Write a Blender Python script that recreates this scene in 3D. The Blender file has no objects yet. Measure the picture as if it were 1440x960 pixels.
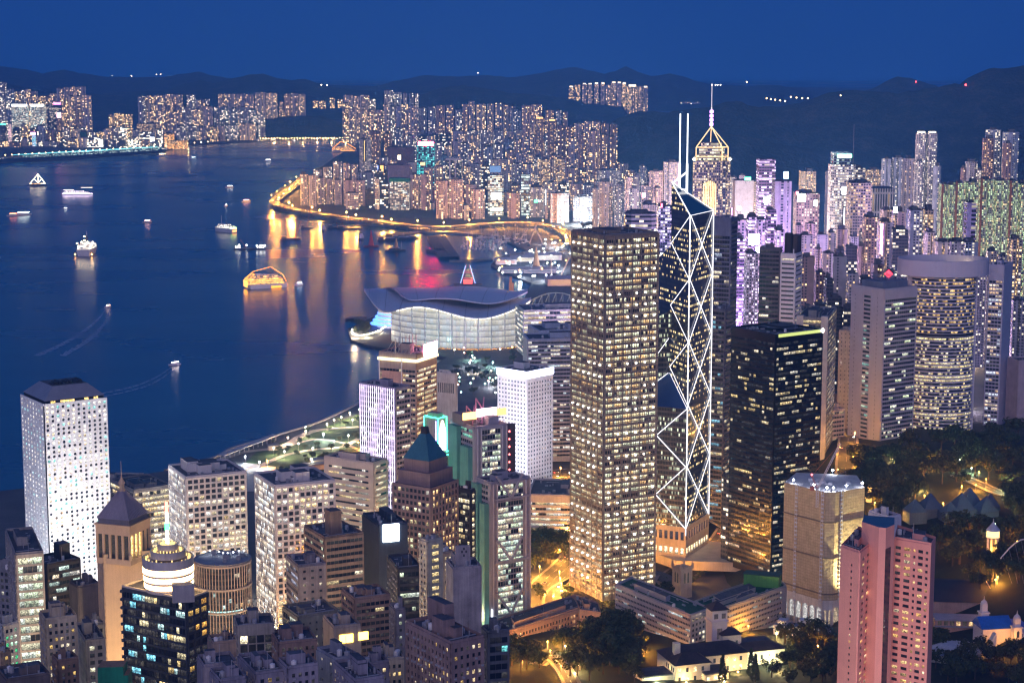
import bpy, math, random
from mathutils import Vector, noise as mnoise
R = math.radians
S = bpy.context.scene
COL = S.collection
# ------------------------------------------------------------------ camera
H, PITCH, F = 430.0, R(9.0), 2687.0
CP, SP = math.cos(PITCH), math.sin(PITCH)
cam = bpy.data.objects.new('camera', bpy.data.cameras.new('camera'))
COL.objects.link(cam); S.camera = cam
cam.location = (0, 0, H); cam.rotation_euler = (R(90) - PITCH, 0, 0)
cam.data.sensor_width = 36; cam.data.lens = F / 1440 * 36
cam.data.clip_start = 5; cam.data.clip_end = 80000
# ------------------------------------------------------------------ sky, dusk glow
W = bpy.data.worlds.new('World'); S.world = W; W.use_nodes = True
wn, wl = W.node_tree.nodes, W.node_tree.links
bg = wn['Background']
SUN_EL, SUN_AZ = R(2.0), R(180)
sky = wn.new('ShaderNodeTexSky'); sky.sky_type = 'NISHITA'; sky.sun_disc = False
sky.sun_elevation = SUN_EL; sky.sun_rotation = SUN_AZ; sky.altitude = 400
sky.air_density = 1.0; sky.dust_density = 0.6; sky.ozone_density = 6.0
tc = wn.new('ShaderNodeTexCoord'); sx = wn.new('ShaderNodeSeparateXYZ'); cx = wn.new('ShaderNodeCombineXYZ')
mx = wn.new('ShaderNodeMath'); mx.operation = 'MAXIMUM'; mx.inputs[1].default_value = 0.36
wl.new(tc.outputs['Generated'], sx.inputs[0]); wl.new(sx.outputs[0], cx.inputs[0]); wl.new(sx.outputs[1], cx.inputs[1])
wl.new(sx.outputs[2], mx.inputs[0]); wl.new(mx.outputs[0], cx.inputs[2]); wl.new(cx.outputs[0], sky.inputs[0])
wl.new(sky.outputs[0], bg.inputs[0])
bg.inputs[1].default_value = 0.145
# afterglow of the sun that has set behind the viewer
sun = bpy.data.objects.new('afterglow_sun', bpy.data.lights.new('afterglow_sun', 'SUN')); COL.objects.link(sun)
sun.data.energy = 0.60; sun.data.angle = R(60); sun.data.color = (0.94, 0.74, 0.96)
sun.rotation_euler = (R(72), 0, R(-14))
S.view_settings.view_transform = 'Standard'; S.view_settings.look = 'None'
S.view_settings.exposure = 1.1; S.view_settings.gamma = 1.0
cy = S.cycles
cy.max_bounces = 5; cy.diffuse_bounces = 2; cy.glossy_bounces = 3; cy.transmission_bounces = 2; cy.volume_bounces = 1
cy.transparent_max_bounces = 6
cy.sample_clamp_indirect = 6.0; cy.caustics_reflective = False; cy.caustics_refractive = False
cy.use_denoising = True; cy.use_light_tree = True
cy.pixel_filter_type = 'BLACKMAN_HARRIS'; cy.filter_width = 1.3

# ------------------------------------------------------------------ pixel -> place
def ray(px, py):
    a, b = (px - 720) / F, (480 - py) / F
    return Vector((a, CP + b * SP, -SP + b * CP))
def at(px, py, Y):
    d = ray(px, py); return Vector((0, 0, H)) + d * (Y / d.y)
def gnd(px, py, z=3.0):
    d = ray(px, py); return Vector((0, 0, H)) + d * ((z - H) / d.z)
def zat(py, Y): return at(720, py, Y).z
def xat(px, z, Y): return (px - 720) / F * (Y * CP + (H - z) * SP)
def lineto(C, dx, dy, px):
    """distance t along (dx,dy) from C until the picture column px"""
    k = (px - 720) / F
    return (k * (C.y * CP + (H - C.z) * SP) - C.x) / (dx - k * dy * CP)

# ------------------------------------------------------------------ mesh builder
class MB:
    def __init__(s): s.v, s.f, s.uv, s.m, s.g, s.sm = [], [], [], [], [], []
    def face(s, pts, uvs=None, m=0, g=(0, 0, 0, 1), smooth=False):
        n = len(s.v); s.v += [tuple(p) for p in pts]; s.f.append(list(range(n, n + len(pts))))
        s.uv.append(uvs or [(p[0] + p[1], p[2]) for p in pts]); s.m.append(m); s.g.append(g); s.sm.append(smooth)
    def prism(s, poly, z0, z1, m=0, mt=None, mb=None, v0=None, top=None):
        """poly: ccw list of (x,y); top: same list at z1 if tapered"""
        u = 0.0; top = top or poly; n = len(poly); v0 = z0 if v0 is None else v0
        for i in range(n):
            a, b = poly[i], poly[(i + 1) % n]; ta, tb = top[i], top[(i + 1) % n]
            L = math.hypot(b[0] - a[0], b[1] - a[1])
            s.face([(a[0], a[1], z0), (b[0], b[1], z0), (tb[0], tb[1], z1), (ta[0], ta[1], z1)],
                   [(u, z0 - v0), (u + L, z0 - v0), (u + L, z1 - v0), (u, z1 - v0)], m); u += L + 0.37
        s.face([(p[0], p[1], z1) for p in top], [(p[0], p[1]) for p in top], m if mt is None else mt)
        s.face([(p[0], p[1], z0) for p in reversed(poly)], [(p[0], p[1]) for p in reversed(poly)], m if mb is None else mb)
    def box(s, x0, y0, z0, x1, y1, z1, m=0, mt=None):
        s.prism([(x0, y0), (x1, y0), (x1, y1), (x0, y1)], z0, z1, m, mt)
    def bar(s, p, q, r, m=0, n=4):
        p, q = Vector(p), Vector(q); d = (q - p).normalized()
        a = d.cross(Vector((0, 0, 1)) if abs(d.z) < 0.9 else Vector((1, 0, 0))).normalized(); b = d.cross(a)
        ring = [a * math.cos(2 * math.pi * (i + .5) / n) + b * math.sin(2 * math.pi * (i + .5) / n) for i in range(n)]
        for i in range(n):
            j = (i + 1) % n
            s.face([p + ring[j] * r, p + ring[i] * r, q + ring[i] * r, q + ring[j] * r], None, m)
        s.face([p + ring[i] * r for i in range(n)], None, m); s.face([q + ring[i] * r for i in reversed(range(n))], None, m)
    def lathe(s, prof, cx=0, cy=0, n=16, m=0, smooth=True, cap=True):
        for k in range(len(prof) - 1):
            (r0, z0), (r1, z1) = prof[k], prof[k + 1]
            for i in range(n):
                a, b = 2 * math.pi * i / n, 2 * math.pi * (i + 1) / n
                P = lambda r, t, z: (cx + r * math.cos(t), cy + r * math.sin(t), z)
                rm = max(r0, r1)
                if r1 < 1e-4: s.face([P(r0, a, z0), P(r0, b, z0), P(0, 0, z1)], [(a * rm, z0), (b * rm, z0), (a * rm, z1)], m, smooth=smooth)
                elif r0 < 1e-4: s.face([P(0, 0, z0), P(r1, b, z1), P(r1, a, z1)], [(a * rm, z0), (b * rm, z1), (a * rm, z1)], m, smooth=smooth)
                else: s.face([P(r0, a, z0), P(r0, b, z0), P(r1, b, z1), P(r1, a, z1)], [(a * rm, z0), (b * rm, z0), (b * rm, z1), (a * rm, z1)], m, smooth=smooth)
        if cap and prof[-1][0] > 1e-4:
            s.face([(cx + prof[-1][0] * math.cos(2 * math.pi * i / n), cy + prof[-1][0] * math.sin(2 * math.pi * i / n), prof[-1][1]) for i in range(n)], None, m)
    def build(s, name, mats, parent=None, loc=(0, 0, 0), rz=0, weld=False):
        me = bpy.data.meshes.new(name)
        me.from_pydata(s.v, [], s.f)
        ul = me.uv_layers.new(name='UVMap'); k = 0
        flat = [c for fu in s.uv for uv in fu for c in uv[:2]]
        ul.data.foreach_set('uv', flat)
        if any(g[0] or g[1] or g[2] for g in s.g):
            ca = me.color_attributes.new('glow', 'FLOAT_COLOR', 'CORNER')
            ca.data.foreach_set('color', [c for f, g in zip(s.f, s.g) for _ in f for c in g])
        if not isinstance(mats, (list, tuple)): mats = [mats]
        for mm in mats: me.materials.append(mm)
        me.polygons.foreach_set('material_index', s.m); me.polygons.foreach_set('use_smooth', s.sm)
        if weld:
            import bmesh
            bm = bmesh.new(); bm.from_mesh(me); bmesh.ops.remove_doubles(bm, verts=bm.verts, dist=1e-4); bm.to_mesh(me); bm.free()
        me.update()
        o = bpy.data.objects.new(name, me); COL.objects.link(o)
        o.location = loc; o.rotation_euler = (0, 0, rz)
        if parent: o.parent = parent
        return o
def tag(o, label, cat, group=None):
    o['label'] = label; o['category'] = cat
    if group: o['group'] = group
    return o
def kind(o, k): o['kind'] = k; return o
def thing(name, label, cat, loc=(0, 0, 0), rz=0, group=None):
    o = bpy.data.objects.new(name, None); COL.objects.link(o); o.empty_display_size = 1
    o.location = loc; o.rotation_euler = (0, 0, rz); return tag(o, label, cat, group)

# ------------------------------------------------------------------ materials
class NT:
    def __init__(s, name):
        s.mat = bpy.data.materials.new(name); s.mat.use_nodes = True
        s.n, s.l = s.mat.node_tree.nodes, s.mat.node_tree.links
        s.p = s.n['Principled BSDF']
    def new(s, t, **k):
        nd = s.n.new('ShaderNode' + t)
        for a, b in k.items(): setattr(nd, a, b)
        return nd
    def put(s, sock, v):
        if v is None: return
        if isinstance(v, bpy.types.NodeSocket): s.l.new(v, sock)
        else:
            if isinstance(v, (tuple, list)) and len(v) == 3 and sock.type == 'RGBA': v = (*v, 1)
            sock.default_value = v
    def math(s, op, a, b=None, c=None, clamp=False):
        nd = s.new('Math', operation=op, use_clamp=clamp)
        for i, v in enumerate((a, b, c)): s.put(nd.inputs[i], v)
        return nd.outputs[0]
    def mix(s, f, a, b, blend='MIX'):
        nd = s.new('Mix', data_type='RGBA', blend_type=blend)
        s.put(nd.inputs[0], f); s.put(nd.inputs[6], a); s.put(nd.inputs[7], b); return nd.outputs[2]
    def ramp(s, f, stops, const=False):
        nd = s.new('ValToRGB'); cr = nd.color_ramp
        if const: cr.interpolation = 'CONSTANT'
        while len(cr.elements) < len(stops): cr.elements.new(0.5)
        for e, (p, c) in zip(cr.elements, stops): e.position = p; e.color = (*c, 1) if len(c) == 3 else c
        s.put(nd.inputs[0], f); return nd.outputs[0]
    def noise(s, vec, scale, detail=2, rough=0.5):
        nd = s.new('TexNoise'); s.put(nd.inputs['Vector'], vec); nd.inputs['Scale'].default_value = scale
        nd.inputs['Detail'].default_value = detail; nd.inputs['Roughness'].default_value = rough; return nd.outputs[0]
    def comb(s, x, y, z):
        nd = s.new('CombineXYZ')
        for i, v in enumerate((x, y, z)): s.put(nd.inputs[i], v)
        return nd.outputs[0]
    def bump(s, h, strength=0.3, dist=0.1):
        nd = s.new('Bump'); nd.inputs['Strength'].default_value = strength; nd.inputs['Distance'].default_value = dist
        s.put(nd.inputs['Height'], h); s.l.new(nd.outputs[0], s.p.inputs['Normal'])
    def set(s, **k):
        names = dict(col='Base Color', rough='Roughness', metal='Metallic', em='Emission Color', es='Emission Strength', spec='Specular IOR Level')
        for a, v in k.items(): s.put(s.p.inputs[names[a]], v)
        return s
    def pos(s): return s.new('NewGeometry').outputs['Position']

_mats = {}
def wallm(col, rough=0.75, var=0.18, scale=0.12, metal=0.0):
    """weathered wall, roof or metal: base colour with soft stains and streaks"""
    key = ('w', tuple(col), rough, var, metal)
    if key in _mats: return _mats[key]
    t = NT('wall_finish'); P = t.pos()
    a = t.noise(P, scale, 4, 0.6)
    mp = t.new('Mapping'); mp.inputs['Scale'].default_value = (1.2, 1.2, 0.05); t.l.new(P, mp.inputs[0])
    b = t.noise(mp.outputs[0], 0.9, 3)
    f = t.math('ADD', t.math('MULTIPLY', a, 0.6), t.math('MULTIPLY', b, 0.4))
    lo = tuple(c * (1 - var * 1.6) for c in col); hi = tuple(min(0.9, c * (1 + var)) for c in col)
    t.set(col=t.ramp(f, [(0.32, lo), (0.68, hi)]), rough=rough, metal=metal)
    t.mat.cycles.emission_sampling = 'NONE'
    _mats[key] = t.mat; return t.mat
def glowm(col, strength, light=True):
    """something that gives off light: sign, lamp, lit strip"""
    key = ('g', tuple(col), strength, light)
    if key in _mats: return _mats[key]
    t = NT('light_source'); t.set(col=(0.02, 0.02, 0.02), em=col, es=strength)
    t.mat.cycles.emission_sampling = 'FRONT' if light else 'NONE'
    _mats[key] = t.mat; return t.mat
WARM, WHITE, COOL, AMBER = (1.0, 0.62, 0.27), (1.0, 0.85, 0.60), (0.72, 0.95, 0.85), (1.0, 0.42, 0.08)
def facade(wall, glass=(0.03, 0.035, 0.05), bay=3.0, fl=3.1, wf=0.55, hf=0.5, lit=0.45, cols=(WARM, WHITE, COOL), es=1.6, rowlit=0.0, colb=0.0, rough=0.7, grough=0.2, seed=0.0, vgap=0):
    """a far facade: rows of windows in a wall, some of them lit, decided by cell and by building"""
    key = ('f', tuple(wall), tuple(glass), bay, fl, wf, hf, lit, cols, es, rowlit, colb, rough, seed)
    if key in _mats: return _mats[key]
    t = NT('facade'); M = t.math
    uv = t.new('UVMap').outputs[0]; sp = t.new('SeparateXYZ'); t.l.new(uv, sp.inputs[0])
    U, V = M('DIVIDE', sp.outputs[0], bay), M('DIVIDE', sp.outputs[1], fl)
    cu, cv = M('FLOOR', U), M('FLOOR', V); fu, fv = M('FRACT', U), M('FRACT', V)
    oi = t.new('ObjectInfo'); rnd = M('ADD', M('MULTIPLY', oi.outputs['Random'], 91.7), seed)
    def wnz(x, y, z):
        nd = t.new('TexWhiteNoise', noise_dimensions='3D'); t.l.new(t.comb(x, y, z), nd.inputs[0]); return nd
    n1 = wnz(cu, cv, rnd); n2 = wnz(cv, 7.3, rnd); n3 = wnz(cu, 3.1, rnd)
    s3 = t.new('SeparateColor'); t.l.new(n1.outputs[1], s3.inputs[0])
    inu = M('LESS_THAN', M('ABSOLUTE', M('SUBTRACT', fu, 0.5)), wf / 2)
    inv = M('LESS_THAN', M('ABSOLUTE', M('SUBTRACT', fv, 0.52)), hf / 2)
    win = M('MULTIPLY', inu, inv)
    # on blank lift-shaft columns no window at all
    if colb > 0: win = M('MULTIPLY', win, M('GREATER_THAN', n3.outputs[0], colb))
    thr = M('ADD', lit, M('MULTIPLY', M('SUBTRACT', n2.outputs[0], 0.5), rowlit * 2))
    on = M('MULTIPLY', win, M('LESS_THAN', n1.outputs[0], thr))
    c = t.ramp(s3.outputs[0], [(0, cols[0]), (0.45, cols[1]), (0.8, cols[2])], True)
    lvl = M('ADD', 0.25, M('POWER', s3.outputs[1], 2.0)) if lit <= 1 else M('ADD', .62, M('MULTIPLY', s3.outputs[1], .25))
    top = M('ADD', 0.55, M('MULTIPLY', fv, 0.8))
    t.set(em=c, es=M('MULTIPLY', M('MULTIPLY', M('MULTIPLY', on, lvl), top), es))
    a = t.noise(t.pos(), 0.08, 3)
    lo = tuple(x * 0.78 for x in wall); hi = tuple(min(.85, x * 1.15) for x in wall)
    wc = t.ramp(a, [(0.35, lo), (0.65, hi)])
    t.set(col=t.mix(win, wc, glass), rough=M('ADD', rough, M('MULTIPLY', win, grough - rough)))
    t.mat.cycles.emission_sampling = 'NONE'
    _mats[key] = t.mat; return t.mat
# one material for every modelled window pane: the pane's own lamp colour sits in its 'glow' attribute
t = NT('window_glass'); at_ = t.new('Attribute', attribute_name='glow')
uvn = t.new('UVMap').outputs[0]
nz = t.noise(t.pos(), 0.6, 2); nz2 = t.noise(t.pos(), 1.6, 2); spv = t.new('SeparateXYZ'); t.l.new(uvn, spv.inputs[0]); ceil_ = t.ramp(t.math('DIVIDE', spv.outputs[1], 3.0), [(.12, (.45,) * 3), (.5, (.85,) * 3), (.62, (1.35,) * 3)])
es = t.math('MULTIPLY', t.math('ADD', 0.12, t.math('MULTIPLY', t.math('POWER', nz, 1.6), 2.6)), t.ramp(nz2, [(0.40, (.22,) * 3), (0.52, (1.0,) * 3), (0.68, (1.5,) * 3)]))
es = t.math('MULTIPLY', es, ceil_)
t.set(col=(0.02, 0.025, 0.035), rough=0.12, em=at_.outputs[0], es=es); t.mat.cycles.emission_sampling = 'NONE'
PANE = t.mat
ROOFM = wallm((0.10, 0.105, 0.12), 0.9, 0.35)
DARK = wallm((0.03, 0.03, 0.035), 0.6, 0.2)
STEEL = wallm((0.33, 0.34, 0.37), 0.45, 0.15)
WHITEP = wallm((0.72, 0.71, 0.70), 0.6, 0.1)
CONC = wallm((0.36, 0.34, 0.34), 0.85, 0.2)
# ================================================================== the setting
def loft_hill(name, pts, Y, depth, back=1.0, mat=None, n_front=12, rough=1.0, seed=0, zbase=-2, uniform=0):
    """a hill with its own distance and bulk: ridge through pts (picture points at distance Y), long front and back slopes"""
    ridge = []
    for i in range(len(pts) - 1):
        (x0, y0), (x1, y1) = pts[i], pts[i + 1]
        k = max(1, int((x1 - x0) / 7))
        for j in range(k):
            s_ = j / k; e = s_ * s_ * (3 - 2 * s_)
            ridge.append((x0 + (x1 - x0) * s_, y0 + (y1 - y0) * (0.5 * s_ + 0.5 * e)))
    ridge.append(pts[-1])
    rows = []
    prof = [i / n_front for i in range(n_front + 1)]
    for (px, py) in ridge:
        r = at(px, py, Y); row = []
        r.z += (mnoise.noise(Vector((px * 0.11, seed, 3))) + 0.6 * mnoise.noise(Vector((px * 0.31, seed, 9)))) * rough * 5
        for s_ in prof:                                   # front toe -> ridge
            q = s_ ** 0.9; h = zbase + (r.z - zbase) * (q * q * (3 - 2 * q) * 0.45 + q * 0.55)
            yy = Y - depth * (1 - s_); f = yy / Y
            nn = mnoise.fractal(Vector((r.x * f / 260 + seed, yy / 260, seed)), 1.0, 2.0, 4) * rough * 26 * s_ * (1 - s_) * 3
            row.append((r.x * f, yy, h + nn))
        for s_ in prof[1:]:
            yy = Y + depth * back * s_; f = yy / Y
            row.append((r.x * f, yy, zbase + (r.z - zbase) * (1 - s_) ** 1.2))
        rows.append(row)
    verts = [p for row in rows for p in row]; m = len(rows[0])
    faces = [(i * m + j, (i + 1) * m + j, (i + 1) * m + j + 1, i * m + j + 1) for i in range(len(rows) - 1) for j in range(m - 1)]
    me = bpy.data.meshes.new(name); me.from_pydata(verts, [], faces); me.polygons.foreach_set('use_smooth', [True] * len(faces))
    me.materials.append(mat); o = bpy.data.objects.new(name, me); COL.objects.link(o); o['kind'] = 'structure'; return o
t = NT('wooded_slope'); P = t.pos()
a = t.noise(P, 0.012, 6, 0.65); b = t.noise(P, 0.06, 4, 0.7)
t.set(col=t.ramp(t.math('ADD', t.math('MULTIPLY', a, 0.55), t.math('MULTIPLY', b, 0.45)), [(0.36, (0.022, 0.032, 0.022)), (0.5, (0.045, 0.065, 0.035)), (0.66, (0.15, 0.145, 0.09))]), rough=0.95)
t.bump(b, 1.0, 26); WOODED = t.mat
loft_hill('far_hills', [(-60, 90), (0, 93), (30, 97), (60, 103), (90, 98), (112, 103), (150, 108), (200, 109), (232, 108), (258, 104), (280, 101), (302, 107), (335, 112), (420, 116), (480, 120), (530, 121), (560, 113), (598, 106), (640, 108), (682, 106), (720, 109), (760, 103), (788, 97), (808, 94), (828, 99), (850, 104), (866, 100), (880, 93), (896, 101), (916, 107), (942, 104), (962, 108), (985, 116), (1012, 120), (1052, 121), (1090, 120), (1120, 124), (1150, 131), (1200, 133), (1260, 129), (1340, 126), (1450, 124)], 14500, 3000, mat=WOODED, seed=1, rough=1.2)
loft_hill('middle_hills', [(120, 134), (180, 129), (232, 127), (260, 118), (280, 113), (300, 117), (330, 110), (350, 105), (370, 104), (390, 110), (410, 113), (428, 111), (450, 118), (470, 123), (505, 127), (560, 131), (600, 136)], 12000, 1800, mat=WOODED, seed=2)
loft_hill('wooded_ridge', [(560, 138), (590, 133), (620, 124), (650, 120), (680, 124), (720, 131), (760, 133), (800, 139), (830, 146), (876, 150), (886, 166), (896, 190)], 9900, 900, mat=WOODED, seed=3)
loft_hill('near_right_hills', [(770, 262), (800, 240), (836, 205), (852, 182), (868, 166), (900, 156), (940, 158), (962, 155), (1000, 150), (1020, 144), (1036, 142), (1060, 150), (1100, 150), (1140, 140), (1165, 131), (1190, 127), (1220, 128), (1262, 131), (1292, 127), (1320, 122), (1350, 117), (1370, 105), (1390, 97), (1412, 96), (1440, 93), (1520, 90)], 6600, 800, mat=WOODED, seed=4, rough=1.3)
loft_hill('small_far_hill', [(1195, 132), (1225, 126), (1245, 115), (1262, 108), (1280, 110), (1300, 116), (1330, 126)], 9000, 900, mat=WOODED, seed=5)
loft_hill('dark_headland', [(340, 196), (352, 180), (366, 168), (392, 165), (420, 163), (450, 163), (478, 172), (500, 182), (520, 190), (534, 197)], 8750, 420, mat=WOODED, seed=6, rough=0.7)
loft_hill('spur_hill', [(780, 312), (812, 282), (836, 240), (862, 216), (900, 200), (934, 190), (980, 186), (1040, 190), (1110, 205), (1180, 215), (1300, 220), (1440, 225), (1500, 230)], 6000, 350, mat=WOODED, seed=7, rough=0.9)
loft_hill('left_hill', [(-40, 112), (0, 114), (20, 120), (60, 128), (125, 132), (160, 134), (200, 142)], 11000, 900, mat=WOODED, seed=8)
# ---- water
t = NT('harbour_water'); P = t.pos()
mp = t.new('Mapping'); mp.inputs['Scale'].default_value = (0.02, 0.009, 0.02); t.l.new(P, mp.inputs[0])
w1 = t.noise(mp.outputs[0], 1.0, 6, 0.65)
mp2 = t.new('Mapping'); mp2.inputs['Scale'].default_value = (0.0016, 0.0035, 1); t.l.new(P, mp2.inputs[0])
w2 = t.noise(mp2.outputs[0], 1.0, 5, 0.6)
w3 = t.noise(P, 0.16, 3, 0.6)
t.set(col=t.ramp(w2, [(.36, (0.003, 0.014, 0.045)), (.66, (0.008, 0.034, 0.095))]), rough=t.ramp(w2, [(0.35, (0.20,) * 3), (0.65, (0.30,) * 3)]), spec=0.5)
t.bump(t.math('ADD', t.math('MULTIPLY', w1, 1.2), t.math('MULTIPLY', w3, 0.35)), 0.5, 1.2); WATER = t.mat
m = MB(); X = 22000
m.face([(-X, -2000, 0), (X, -2000, 0), (X, 20000, 0), (-X, 20000, 0)]); kind(m.build('water', WATER), 'structure')
# ---- land: flat reclaimed shore, as picture points on the quay level
t = NT('city_ground'); P = t.pos(); a = t.noise(P, 0.02, 5, 0.6); b = t.noise(P, 0.004, 3)
t.set(col=t.ramp(t.math('ADD', t.math('MULTIPLY', a, .6), t.math('MULTIPLY', b, .4)), [(0.36, (0.045, 0.045, 0.05)), (0.64, (0.12, 0.11, 0.11))]), rough=0.9); GROUND = t.mat
def slab(name, pix, z, mat, extra=(), thick=8, k='structure'):
    pts = [gnd(px, py, z) for px, py in pix] + [Vector(e) for e in extra]
    import bmesh
    bm = bmesh.new(); vs = [bm.verts.new((p.x, p.y, z)) for p in pts]; f = bm.faces.new(vs); f.normal_update()
    if f.normal.z < 0: f.normal_flip()
    r = bmesh.ops.extrude_face_region(bm, geom=[f]); 
    for e in r['geom']:
        if isinstance(e, bmesh.types.BMVert): e.co.z = z
    for v in vs: v.co.z = z - thick
    bmesh.ops.recalc_face_normals(bm, faces=bm.faces)
    me = bpy.data.meshes.new(name); bm.to_mesh(me); bm.free(); me.materials.append(mat)
    o = bpy.data.objects.new(name, me); COL.objects.link(o)
    if k: o['kind'] = k
    return o
ISLAND = [(0, 690), (160, 672), (232, 662), (300, 645), (330, 630), (400, 610), (450, 594), (500, 570), (560, 536), (612, 512), (628, 502), (560, 492), (520, 486), (494, 478), (489, 462), (515, 450), (560, 430), (640, 428), (735, 425), (744, 404), (748, 398), (702, 380), (690, 372), (700, 362), (742, 352), (690, 330), (640, 326), (600, 325), (560, 318), (500, 312), (440, 303), (400, 294), (383, 288), (381, 280), (386, 270), (398, 262), (425, 254), (470, 222), (505, 200), (535, 188)]
slab('ground', ISLAND, 3.0, GROUND, extra=[(-700, 9300, 3), (6000, 9300, 3), (6000, 300, 3), (-1500, 300, 3)])
slab('far_shore', [(-60, 229), (0, 228), (100, 224), (180, 217), (226, 213), (262, 205), (300, 202), (360, 199), (440, 197), (500, 194)], 3.0, GROUND, extra=[(-500, 12000, 3), (-5000, 12000, 3)])
# ================================================================== building kit
ORD = ['first', 'second', 'third', 'fourth', 'fifth', 'sixth', 'seventh', 'eighth', 'ninth', 'tenth', 'eleventh', 'twelfth', 'thirteenth', 'fourteenth', 'fifteenth', 'sixteenth', 'seventeenth', 'eighteenth', 'nineteenth', 'twentieth', 'twenty-first', 'twenty-second', 'twenty-third', 'twenty-fourth', 'twenty-fifth', 'twenty-sixth', 'twenty-seventh', 'twenty-eighth']
ORD += ['twenty-ninth'] + [t_ + '-' + ORD[j] if j >= 0 else t_[:-1] + 'ieth' for t_ in ('thirty', 'forty', 'fifty') for j in range(-1, 9)]
CREAM, PINKC, LAV, GREYC, BROWN, BLUEG = (0.54, 0.51, 0.48), (0.50, 0.40, 0.40), (0.46, 0.44, 0.50), (0.38, 0.38, 0.42), (0.27, 0.20, 0.20), (0.28, 0.33, 0.43)
def YS(Y): return Y if Y <= 5000 else 5000 + (Y - 5000) * 1.9
ES = 2.1
def kit(k, e, lf):
    f = lambda wall, **q: facade(wall, **{**dict(bay=3.5 * k, fl=3.3 * (1 + (k - 1) * .7), wf=.5, hf=.5, lit=.40 * lf, colb=.25, es=ES * e), **q})
    return {  # kind of far facade: (word, material)
     'c': ('cream', f(CREAM, cols=(WARM, WHITE, WHITE))), 'p': ('pinkish', f(PINKC, lit=.34 * lf, cols=(WARM, WHITE, WHITE))), 'l': ('lilac grey', f(LAV, colb=.3)), 'g': ('grey', f(GREYC, cols=(WHITE, WARM, COOL))),
     'b': ('brown', f(BROWN, lit=.42 * lf, colb=.35, cols=(WARM, WARM, WHITE))), 'u': ('bluish', f(BLUEG, wf=.6, lit=.32 * lf, cols=(WHITE, COOL, WHITE))),
     'd': ('dark glass', f((.06, .07, .09), fl=3.8 * k ** .5, wf=.85, lit=.26 * lf, rowlit=.25, colb=0, cols=(WHITE, COOL, WARM))), 'o': ('office', f((.30, .30, .33), fl=3.9 * k ** .5, wf=.9, lit=.5, rowlit=.35, colb=0, cols=(WHITE, WHITE, COOL))),
     'y': ('warm lit', f((.42, .38, .30), wf=.6, hf=.55, lit=.58 * lf, colb=.1)), 't': ('teal lit', f((.10, .16, .16), wf=.8, hf=.6, cols=((.1, .8, .6), (.2, .8, .8), COOL)))}
OLD = kit(1.0, .8, .5)
FAR, DIST, VAST = kit(1.05, .9, .9), kit(1.5, 2.0, .74), kit(1.9, 2.5, .68)
def plan(style, w, d, rnd):
    a, b = w / 2, d / 2
    if style == 'x':
        p, q = a * .42, b * .42
        return [(-p, -b), (p, -b), (p, -q), (a, -q), (a, q), (p, q), (p, b), (-p, b), (-p, q), (-a, q), (-a, -q), (-p, -q)]
    if style == 'h':
        n = max(2, int(w / 11)); pts = []
        for i in range(n):
            x0, x1 = -a + w * i / n, -a + w * (i + 1) / n; g = (x1 - x0) * .16
            pts += [(x0 + g, -b), (x1 - g, -b), (x1 - g, -b + 5), (x1 + g if i < n - 1 else x1 - g, -b + 5)]
        return pts[:-1] + [(a - (w / n) * .16, b), (-a + (w / n) * .16, b)]
    if style == 'o': return [(a * math.cos(2 * math.pi * i / 14), b * math.sin(2 * math.pi * i / 14)) for i in range(14)]
    if style == 'c':
        c = min(a, b) * .35
        return [(-a + c, -b), (a - c, -b), (a, -b + c), (a, b - c), (a - c, b), (-a + c, b), (-a, b - c), (-a, -b + c)]
    return [(-a, -b), (a, -b), (a, b), (-a, b)]
RND = random.Random(7)
def far_tower(x0, x1, yt, Y, zb, mat, style, name, label, cat, group=None, plant=True, rot=None, dep=None, crown=None):
    Y = YS(Y); zt = zat(yt, Y); zt = max(zt, zb + 12)
    w = (x1 - x0) / F * (Y * CP + (H - zt) * SP); X = xat((x0 + x1) / 2, zt, Y)
    d = dep or max(14, min(w, 34) * RND.uniform(.8, 1.0))
    r = RND.uniform(-.5, .5) * .35 if rot is None else rot
    if style in 'bch' and rot is None: r *= .4
    m = MB(); P = plan(style, w, d, RND); h = zt - zb
    ph = 0 if not plant else RND.uniform(2.5, 6)
    m.prism(P, 0, h - ph, 0, 1)
    if ph:
        q = RND.uniform(.3, .55); ox = RND.uniform(-.1, .1) * w
        m.box(ox - w * q / 2, -d * .3, h - ph, ox + w * q / 2, d * .3, h, 1)
        if style in 'bc': m.box(-w * .42, d * .05, h - ph, -w * .42 + w * .2, d * .35, h - ph * .45, 1)
    mats = [mat, ROOFM]
    o = m.build(name, mats, None, (X, Y + d / 2, zb), r); tag(o, label, cat, group)
    if crown:
        c = MB(); c.box(-w * .32, -d * .33, h - ph, w * .32, d * .33, h + w * .12); c.build('lit_crown', glowm(crown, 2.5, False), o)
    return o
def hword(h): return 'low' if h < 55 else ('mid-height' if h < 95 else ('tall' if h < 135 else 'very tall'))
def wword(w): return 'slim' if w < 20 else ('broad' if w > 45 else 'square')
NTOW = 0
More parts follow.
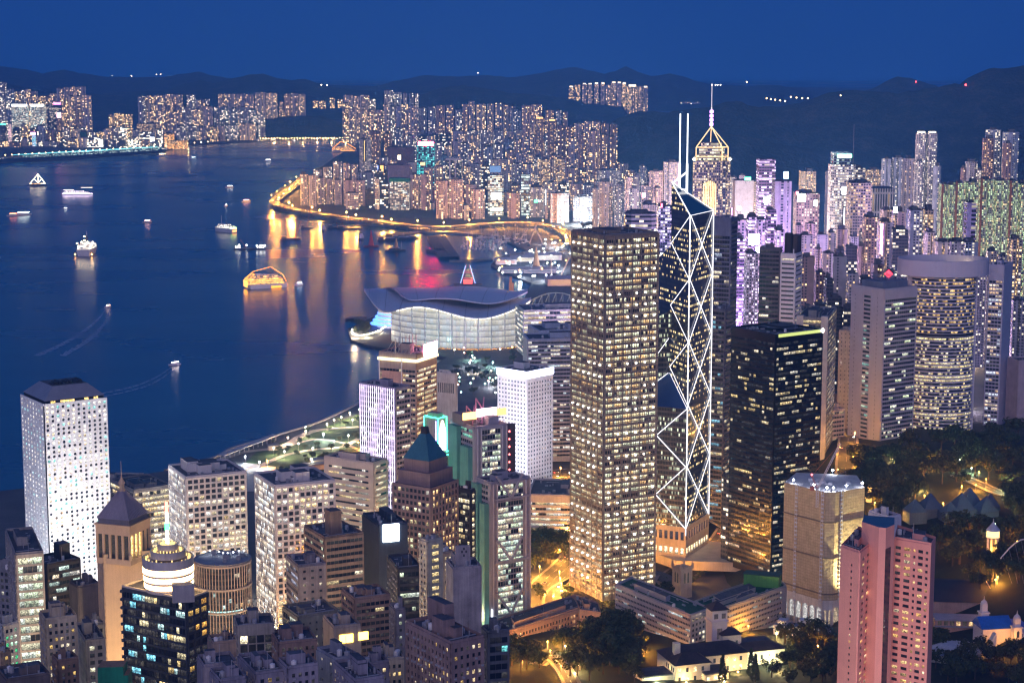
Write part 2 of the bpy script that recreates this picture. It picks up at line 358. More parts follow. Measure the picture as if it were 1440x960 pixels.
def row(place, Y, yb, toks, group, zb=None, names=('residential_tower', 'apartment tower'), styles='xxhc', kinds='clgp', rot=None, crown=None):
    """toks: 'x0-x1:ytop[kind][style]' in order from the left; place names the row; yb = picture line of the base"""
    global NTOW
    L = toks.split(); z0 = zb if zb is not None else max(3, zat(yb, Y))
    for i, s_ in enumerate(L):
        xs, r_ = s_.split(':'); j_ = xs.rindex('-'); x0, x1 = float(xs[:j_]), float(xs[j_ + 1:])
        num = ''.join(ch for ch in r_ if ch in '-0123456789.'); ex = r_[len(num):]
        k = ex[0] if ex else RND.choice(kinds); st = ex[1] if len(ex) > 1 else RND.choice(styles)
        Yi = Y + RND.uniform(-40, 40); h = zat(float(num), YS(Yi)) - z0; w = (x1 - x0) / F * YS(Yi)
        what = {'x': 'stepped-plan', 'h': 'ribbed', 'c': 'chamfered', 'b': 'plain', 'o': 'round'}[st]
        lab = f"{FAR[k][0]} {what} tower, {ORD[i]} from left in {place}" if len(L) > 1 else f"{FAR[k][0]} {what} tower, alone as {place}"
        if len(lab.split()) > 16: lab = lab.replace(f' {what} tower', ' tower')
        if len(lab.split()) > 16: print('LONG', len(lab.split()), lab)
        far_tower(x0, x1, float(num), Yi, z0 - 2, (OLD if names[0] == 'city_block' else FAR if Yi < 4500 else DIST if Yi < 6350 else VAST)[k][1], st, names[0], lab, names[1], group, rot=rot, crown=crown if i % 5 != 1 else None); NTOW += 1
def auto_row(place, x0, x1, Y, yt, var, group, kinds, wr=(9, 16), gap=(0, 4), zb=None, yb=None, styles='xhcb', seed=1, names=('residential_tower', 'apartment tower')):
    r = random.Random(seed); x = x0; toks = []
    while x < x1 - wr[0] * .6:
        w = r.uniform(*wr); k = r.choice(kinds); s_ = r.choice(styles)
        tt = yt(x) if callable(yt) else yt
        toks.append(f"{x:.1f}-{x + w:.1f}:{tt + r.uniform(-var, var):.1f}{k}{s_}"); x += w + r.uniform(*gap)
    row(place, Y, yb, ' '.join(toks), group, zb=zb, names=names)
lerp = lambda pts: (lambda x: next((y0 + (y1 - y0) * (x - a) / (b - a) for (a, y0), (b, y1) in zip(pts, pts[1:]) if a <= x <= b), pts[0][1] if x < pts[0][0] else pts[-1][1]))
# ---------------- Kowloon side, far left
row('the back row behind the twin lit slabs', 6900, None, '-3-8:115gx 8-19:124ux 20-28:128cx 29-34:126gx 35-42:124cx 43-52:128lx 53-60:134yh 60-68:134yb 69-78:131cx 79-87:123lx 88-97:122lx 98-107:121lx 108-119:121lx', 'Kowloon towers behind the cruise pier', zb=4)
row('the row of four below the big Kowloon block', 6600, None, '86-93:138yh 95-104:134cx 105-114:134lx 115-127:133lx', 'Kowloon towers behind the cruise pier', zb=4)
row('the warm lit knot right of the pier gable', 6700, None, '152-160:160yh 160-168:158yh 168-176:159yh 176-185:160yx', 'Kowloon towers behind the cruise pier', zb=4)
auto_row('the low Kowloon row above the cruise pier', -4, 232, 6480, 178, 7, 'low Kowloon buildings', 'gdobuly', (6, 14), (0, 2), zb=4, styles='bbch', seed=3, names=('waterfront_block', 'city block'))
auto_row('the lowest Kowloon row along the quay', -4, 228, 6410, 196, 4, 'low Kowloon buildings', 'gdolby', (7, 16), (0, 4), zb=4, styles='bbh', seed=5, names=('waterfront_block', 'city block'))
# ---------------- Hung Hom / To Kwa Wan estates
G2 = 'pale towers of the far shore estates'
row('the back row left of the headland', 7000, None, '193-203:135gx 204-217:134cx 218-231:133lx 232-243:132lx 244-256:132lx 262-274:132gx 275-287:139cx 288-294:139gx 306-314:131cx 315-330:131cx 331-344:131lx 345-356:132lx 358-373:129cx 374-389:130cx 392-398:141px 399-408:131px 409-418:130lx 419-429:131cx', G2, zb=8)
row('the four clear of the headland row', 7100, None, '439-447:141yh 448-458:141yh 463-471:137yh 474-482:139yh', G2, zb=110)
row('the middle row left of the headland', 6800, None, '238-252:156lx 256-268:150gx 270-284:153cx 286-298:148lx 300-308:150ux 309-320:149ux 322-334:151ux 336-347:150ux 348-360:153ux 362-372:158gx', G2, zb=6)
row('the waterside slabs left of the headland', 6640, None, '248-262:176gh 262-276:176gh 276-290:177lh 292-306:177yh 308-316:176lh 318-326:175gh 327-334:175gh 336-347:173lh 348-359:173lh', G2, zb=4)
auto_row('the lamp-lit row at the foot of the headland', 360, 500, 6660, 194.5, 1.2, 'low buildings on the headland quay', 'ygc', (5, 10), (4, 9), zb=4, styles='bb', seed=8, names=('quay_shed', 'quay building'))
# ---------------- North Point, back estates
G3 = 'pale towers of the long far estate'
row('the hazy uppermost estate under the far ridge', 7000, None, '483-496:133lx 497-505:134lx 506-519:133lx 520-528:139gx 540-552:126gx 553-564:129gx 566-573:130gh 574-582:130gh 583-589:131gh', G3, zb=60)
row('the long estate under the wooded ridge, left half', 6500, None, '481-490:144yx 491-498:150cx 499-506:149cx 507-515:150cx 516-526:154ph 527-538:153ph 539-546:146cx 547-554:148gx 555-563:148lx 564-573:146lx 574-587:147lx 588-600:151gx', G3, zb=12)
row('the long estate under the wooded ridge, right half', 6400, None, '602-612:149gx 613-625:147px 627-638:147px 640-649:153gx 650-658:146px 659-667:141lx 669-683:146cx 685-694:145cx 696-706:144cx 707-715:146cx 716-725:148lx', G3, zb=14)
G4 = 'towers on the slope at the east end'
row('the dark slim pair beside the long estate', 6000, None, '719-728:152ub 729-733:154ub', G4, zb=30)
row('the big pale group at the slope foot', 5800, None, '734-746:147px 747-762:146px 766-780:154ph 781-790:154uh 791-799:156ph', G4, zb=20)
for i, (a, b, c) in enumerate([(752, 766, 167), (770, 783, 170)]):
    far_tower(a, b, c, 5300, 10, FAR['b'][1], 'c', 'crowned_tower', f"brown tower with a glowing orange crown, {['left','right'][i]} of the crowned pair", 'apartment tower', 'crowned pair below the wooded ridge', crown=(1, .45, .12), plant=False)
row('the brown group right of the crowned pair', 5250, None, '784-796:175bx 797-808:176bx 808-820:172lx 821-832:169lx 833-844:169lx 845-857:171bh 858-869:173bh', G4, zb=12)
row('the second row under the brown group', 5150, None, '800-812:192lx 814-826:186bx 828-842:182px 843-856:188bh 857-867:190bh', G4, zb=8)
row('the tower estate on the hill crest', 8000, None, '800-807:122yx 808-816:119yx 819-825:118lx 827-833:118lx 836-842:117lx 845-851:117lx 852-859:119lx 860-867:116lx 868-874:116lx 875-881:117yx 882-897:121yo 898-904:120lx 905-911:122lx', 'towers on the hill crest', zb=-5, crown=(1, .78, .5))
row('the small estate on the saddle behind the masts', 7600, None, '957-963:143gx 964-970:142lx 971-977:144gx 978-985:145gx', 'towers on the saddle', zb=100)
# ---------------- North Point / Causeway Bay, the dense middle
G5 = 'towers of the dense shore district'
top6 = lerp([(500, 186), (560, 188), (640, 190), (720, 186), (800, 200), (870, 210)])
auto_row('the rearmost packed row under the long estate', 520, 800, 5900, 184, 6, G5, 'gdulbc', (10, 20), (0, 5), zb=6, seed=11, styles='bbch')
auto_row('the packed row level with the red roof sign', 600, 815, 5600, 195, 8, G5, 'blgpuc', (8, 15), (0, 3), zb=6, seed=12)
auto_row('the third packed row behind the expressway', 520, 930, 5300, lerp([(520, 226), (600, 222), (700, 208), (800, 216), (930, 246)]), 8, G5, 'bplgcu', (8, 15), (0, 3), zb=6, seed=13)
auto_row('the second packed row behind the expressway', 500, 945, 5050, lerp([(500, 244), (600, 238), (700, 230), (800, 240), (945, 252)]), 9, G5, 'pblgcud', (9, 16), (0, 3), zb=5, seed=14)
auto_row('the front packed row behind the expressway', 655, 960, 4780, lerp([(655, 262), (700, 262), (800, 258), (960, 268)]), 8, G5, 'pplcgbd', (10, 18), (0, 4), zb=4, seed=15)
row('the shore slab estate at the expressway bend', 4950, None, '421-432:242lh 433-444:245lh 445-456:248lh 457-468:250lh 469-480:251lh 482-498:252ph 500-512:251pb', 'shore slabs at the bend', zb=4, rot=.25)
row('the second line behind the bend slabs', 5250, None, '440-452:237gx 454-466:234gx 468-480:225gx 482-492:228lx 494-503:230lx', 'shore slabs at the bend', zb=4)
row('the towers between the bend and the pink twins', 4850, None, '486-504:270lb 513-526:265db 527-533:250cb 534-546:256db 576-590:243ph 591-604:244px 592-611:284cb', G5, zb=4)
row('the pink twins on the expressway', 4600, None, '613-630:252px 631-651:250px', 'pink twin towers', zb=4)
row('the shore towers right of the pink twins', 4580, None, '652-660:286ch 663-681:264px 714-731:270px', G5, zb=4)
# ---------------- single buildings of the far and middle distance, each with its own look
def sbox(x0, x1, yt, Y, zb, mat, name, label, cat, dep=None, style='b', rot=0.0, group=None, plant=True):
    return far_tower(x0, x1, yt, Y, zb, mat, style, name, label, cat, group, plant=plant, rot=rot, dep=dep)
def sign(o_parent, px0, px1, py0, py1, Y, col, st, name='roof_sign', label=None, light=True, legs=True):
    """a lit panel with a dark case and legs, part of the building it stands on"""
    Y = YS(Y); z0, z1 = zat(py1, Y), zat(py0, Y); x0, x1 = xat(px0, z0, Y), xat(px1, z0, Y); inv = o_parent.matrix_world.inverted() if False else None
    m = MB(); cz, cx_ = (z0 + z1) / 2, (x0 + x1) / 2; w, h = x1 - x0, z1 - z0
    m.box(-w / 2, 0, -h / 2, w / 2, 1.5, h / 2, 0); g = MB(); e = .05 * h
    g.box(-w / 2 + e, -.3, -h / 2 + e, w / 2 - e, -.02, h / 2 - e, 0)
    if legs: 
        for s_ in (-.35, .35): m.bar((w * s_, .8, -h / 2 - 5), (w * s_, .8, -h / 2), .35)
    a = m.build(name, DARK, None); b = g.build('lit_face', glowm(col, st, light), a)
    loc = Vector((cx_, Y, cz)) - o_parent.location; c, s_ = math.cos(-o_parent.rotation_euler.z), math.sin(-o_parent.rotation_euler.z)
    a.parent = o_parent; a.location = (loc.x * c - loc.y * s_, loc.x * s_ + loc.y * c, loc.z); a.rotation_euler.z = -o_parent.rotation_euler.z
    if label: a['label'] = label
    return a
def fm(*a, **k): return facade(*a, **k)
MAG, PUR, CYA = (1.0, .12, .35), (.75, .35, 1.0), (.25, .75, 1.0)
# Kowloon landmarks
kt = fm((.30, .31, .30), bay=4.5, fl=4.2, wf=.7, hf=.6, lit=.7, cols=(WHITE, COOL, COOL), es=2)
for i, (a, b) in enumerate([(16, 38.5), (42, 62)]):
    o = sbox(a, b, 148, 6760, 4, kt, 'twin_slab', f"{['left','right'][i]} of the twin lit slabs with white bar on top", 'office slab', dep=25, group='twin lit slabs', plant=False)
    sign(o, a, b, 146.5, 150, 6759, (1, .97, .9), 3, 'light_bar', light=False, legs=False)
o = sbox(65, 86, 147, 6730, 4, FAR['d'][1], 'hotel_block', 'dark block under a pink neon roof sign on the Kowloon shore', 'hotel', dep=30); sign(o, 75, 85.5, 144, 147.5, 6728, (1, .15, .4), 5)
o = sbox(79, 88, 157, 6690, 4, FAR['b'][1], 'screen_block', 'small block carrying a square pink screen, below the pink neon sign', 'office block', dep=20); sign(o, 79.5, 86.5, 158, 166, 6688, (1, .6, .65), 3, 'screen', legs=False)
o = sbox(100.5, 111.5, 180, 6430, 4, fm((.6, .6, .55), bay=6, fl=5, wf=.6, hf=.5, lit=.3, es=1.2), 'white_block', 'white block with a black window stack on the Kowloon quay', 'office block', dep=25)
o = sbox(112, 121, 184, 6435, 4, wallm((.03, .16, .13)), 'netted_block', 'green netted block beside the white quay block', 'scaffolded building', dep=22)
o = sbox(45, 49.5, 188, 6410, 4, fm((.1, .3, .35), bay=2, fl=2, wf=.9, hf=.9, lit=.8, cols=((.2, .8, .9), (.9, .7, 1), (.3, .6, 1)), es=2), 'led_tower', 'slim tower of cyan and pink lights on the Kowloon quay', 'tower', dep=10, plant=False); sign(o, 43, 50, 186, 190, 6408, (1, .35, .8), 6, legs=False)
o = sbox(11, 15, 175, 6420, 4, fm((.5, .4, .45), bay=3, fl=3, wf=.8, hf=.6, lit=.8, cols=((1, .5, .6), WHITE, WHITE), es=2), 'lit_stack', 'narrow white and pink lit tower at the left picture edge', 'tower', dep=10, plant=False)
o = sbox(0, 8, 175, 6425, 4, FAR['d'][1], 'green_sign_block', 'dark block with a green roof sign at the left picture edge', 'office block', dep=20); sign(o, .5, 8, 174, 176, 6423, (.1, .9, .5), 3)
m = MB(); Yg = YS(6390); z0, z1, z2 = 4, zat(197, Yg), zat(193.5, Yg); xa, xb = xat(124, 10, Yg), xat(145, 10, Yg); ww = (xb - xa)
m.face([(-ww / 2, 0, 0), (ww / 2, 0, 0), (ww / 2, 0, z1 - z0), (0, 0, z2 - z0), (-ww / 2, 0, z1 - z0)], None, 0); g = MB()
m.v, m.f, m.uv, m.m, m.g, m.sm = [], [], [], [], [], []
for pts, y_ in (([(-ww / 2, 0), (ww / 2, 0), (ww / 2, z1 - z0), (0, z2 - z0), (-ww / 2, z1 - z0)], 0),):
    m.face([(x, 0, z) for x, z in pts], None, 1); m.face([(x, 40, z) for x, z in reversed(pts)], None, 0)
    for (xa_, za_), (xb_, zb_) in zip(pts, pts[1:] + pts[:1]): m.face([(xb_, 0, zb_), (xa_, 0, za_), (xa_, 40, za_), (xb_, 40, zb_)], None, 0)
o = m.build('gabled_hall', [CONC, glowm((1, .95, .75), 2.2, False)], None, ((xa + xb) / 2, Yg, z0)); tag(o, 'gabled hall with a glowing white front on the Kowloon quay', 'hall')
o = sbox(211, 218, 191, 6400, 4, wallm((.5, .5, .5)), 'lit_box_block', 'small building with a dazzling white screen near the pier end', 'building', dep=15); sign(o, 211, 218, 192.5, 204, 6398, (.95, .97, 1), 4, 'screen', legs=False)
oc = fm((.45, .25, .12), bay=5, fl=4, wf=.85, hf=.7, lit=.75, cols=(AMBER, WARM, WARM), es=2)
o = sbox(230, 243, 187, 6370, 4, oc, 'orange_terrace', 'stepped orange lit terrace building at the quay point', 'building', dep=40, style='c'); o = sbox(232, 262, 198, 6310, 3, oc, 'orange_ferry_hall', 'low orange lit hall at the tip of the quay point', 'hall', dep=60, style='o', plant=False)
o = sbox(192, 222, 173, 6610, 4, FAR['y'][1], 'broad_lit_block', 'broad warm lit block with a pale flat roof above the quay', 'office block', dep=40)
# North Point landmarks
o = sbox(586, 611, 199, 5250, 5, fm((.05, .10, .13), bay=5, fl=5, wf=.8, hf=.55, lit=.62, cols=((.1, .75, .7), (.25, .8, .85), (.15, .5, .6)), es=1.6), 'teal_led_tower', 'dark tower with a teal light pattern under a red roof sign', 'office tower', dep=40)
sign(o, 588, 610, 199, 205.5, 5248, (1, .006, .045), 200, 'red_roof_sign'); sign(o, 591, 598, 228, 233, 5249, (1, .6, .25), 1.5, 'round_mural', light=False, legs=False)
o = sbox(544, 582, 206, 5400, 5, wallm((.16, .11, .13)), 'blank_block', 'large dark maroon block with a bright round lamp', 'factory block', dep=50); sign(o, 559, 564, 218, 225, 5398, (1, .75, .45), 5, 'wall_lamp', legs=False)
o = sbox(545, 576, 231, 5000, 4, wallm((.25, .21, .27)), 'plain_block', 'plain lilac block behind the green topped office', 'factory block', dep=35)
o = sbox(548, 575, 252, 4800, 4, fm((.28, .32, .34), bay=4, fl=4.2, wf=.8, hf=.5, lit=.55, cols=(WHITE, COOL, COOL), es=1.4), 'green_topped_block', 'glassy office block with a green netted top', 'office block', dep=35)
c = MB(); c.box(-26, -18, 0, 26, 18, 9); c_ = c.build('netting', wallm((.02, .22, .14)), o, (0, 0, zat(256, 4800) - 4))
o = sbox(505, 521, 194, 5600, 5, FAR['g'][1], 'neon_stripe_block', 'grey tower with a tall yellow light stripe', 'apartment tower', dep=30); sign(o, 511, 514.5, 196, 228, 5583, (1, .75, .2), 2.5, 'light_stripe', legs=False, light=False)
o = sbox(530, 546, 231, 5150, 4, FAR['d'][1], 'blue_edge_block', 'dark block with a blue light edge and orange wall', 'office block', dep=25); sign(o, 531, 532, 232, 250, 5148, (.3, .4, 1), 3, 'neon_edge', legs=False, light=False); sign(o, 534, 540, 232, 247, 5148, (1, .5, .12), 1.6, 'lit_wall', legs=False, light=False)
o = sbox(627, 649, 224, 5000, 4, fm((.05, .08, .1), bay=4, fl=4, wf=.9, hf=.5, lit=.35, cols=(WHITE, COOL, (.3, .7, .7)), es=1.4), 'framed_office', 'dark glass office with a pale frame and twin columns', 'office tower', dep=30)
c = MB(); w_ = 36; hh = zat(225, 5000) - 4
for x_ in (-.28, .12): c.box(w_ * x_ - 2, -16.5, 0, w_ * x_ + 2, -15.2, hh)
c.box(-21, -17, hh - 1, 21, -15.2, hh + 4); c.build('frame', wallm((.6, .6, .62)), o)
o = sbox(686, 708, 245, 4650, 4, fm((.35, .36, .33), bay=5, fl=4.5, wf=.9, hf=.6, lit=.75, cols=(WHITE, COOL, WHITE), es=1.6), 'glowing_front_office', 'office with a glowing white screen front on the expressway', 'office tower', dep=30)
sign(o, 690, 706, 270, 281, 4648, (1, .97, .85), 2.2, 'screen', legs=False); sign(o, 689, 707, 292, 297, 4648, (.75, 1, .6), 1.8, 'lit_canopy', legs=False); sign(o, 688, 705, 233, 243, 4652, (.15, .35, .7), .5, 'blue_screen', light=False)
o = sbox(733, 745, 244, 4640, 4, fm((.12, .14, .17), bay=6, fl=7, wf=.9, hf=.6, lit=.7, cols=(COOL, COOL, WHITE), es=1.4), 'striped_office', 'slim dark office with wide pale green floor bands', 'office tower', dep=25)
o = sbox(767, 771, 264, 4560, 4, FAR['l'][1], 'neon_bar_block', 'slim block with a vertical white neon bar', 'office block', dep=15, plant=False); sign(o, 766.5, 768.5, 265, 290, 4558, (.9, .95, 1), 4, 'neon_bar', legs=False)
o = sbox(745, 766, 262, 4600, 4, FAR['u'][1], 'green_sign_office', 'bluish office with a green and white sign', 'office block', dep=25); sign(o, 751, 756, 281, 285, 4598, (.1, 1, .35), 4, legs=False); sign(o, 757, 760, 281.5, 284.5, 4598, (.9, .95, 1), 3, 'white_sign', legs=False)
row('the pale pair in front of the expressway curve', 4500, None, '774-800:270px 806-833:274lx', 'pale pair by the curve', zb=4)
row('the white grid block behind the dark tower roof', 4250, None, '834-842:262gx 843-862:252lx 864-880:256ux 882-892:270lx', G5, zb=8)
for k_, (a, b, c, kd) in enumerate([(755, 775, 222, 'y'), (776, 796, 221, 'y'), (838, 874, 238, 'g')]):
    sbox(a, b, c, 4900 - k_ * 20, 5, FAR[kd][1], 'hill_foot_block', ['warm lit block with an orange flood-lit face, left of two', 'warm lit block beside its twin, right of two', 'wide flat grey block at the foot of the wooded spur'][k_], 'apartment block', dep=30, style='h')
# ---------------- Wan Chai and the right-hand side
G6 = 'towers left of the triangular spire'
row('the knot left of the spire masts', 3900, None, '879-889:247px 890-899:244gx 900-910:231uo 914-933:238px 934-955:225lx', G6, zb=10)
row('the lower knot left of the spire masts', 3500, None, '885-899:262gx 902-916:258lx 918-932:262px', G6, zb=8)
o = sbox(880, 924, 297, 2300, 6, fm((.40, .40, .48), bay=5, fl=5.5, wf=1, hf=.45, lit=.25, cols=(WHITE, COOL, COOL), es=1.2), 'banded_office', 'rounded office with white floor bands behind the lattice tower roof', 'office tower', dep=40, style='c')
o = sbox(926, 946, 285, 2500, 6, fm((.30, .30, .45), bay=3, fl=4, wf=.8, hf=.6, lit=.6, cols=((.8, .7, 1), WHITE, (.7, .8, 1)), es=1.5), 'purple_office', 'slim violet lit office seen left of the triangle tower', 'office tower', dep=30); sign(o, 928, 944, 355, 368, 2480, (1, .9, .85), 3, 'lit_sign', legs=False); sign(o, 929, 932, 286, 292, 2490, (1, .1, .2), 5, legs=False)
o = sbox(904, 925, 283, 3000, 6, FAR['l'][1], 'white_office', 'white office with a small pink round sign on its roof', 'office tower', dep=30); sign(o, 902.5, 908, 271, 278, 2990, (1, .4, .5), 5)
o = sbox(1034, 1060, 254, 3300, 8, wallm((.52, .54, .58), .5), 'blank_wall_block', 'block with a huge blank pale wall and a green roof lamp', 'office block', dep=40, plant=False); sign(o, 1047, 1056, 249, 253.5, 3298, (.1, .9, .45), 5)
row('the knot behind the blank pale wall', 3600, None, '1026-1036:247gx 1040-1048:244lx 1060-1069:252yh', G6, zb=8)
vio = fm((.30, .22, .42), bay=4, fl=4.4, wf=.9, hf=.5, lit=.5, rowlit=.4, cols=((.85, .6, 1), WHITE, (.7, .6, 1)), es=2.4)
o = sbox(1068, 1091, 224, 3000, 8, vio, 'violet_glass_tower', 'violet glass tower with bright floor bands', 'office tower', dep=35, plant=False)
o = sbox(1090, 1113, 255, 2700, 8, fm((.50, .46, .60), bay=7, fl=4, wf=.5, hf=.6, lit=.3, cols=((.8, .7, 1), WHITE, COOL), es=1.2), 'violet_finned_tower', 'violet tower with pale vertical fins and a cyan roof screen', 'office tower', dep=35, plant=False)
sign(o, 1101.5, 1109, 241, 252, 2695, (.45, .8, 1), 5, 'roof_screen'); c = MB(); hh = zat(255, 2700) - 8
for x_, w_ in ((-11.5, 5), (4, 2), (9, 3)): c.box(x_, -18.6, 0, x_ + w_, -17.4, hh)
c.build('fins', wallm((.62, .58, .68)), o)
row('the pale grid tower behind the glaring sign', 3900, None, '1126-1149:237yh', G6, zb=8); row('the pale towers behind the green signed tower', 4100, None, '1162-1172:238lx 1218-1242:236yh', G6, zb=8)
o = sbox(1120, 1153, 268, 2800, 8, fm((.55, .42, .42), bay=4, fl=4, wf=.5, hf=.5, lit=.5, cols=(WHITE, (1, .6, .6), WHITE), es=1.6), 'glaring_sign_block', 'building outlined in red neon under a glaring white sign', 'department store', dep=30)
sign(o, 1121, 1133, 272, 284, 2790, (1, .9, .75), 20, 'glaring_sign', legs=False); sign(o, 1144, 1150, 281, 290, 2790, (1, .9, .7), 6, 'second_sign', legs=False); sign(o, 1119, 1123, 269, 274, 2789, (1, .2, .25), 6, 'red_lamp')
c = MB(); wx = 33 / F * 2850
for zz in (254, 222, 190): c.bar((-wx * .48, -16, zz - 90 if zz < 0 else zz - 130), (wx * .2, -16, zz - 130), .5)
for x_ in (-.48, -.15, .2): c.bar((wx * x_, -16, 20), (wx * x_, -16, 125), .5)
c.bar((-wx * .48, -16, 92), (-wx * .15, -16, 125), .5); c.bar((-wx * .15, -16, 25), (wx * .2, -16, 60), .5); c.build('red_neon', glowm((1, .3, .35), 5, False), o)
hw = fm((.58, .60, .64), bay=3.2, fl=4.0, wf=.75, hf=.45, lit=.55, cols=(WHITE, (.9, .95, 1), WHITE), es=1.7)
o = sbox(1170, 1204, 232, 2900, 10, hw, 'green_signed_tower', 'white flood-lit tower with a green roof sign and mast', 'office tower', dep=40, style='c', plant=False)
c = MB(); c.box(-15, -16, 0, 11, 14, 18); c2 = c.build('blue_top_storeys', fm((.25, .4, .5), bay=4, fl=4.5, wf=.9, hf=.6, lit=.4, cols=(COOL, CYA, COOL), es=1), o, (0, 0, zat(232, 2900) - 10))
sign(o, 1177, 1198, 216.5, 222, 2885, (.25, 1, .55), 6, 'green_roof_sign', legs=False); c = MB(); c.bar((17, 0, 0), (17, 0, 60), .5); c.build('mast', STEEL, o, (0, 0, zat(232, 2900) - 10))
sign(o, 1183, 1192, 262, 274, 2878, (1, .98, .95), 6, 'white_wall_sign', legs=False); sign(o, 1184, 1189, 290, 326, 2878, (.95, .92, 1), 2, 'tall_wall_sign', legs=False)
o = sbox(1200, 1217, 233, 2960, 10, FAR['o'][1], 'grey_wing', 'grey banded tower wing right of the green roof sign', 'office tower', dep=30)
o = sbox(1197, 1227, 254, 2700, 10, fm((.52, .47, .43), bay=3.5, fl=4.2, wf=.7, hf=.45, lit=.35, cols=(WARM, WHITE, WHITE), es=1.3), 'beige_office', 'beige office tower with small windows right of the white tower', 'office tower', dep=40)
o = sbox(1227, 1258, 265, 3000, 10, fm((.33, .34, .4), bay=4, fl=30, wf=.5, hf=.9, lit=.1, es=.5), 'ribbed_hall', 'low blue grey hall with vertical ribs', 'building', dep=50, plant=False)
row('the bluish pair below the bare slope', 3700, None, '1241-1255:221uh 1256-1270:219uh 1271-1291:219lx', 'bluish towers below the slope', zb=30)
for i, (a, b) in enumerate([(1290, 1304), (1306, 1319)]): far_tower(a, b, 187, 3600, 30, FAR['g'][1], 'c', 'capped_tower', f"slim dark tower with a lit cap, {['left','right'][i]} of the capped pair", 'apartment tower', 'slim capped pair', crown=(1, .85, .55), plant=False)
row('the lower pair beside the capped towers', 3550, None, '1288-1301:224gx 1314-1325:229uo', 'bluish towers below the slope', zb=30)
row('the high group at the right edge', 3500, None, '1353-1360:233bx 1360-1376:224gx 1376-1382:236gx 1384-1399:191bx 1389-1410:180ux 1412-1424:198bx 1413-1435:182ux', 'high towers on the slope', zb=60)
es_ = fm((.30, .34, .26), bay=3.0, fl=3.1, wf=.6, hf=.55, lit=.6, cols=((.62, .85, .42), (1, .72, .3), (1, .85, .5)), es=1.25)
for i, (a, b, c) in enumerate([(1325, 1334, 257), (1335, 1344, 256), (1345, 1359, 254), (1360, 1378, 252), (1380, 1399, 249), (1401, 1419, 251), (1421, 1433, 252), (1435, 1450, 254)]):
    o = sbox(a, b, c, 2900, 40, es_, 'green_estate_block', f"green and yellow lit block, {ORD[i]} from left of eight in the wall-like estate", 'apartment block', dep=25, style='h', group='wall-like green lit estate', rot=.06)
    if i in (0, 2, 4, 6): m_ = MB(); m_.box(-1.5, -14, 0, 1.5, -12, zat(c, 2900) - 42); m_.build('brown_strip', wallm((.28, .12, .07)), o, (-(b - a) / F * 2900 / 2, 0, 0))
o = sbox(1361, 1373.5, 282, 2300, 35, fm((.42, .38, .58), bay=20, fl=5.2, wf=.5, hf=.6, lit=.35, cols=(WHITE, COOL, WHITE), es=.9), 'slim_violet_tower', 'slim violet tower with one stack of round openings', 'apartment tower', dep=18)
auto = [(1242, 1256, 292, 2450, 'y', 'orange lit low block below the ribbed hall'), (1255, 1264, 293, 2440, 'l', 'white round-topped block with a pale sign'), (1264, 1273, 292, 2430, 'p', 'pale pink slab beside the round-topped block'), (1281, 1300, 291, 2350, 'u', 'blue grey tower with scattered yellow windows'), (1300, 1315, 289, 2340, 'y', 'tower ringed by orange floor bands'), (1304, 1317, 322, 2250, 'c', 'white tower in front of the orange ringed tower'), (1318, 1337, 337, 2230, 'c', 'cream block above the oval roof'), (1338, 1358, 336, 2220, 'g', 'grey block above the oval roof, under the slim violet tower'), (1256, 1278, 319, 2300, 'd', 'dark green glass block above the oval roof'), (1358, 1376, 336, 2210, 'u', 'bluish block at the foot of the slim violet tower'), (1424, 1440, 332, 2200, 'y', 'cream tower at the right edge in front of the lit bridge'), (1238, 1256, 308, 2150, 'l', 'purple tower with a pink neon edge'), (1218, 1237, 300, 2350, 'b', 'dark grid block left of the purple neon tower')]
for a, b, c, Yb, kd, lab in auto:
    o = sbox(a, b, c, Yb, 12, FAR[kd][1], 'city_tower', lab, 'tower', dep=25, style='h' if kd in 'ylc' else 'b')
    if 'neon edge' in lab: sign(o, 1238, 1239.5, 312, 360, Yb - 1, (1, .35, .75), 4, 'neon_edge', legs=False)
    if 'pale sign' in lab: sign(o, 1256, 1262, 290, 300, Yb - 1, (.95, .95, 1), 3, 'round_sign', legs=False)
# the narrow streets of Wan Chai: rows in front of each other
G7 = 'old blocks packed in the middle right'
auto_row('the far packed row under the white tower', 1120, 1240, 2650, 318, 10, G7, 'glbpd', (9, 16), (0, 3), zb=8, seed=21, styles='bbh', names=('city_block', 'city block'))
auto_row('the middle packed row by the striped tower', 1127, 1245, 2350, 340, 14, G7, 'plbgdl', (9, 17), (0, 3), zb=8, seed=22, styles='bbh', names=('city_block', 'city block'))
auto_row('the near packed row by the striped tower', 1128, 1262, 2050, 372, 16, G7, 'lpbgdp', (10, 19), (0, 4), zb=8, seed=23, styles='bbh', names=('city_block', 'city block'))
auto_row('the nearest packed row above the tan tower', 1128, 1196, 1880, 415, 14, G7, 'dglp', (12, 20), (0, 4), zb=8, seed=24, styles='bb', names=('city_block', 'city block'))
auto_row('the packed row on the slope behind the oval roof', 1376, 1445, 2350, 352, 10, G7, 'gucl', (10, 18), (0, 4), zb=30, seed=25, styles='bbh', names=('city_block', 'city block'))
auto_row('the dark row beyond the oval tower', 1424, 1446, 2050, 430, 20, G7, 'gug', (14, 22), (0, 3), zb=40, seed=26, styles='bbh', names=('city_block', 'city block'))
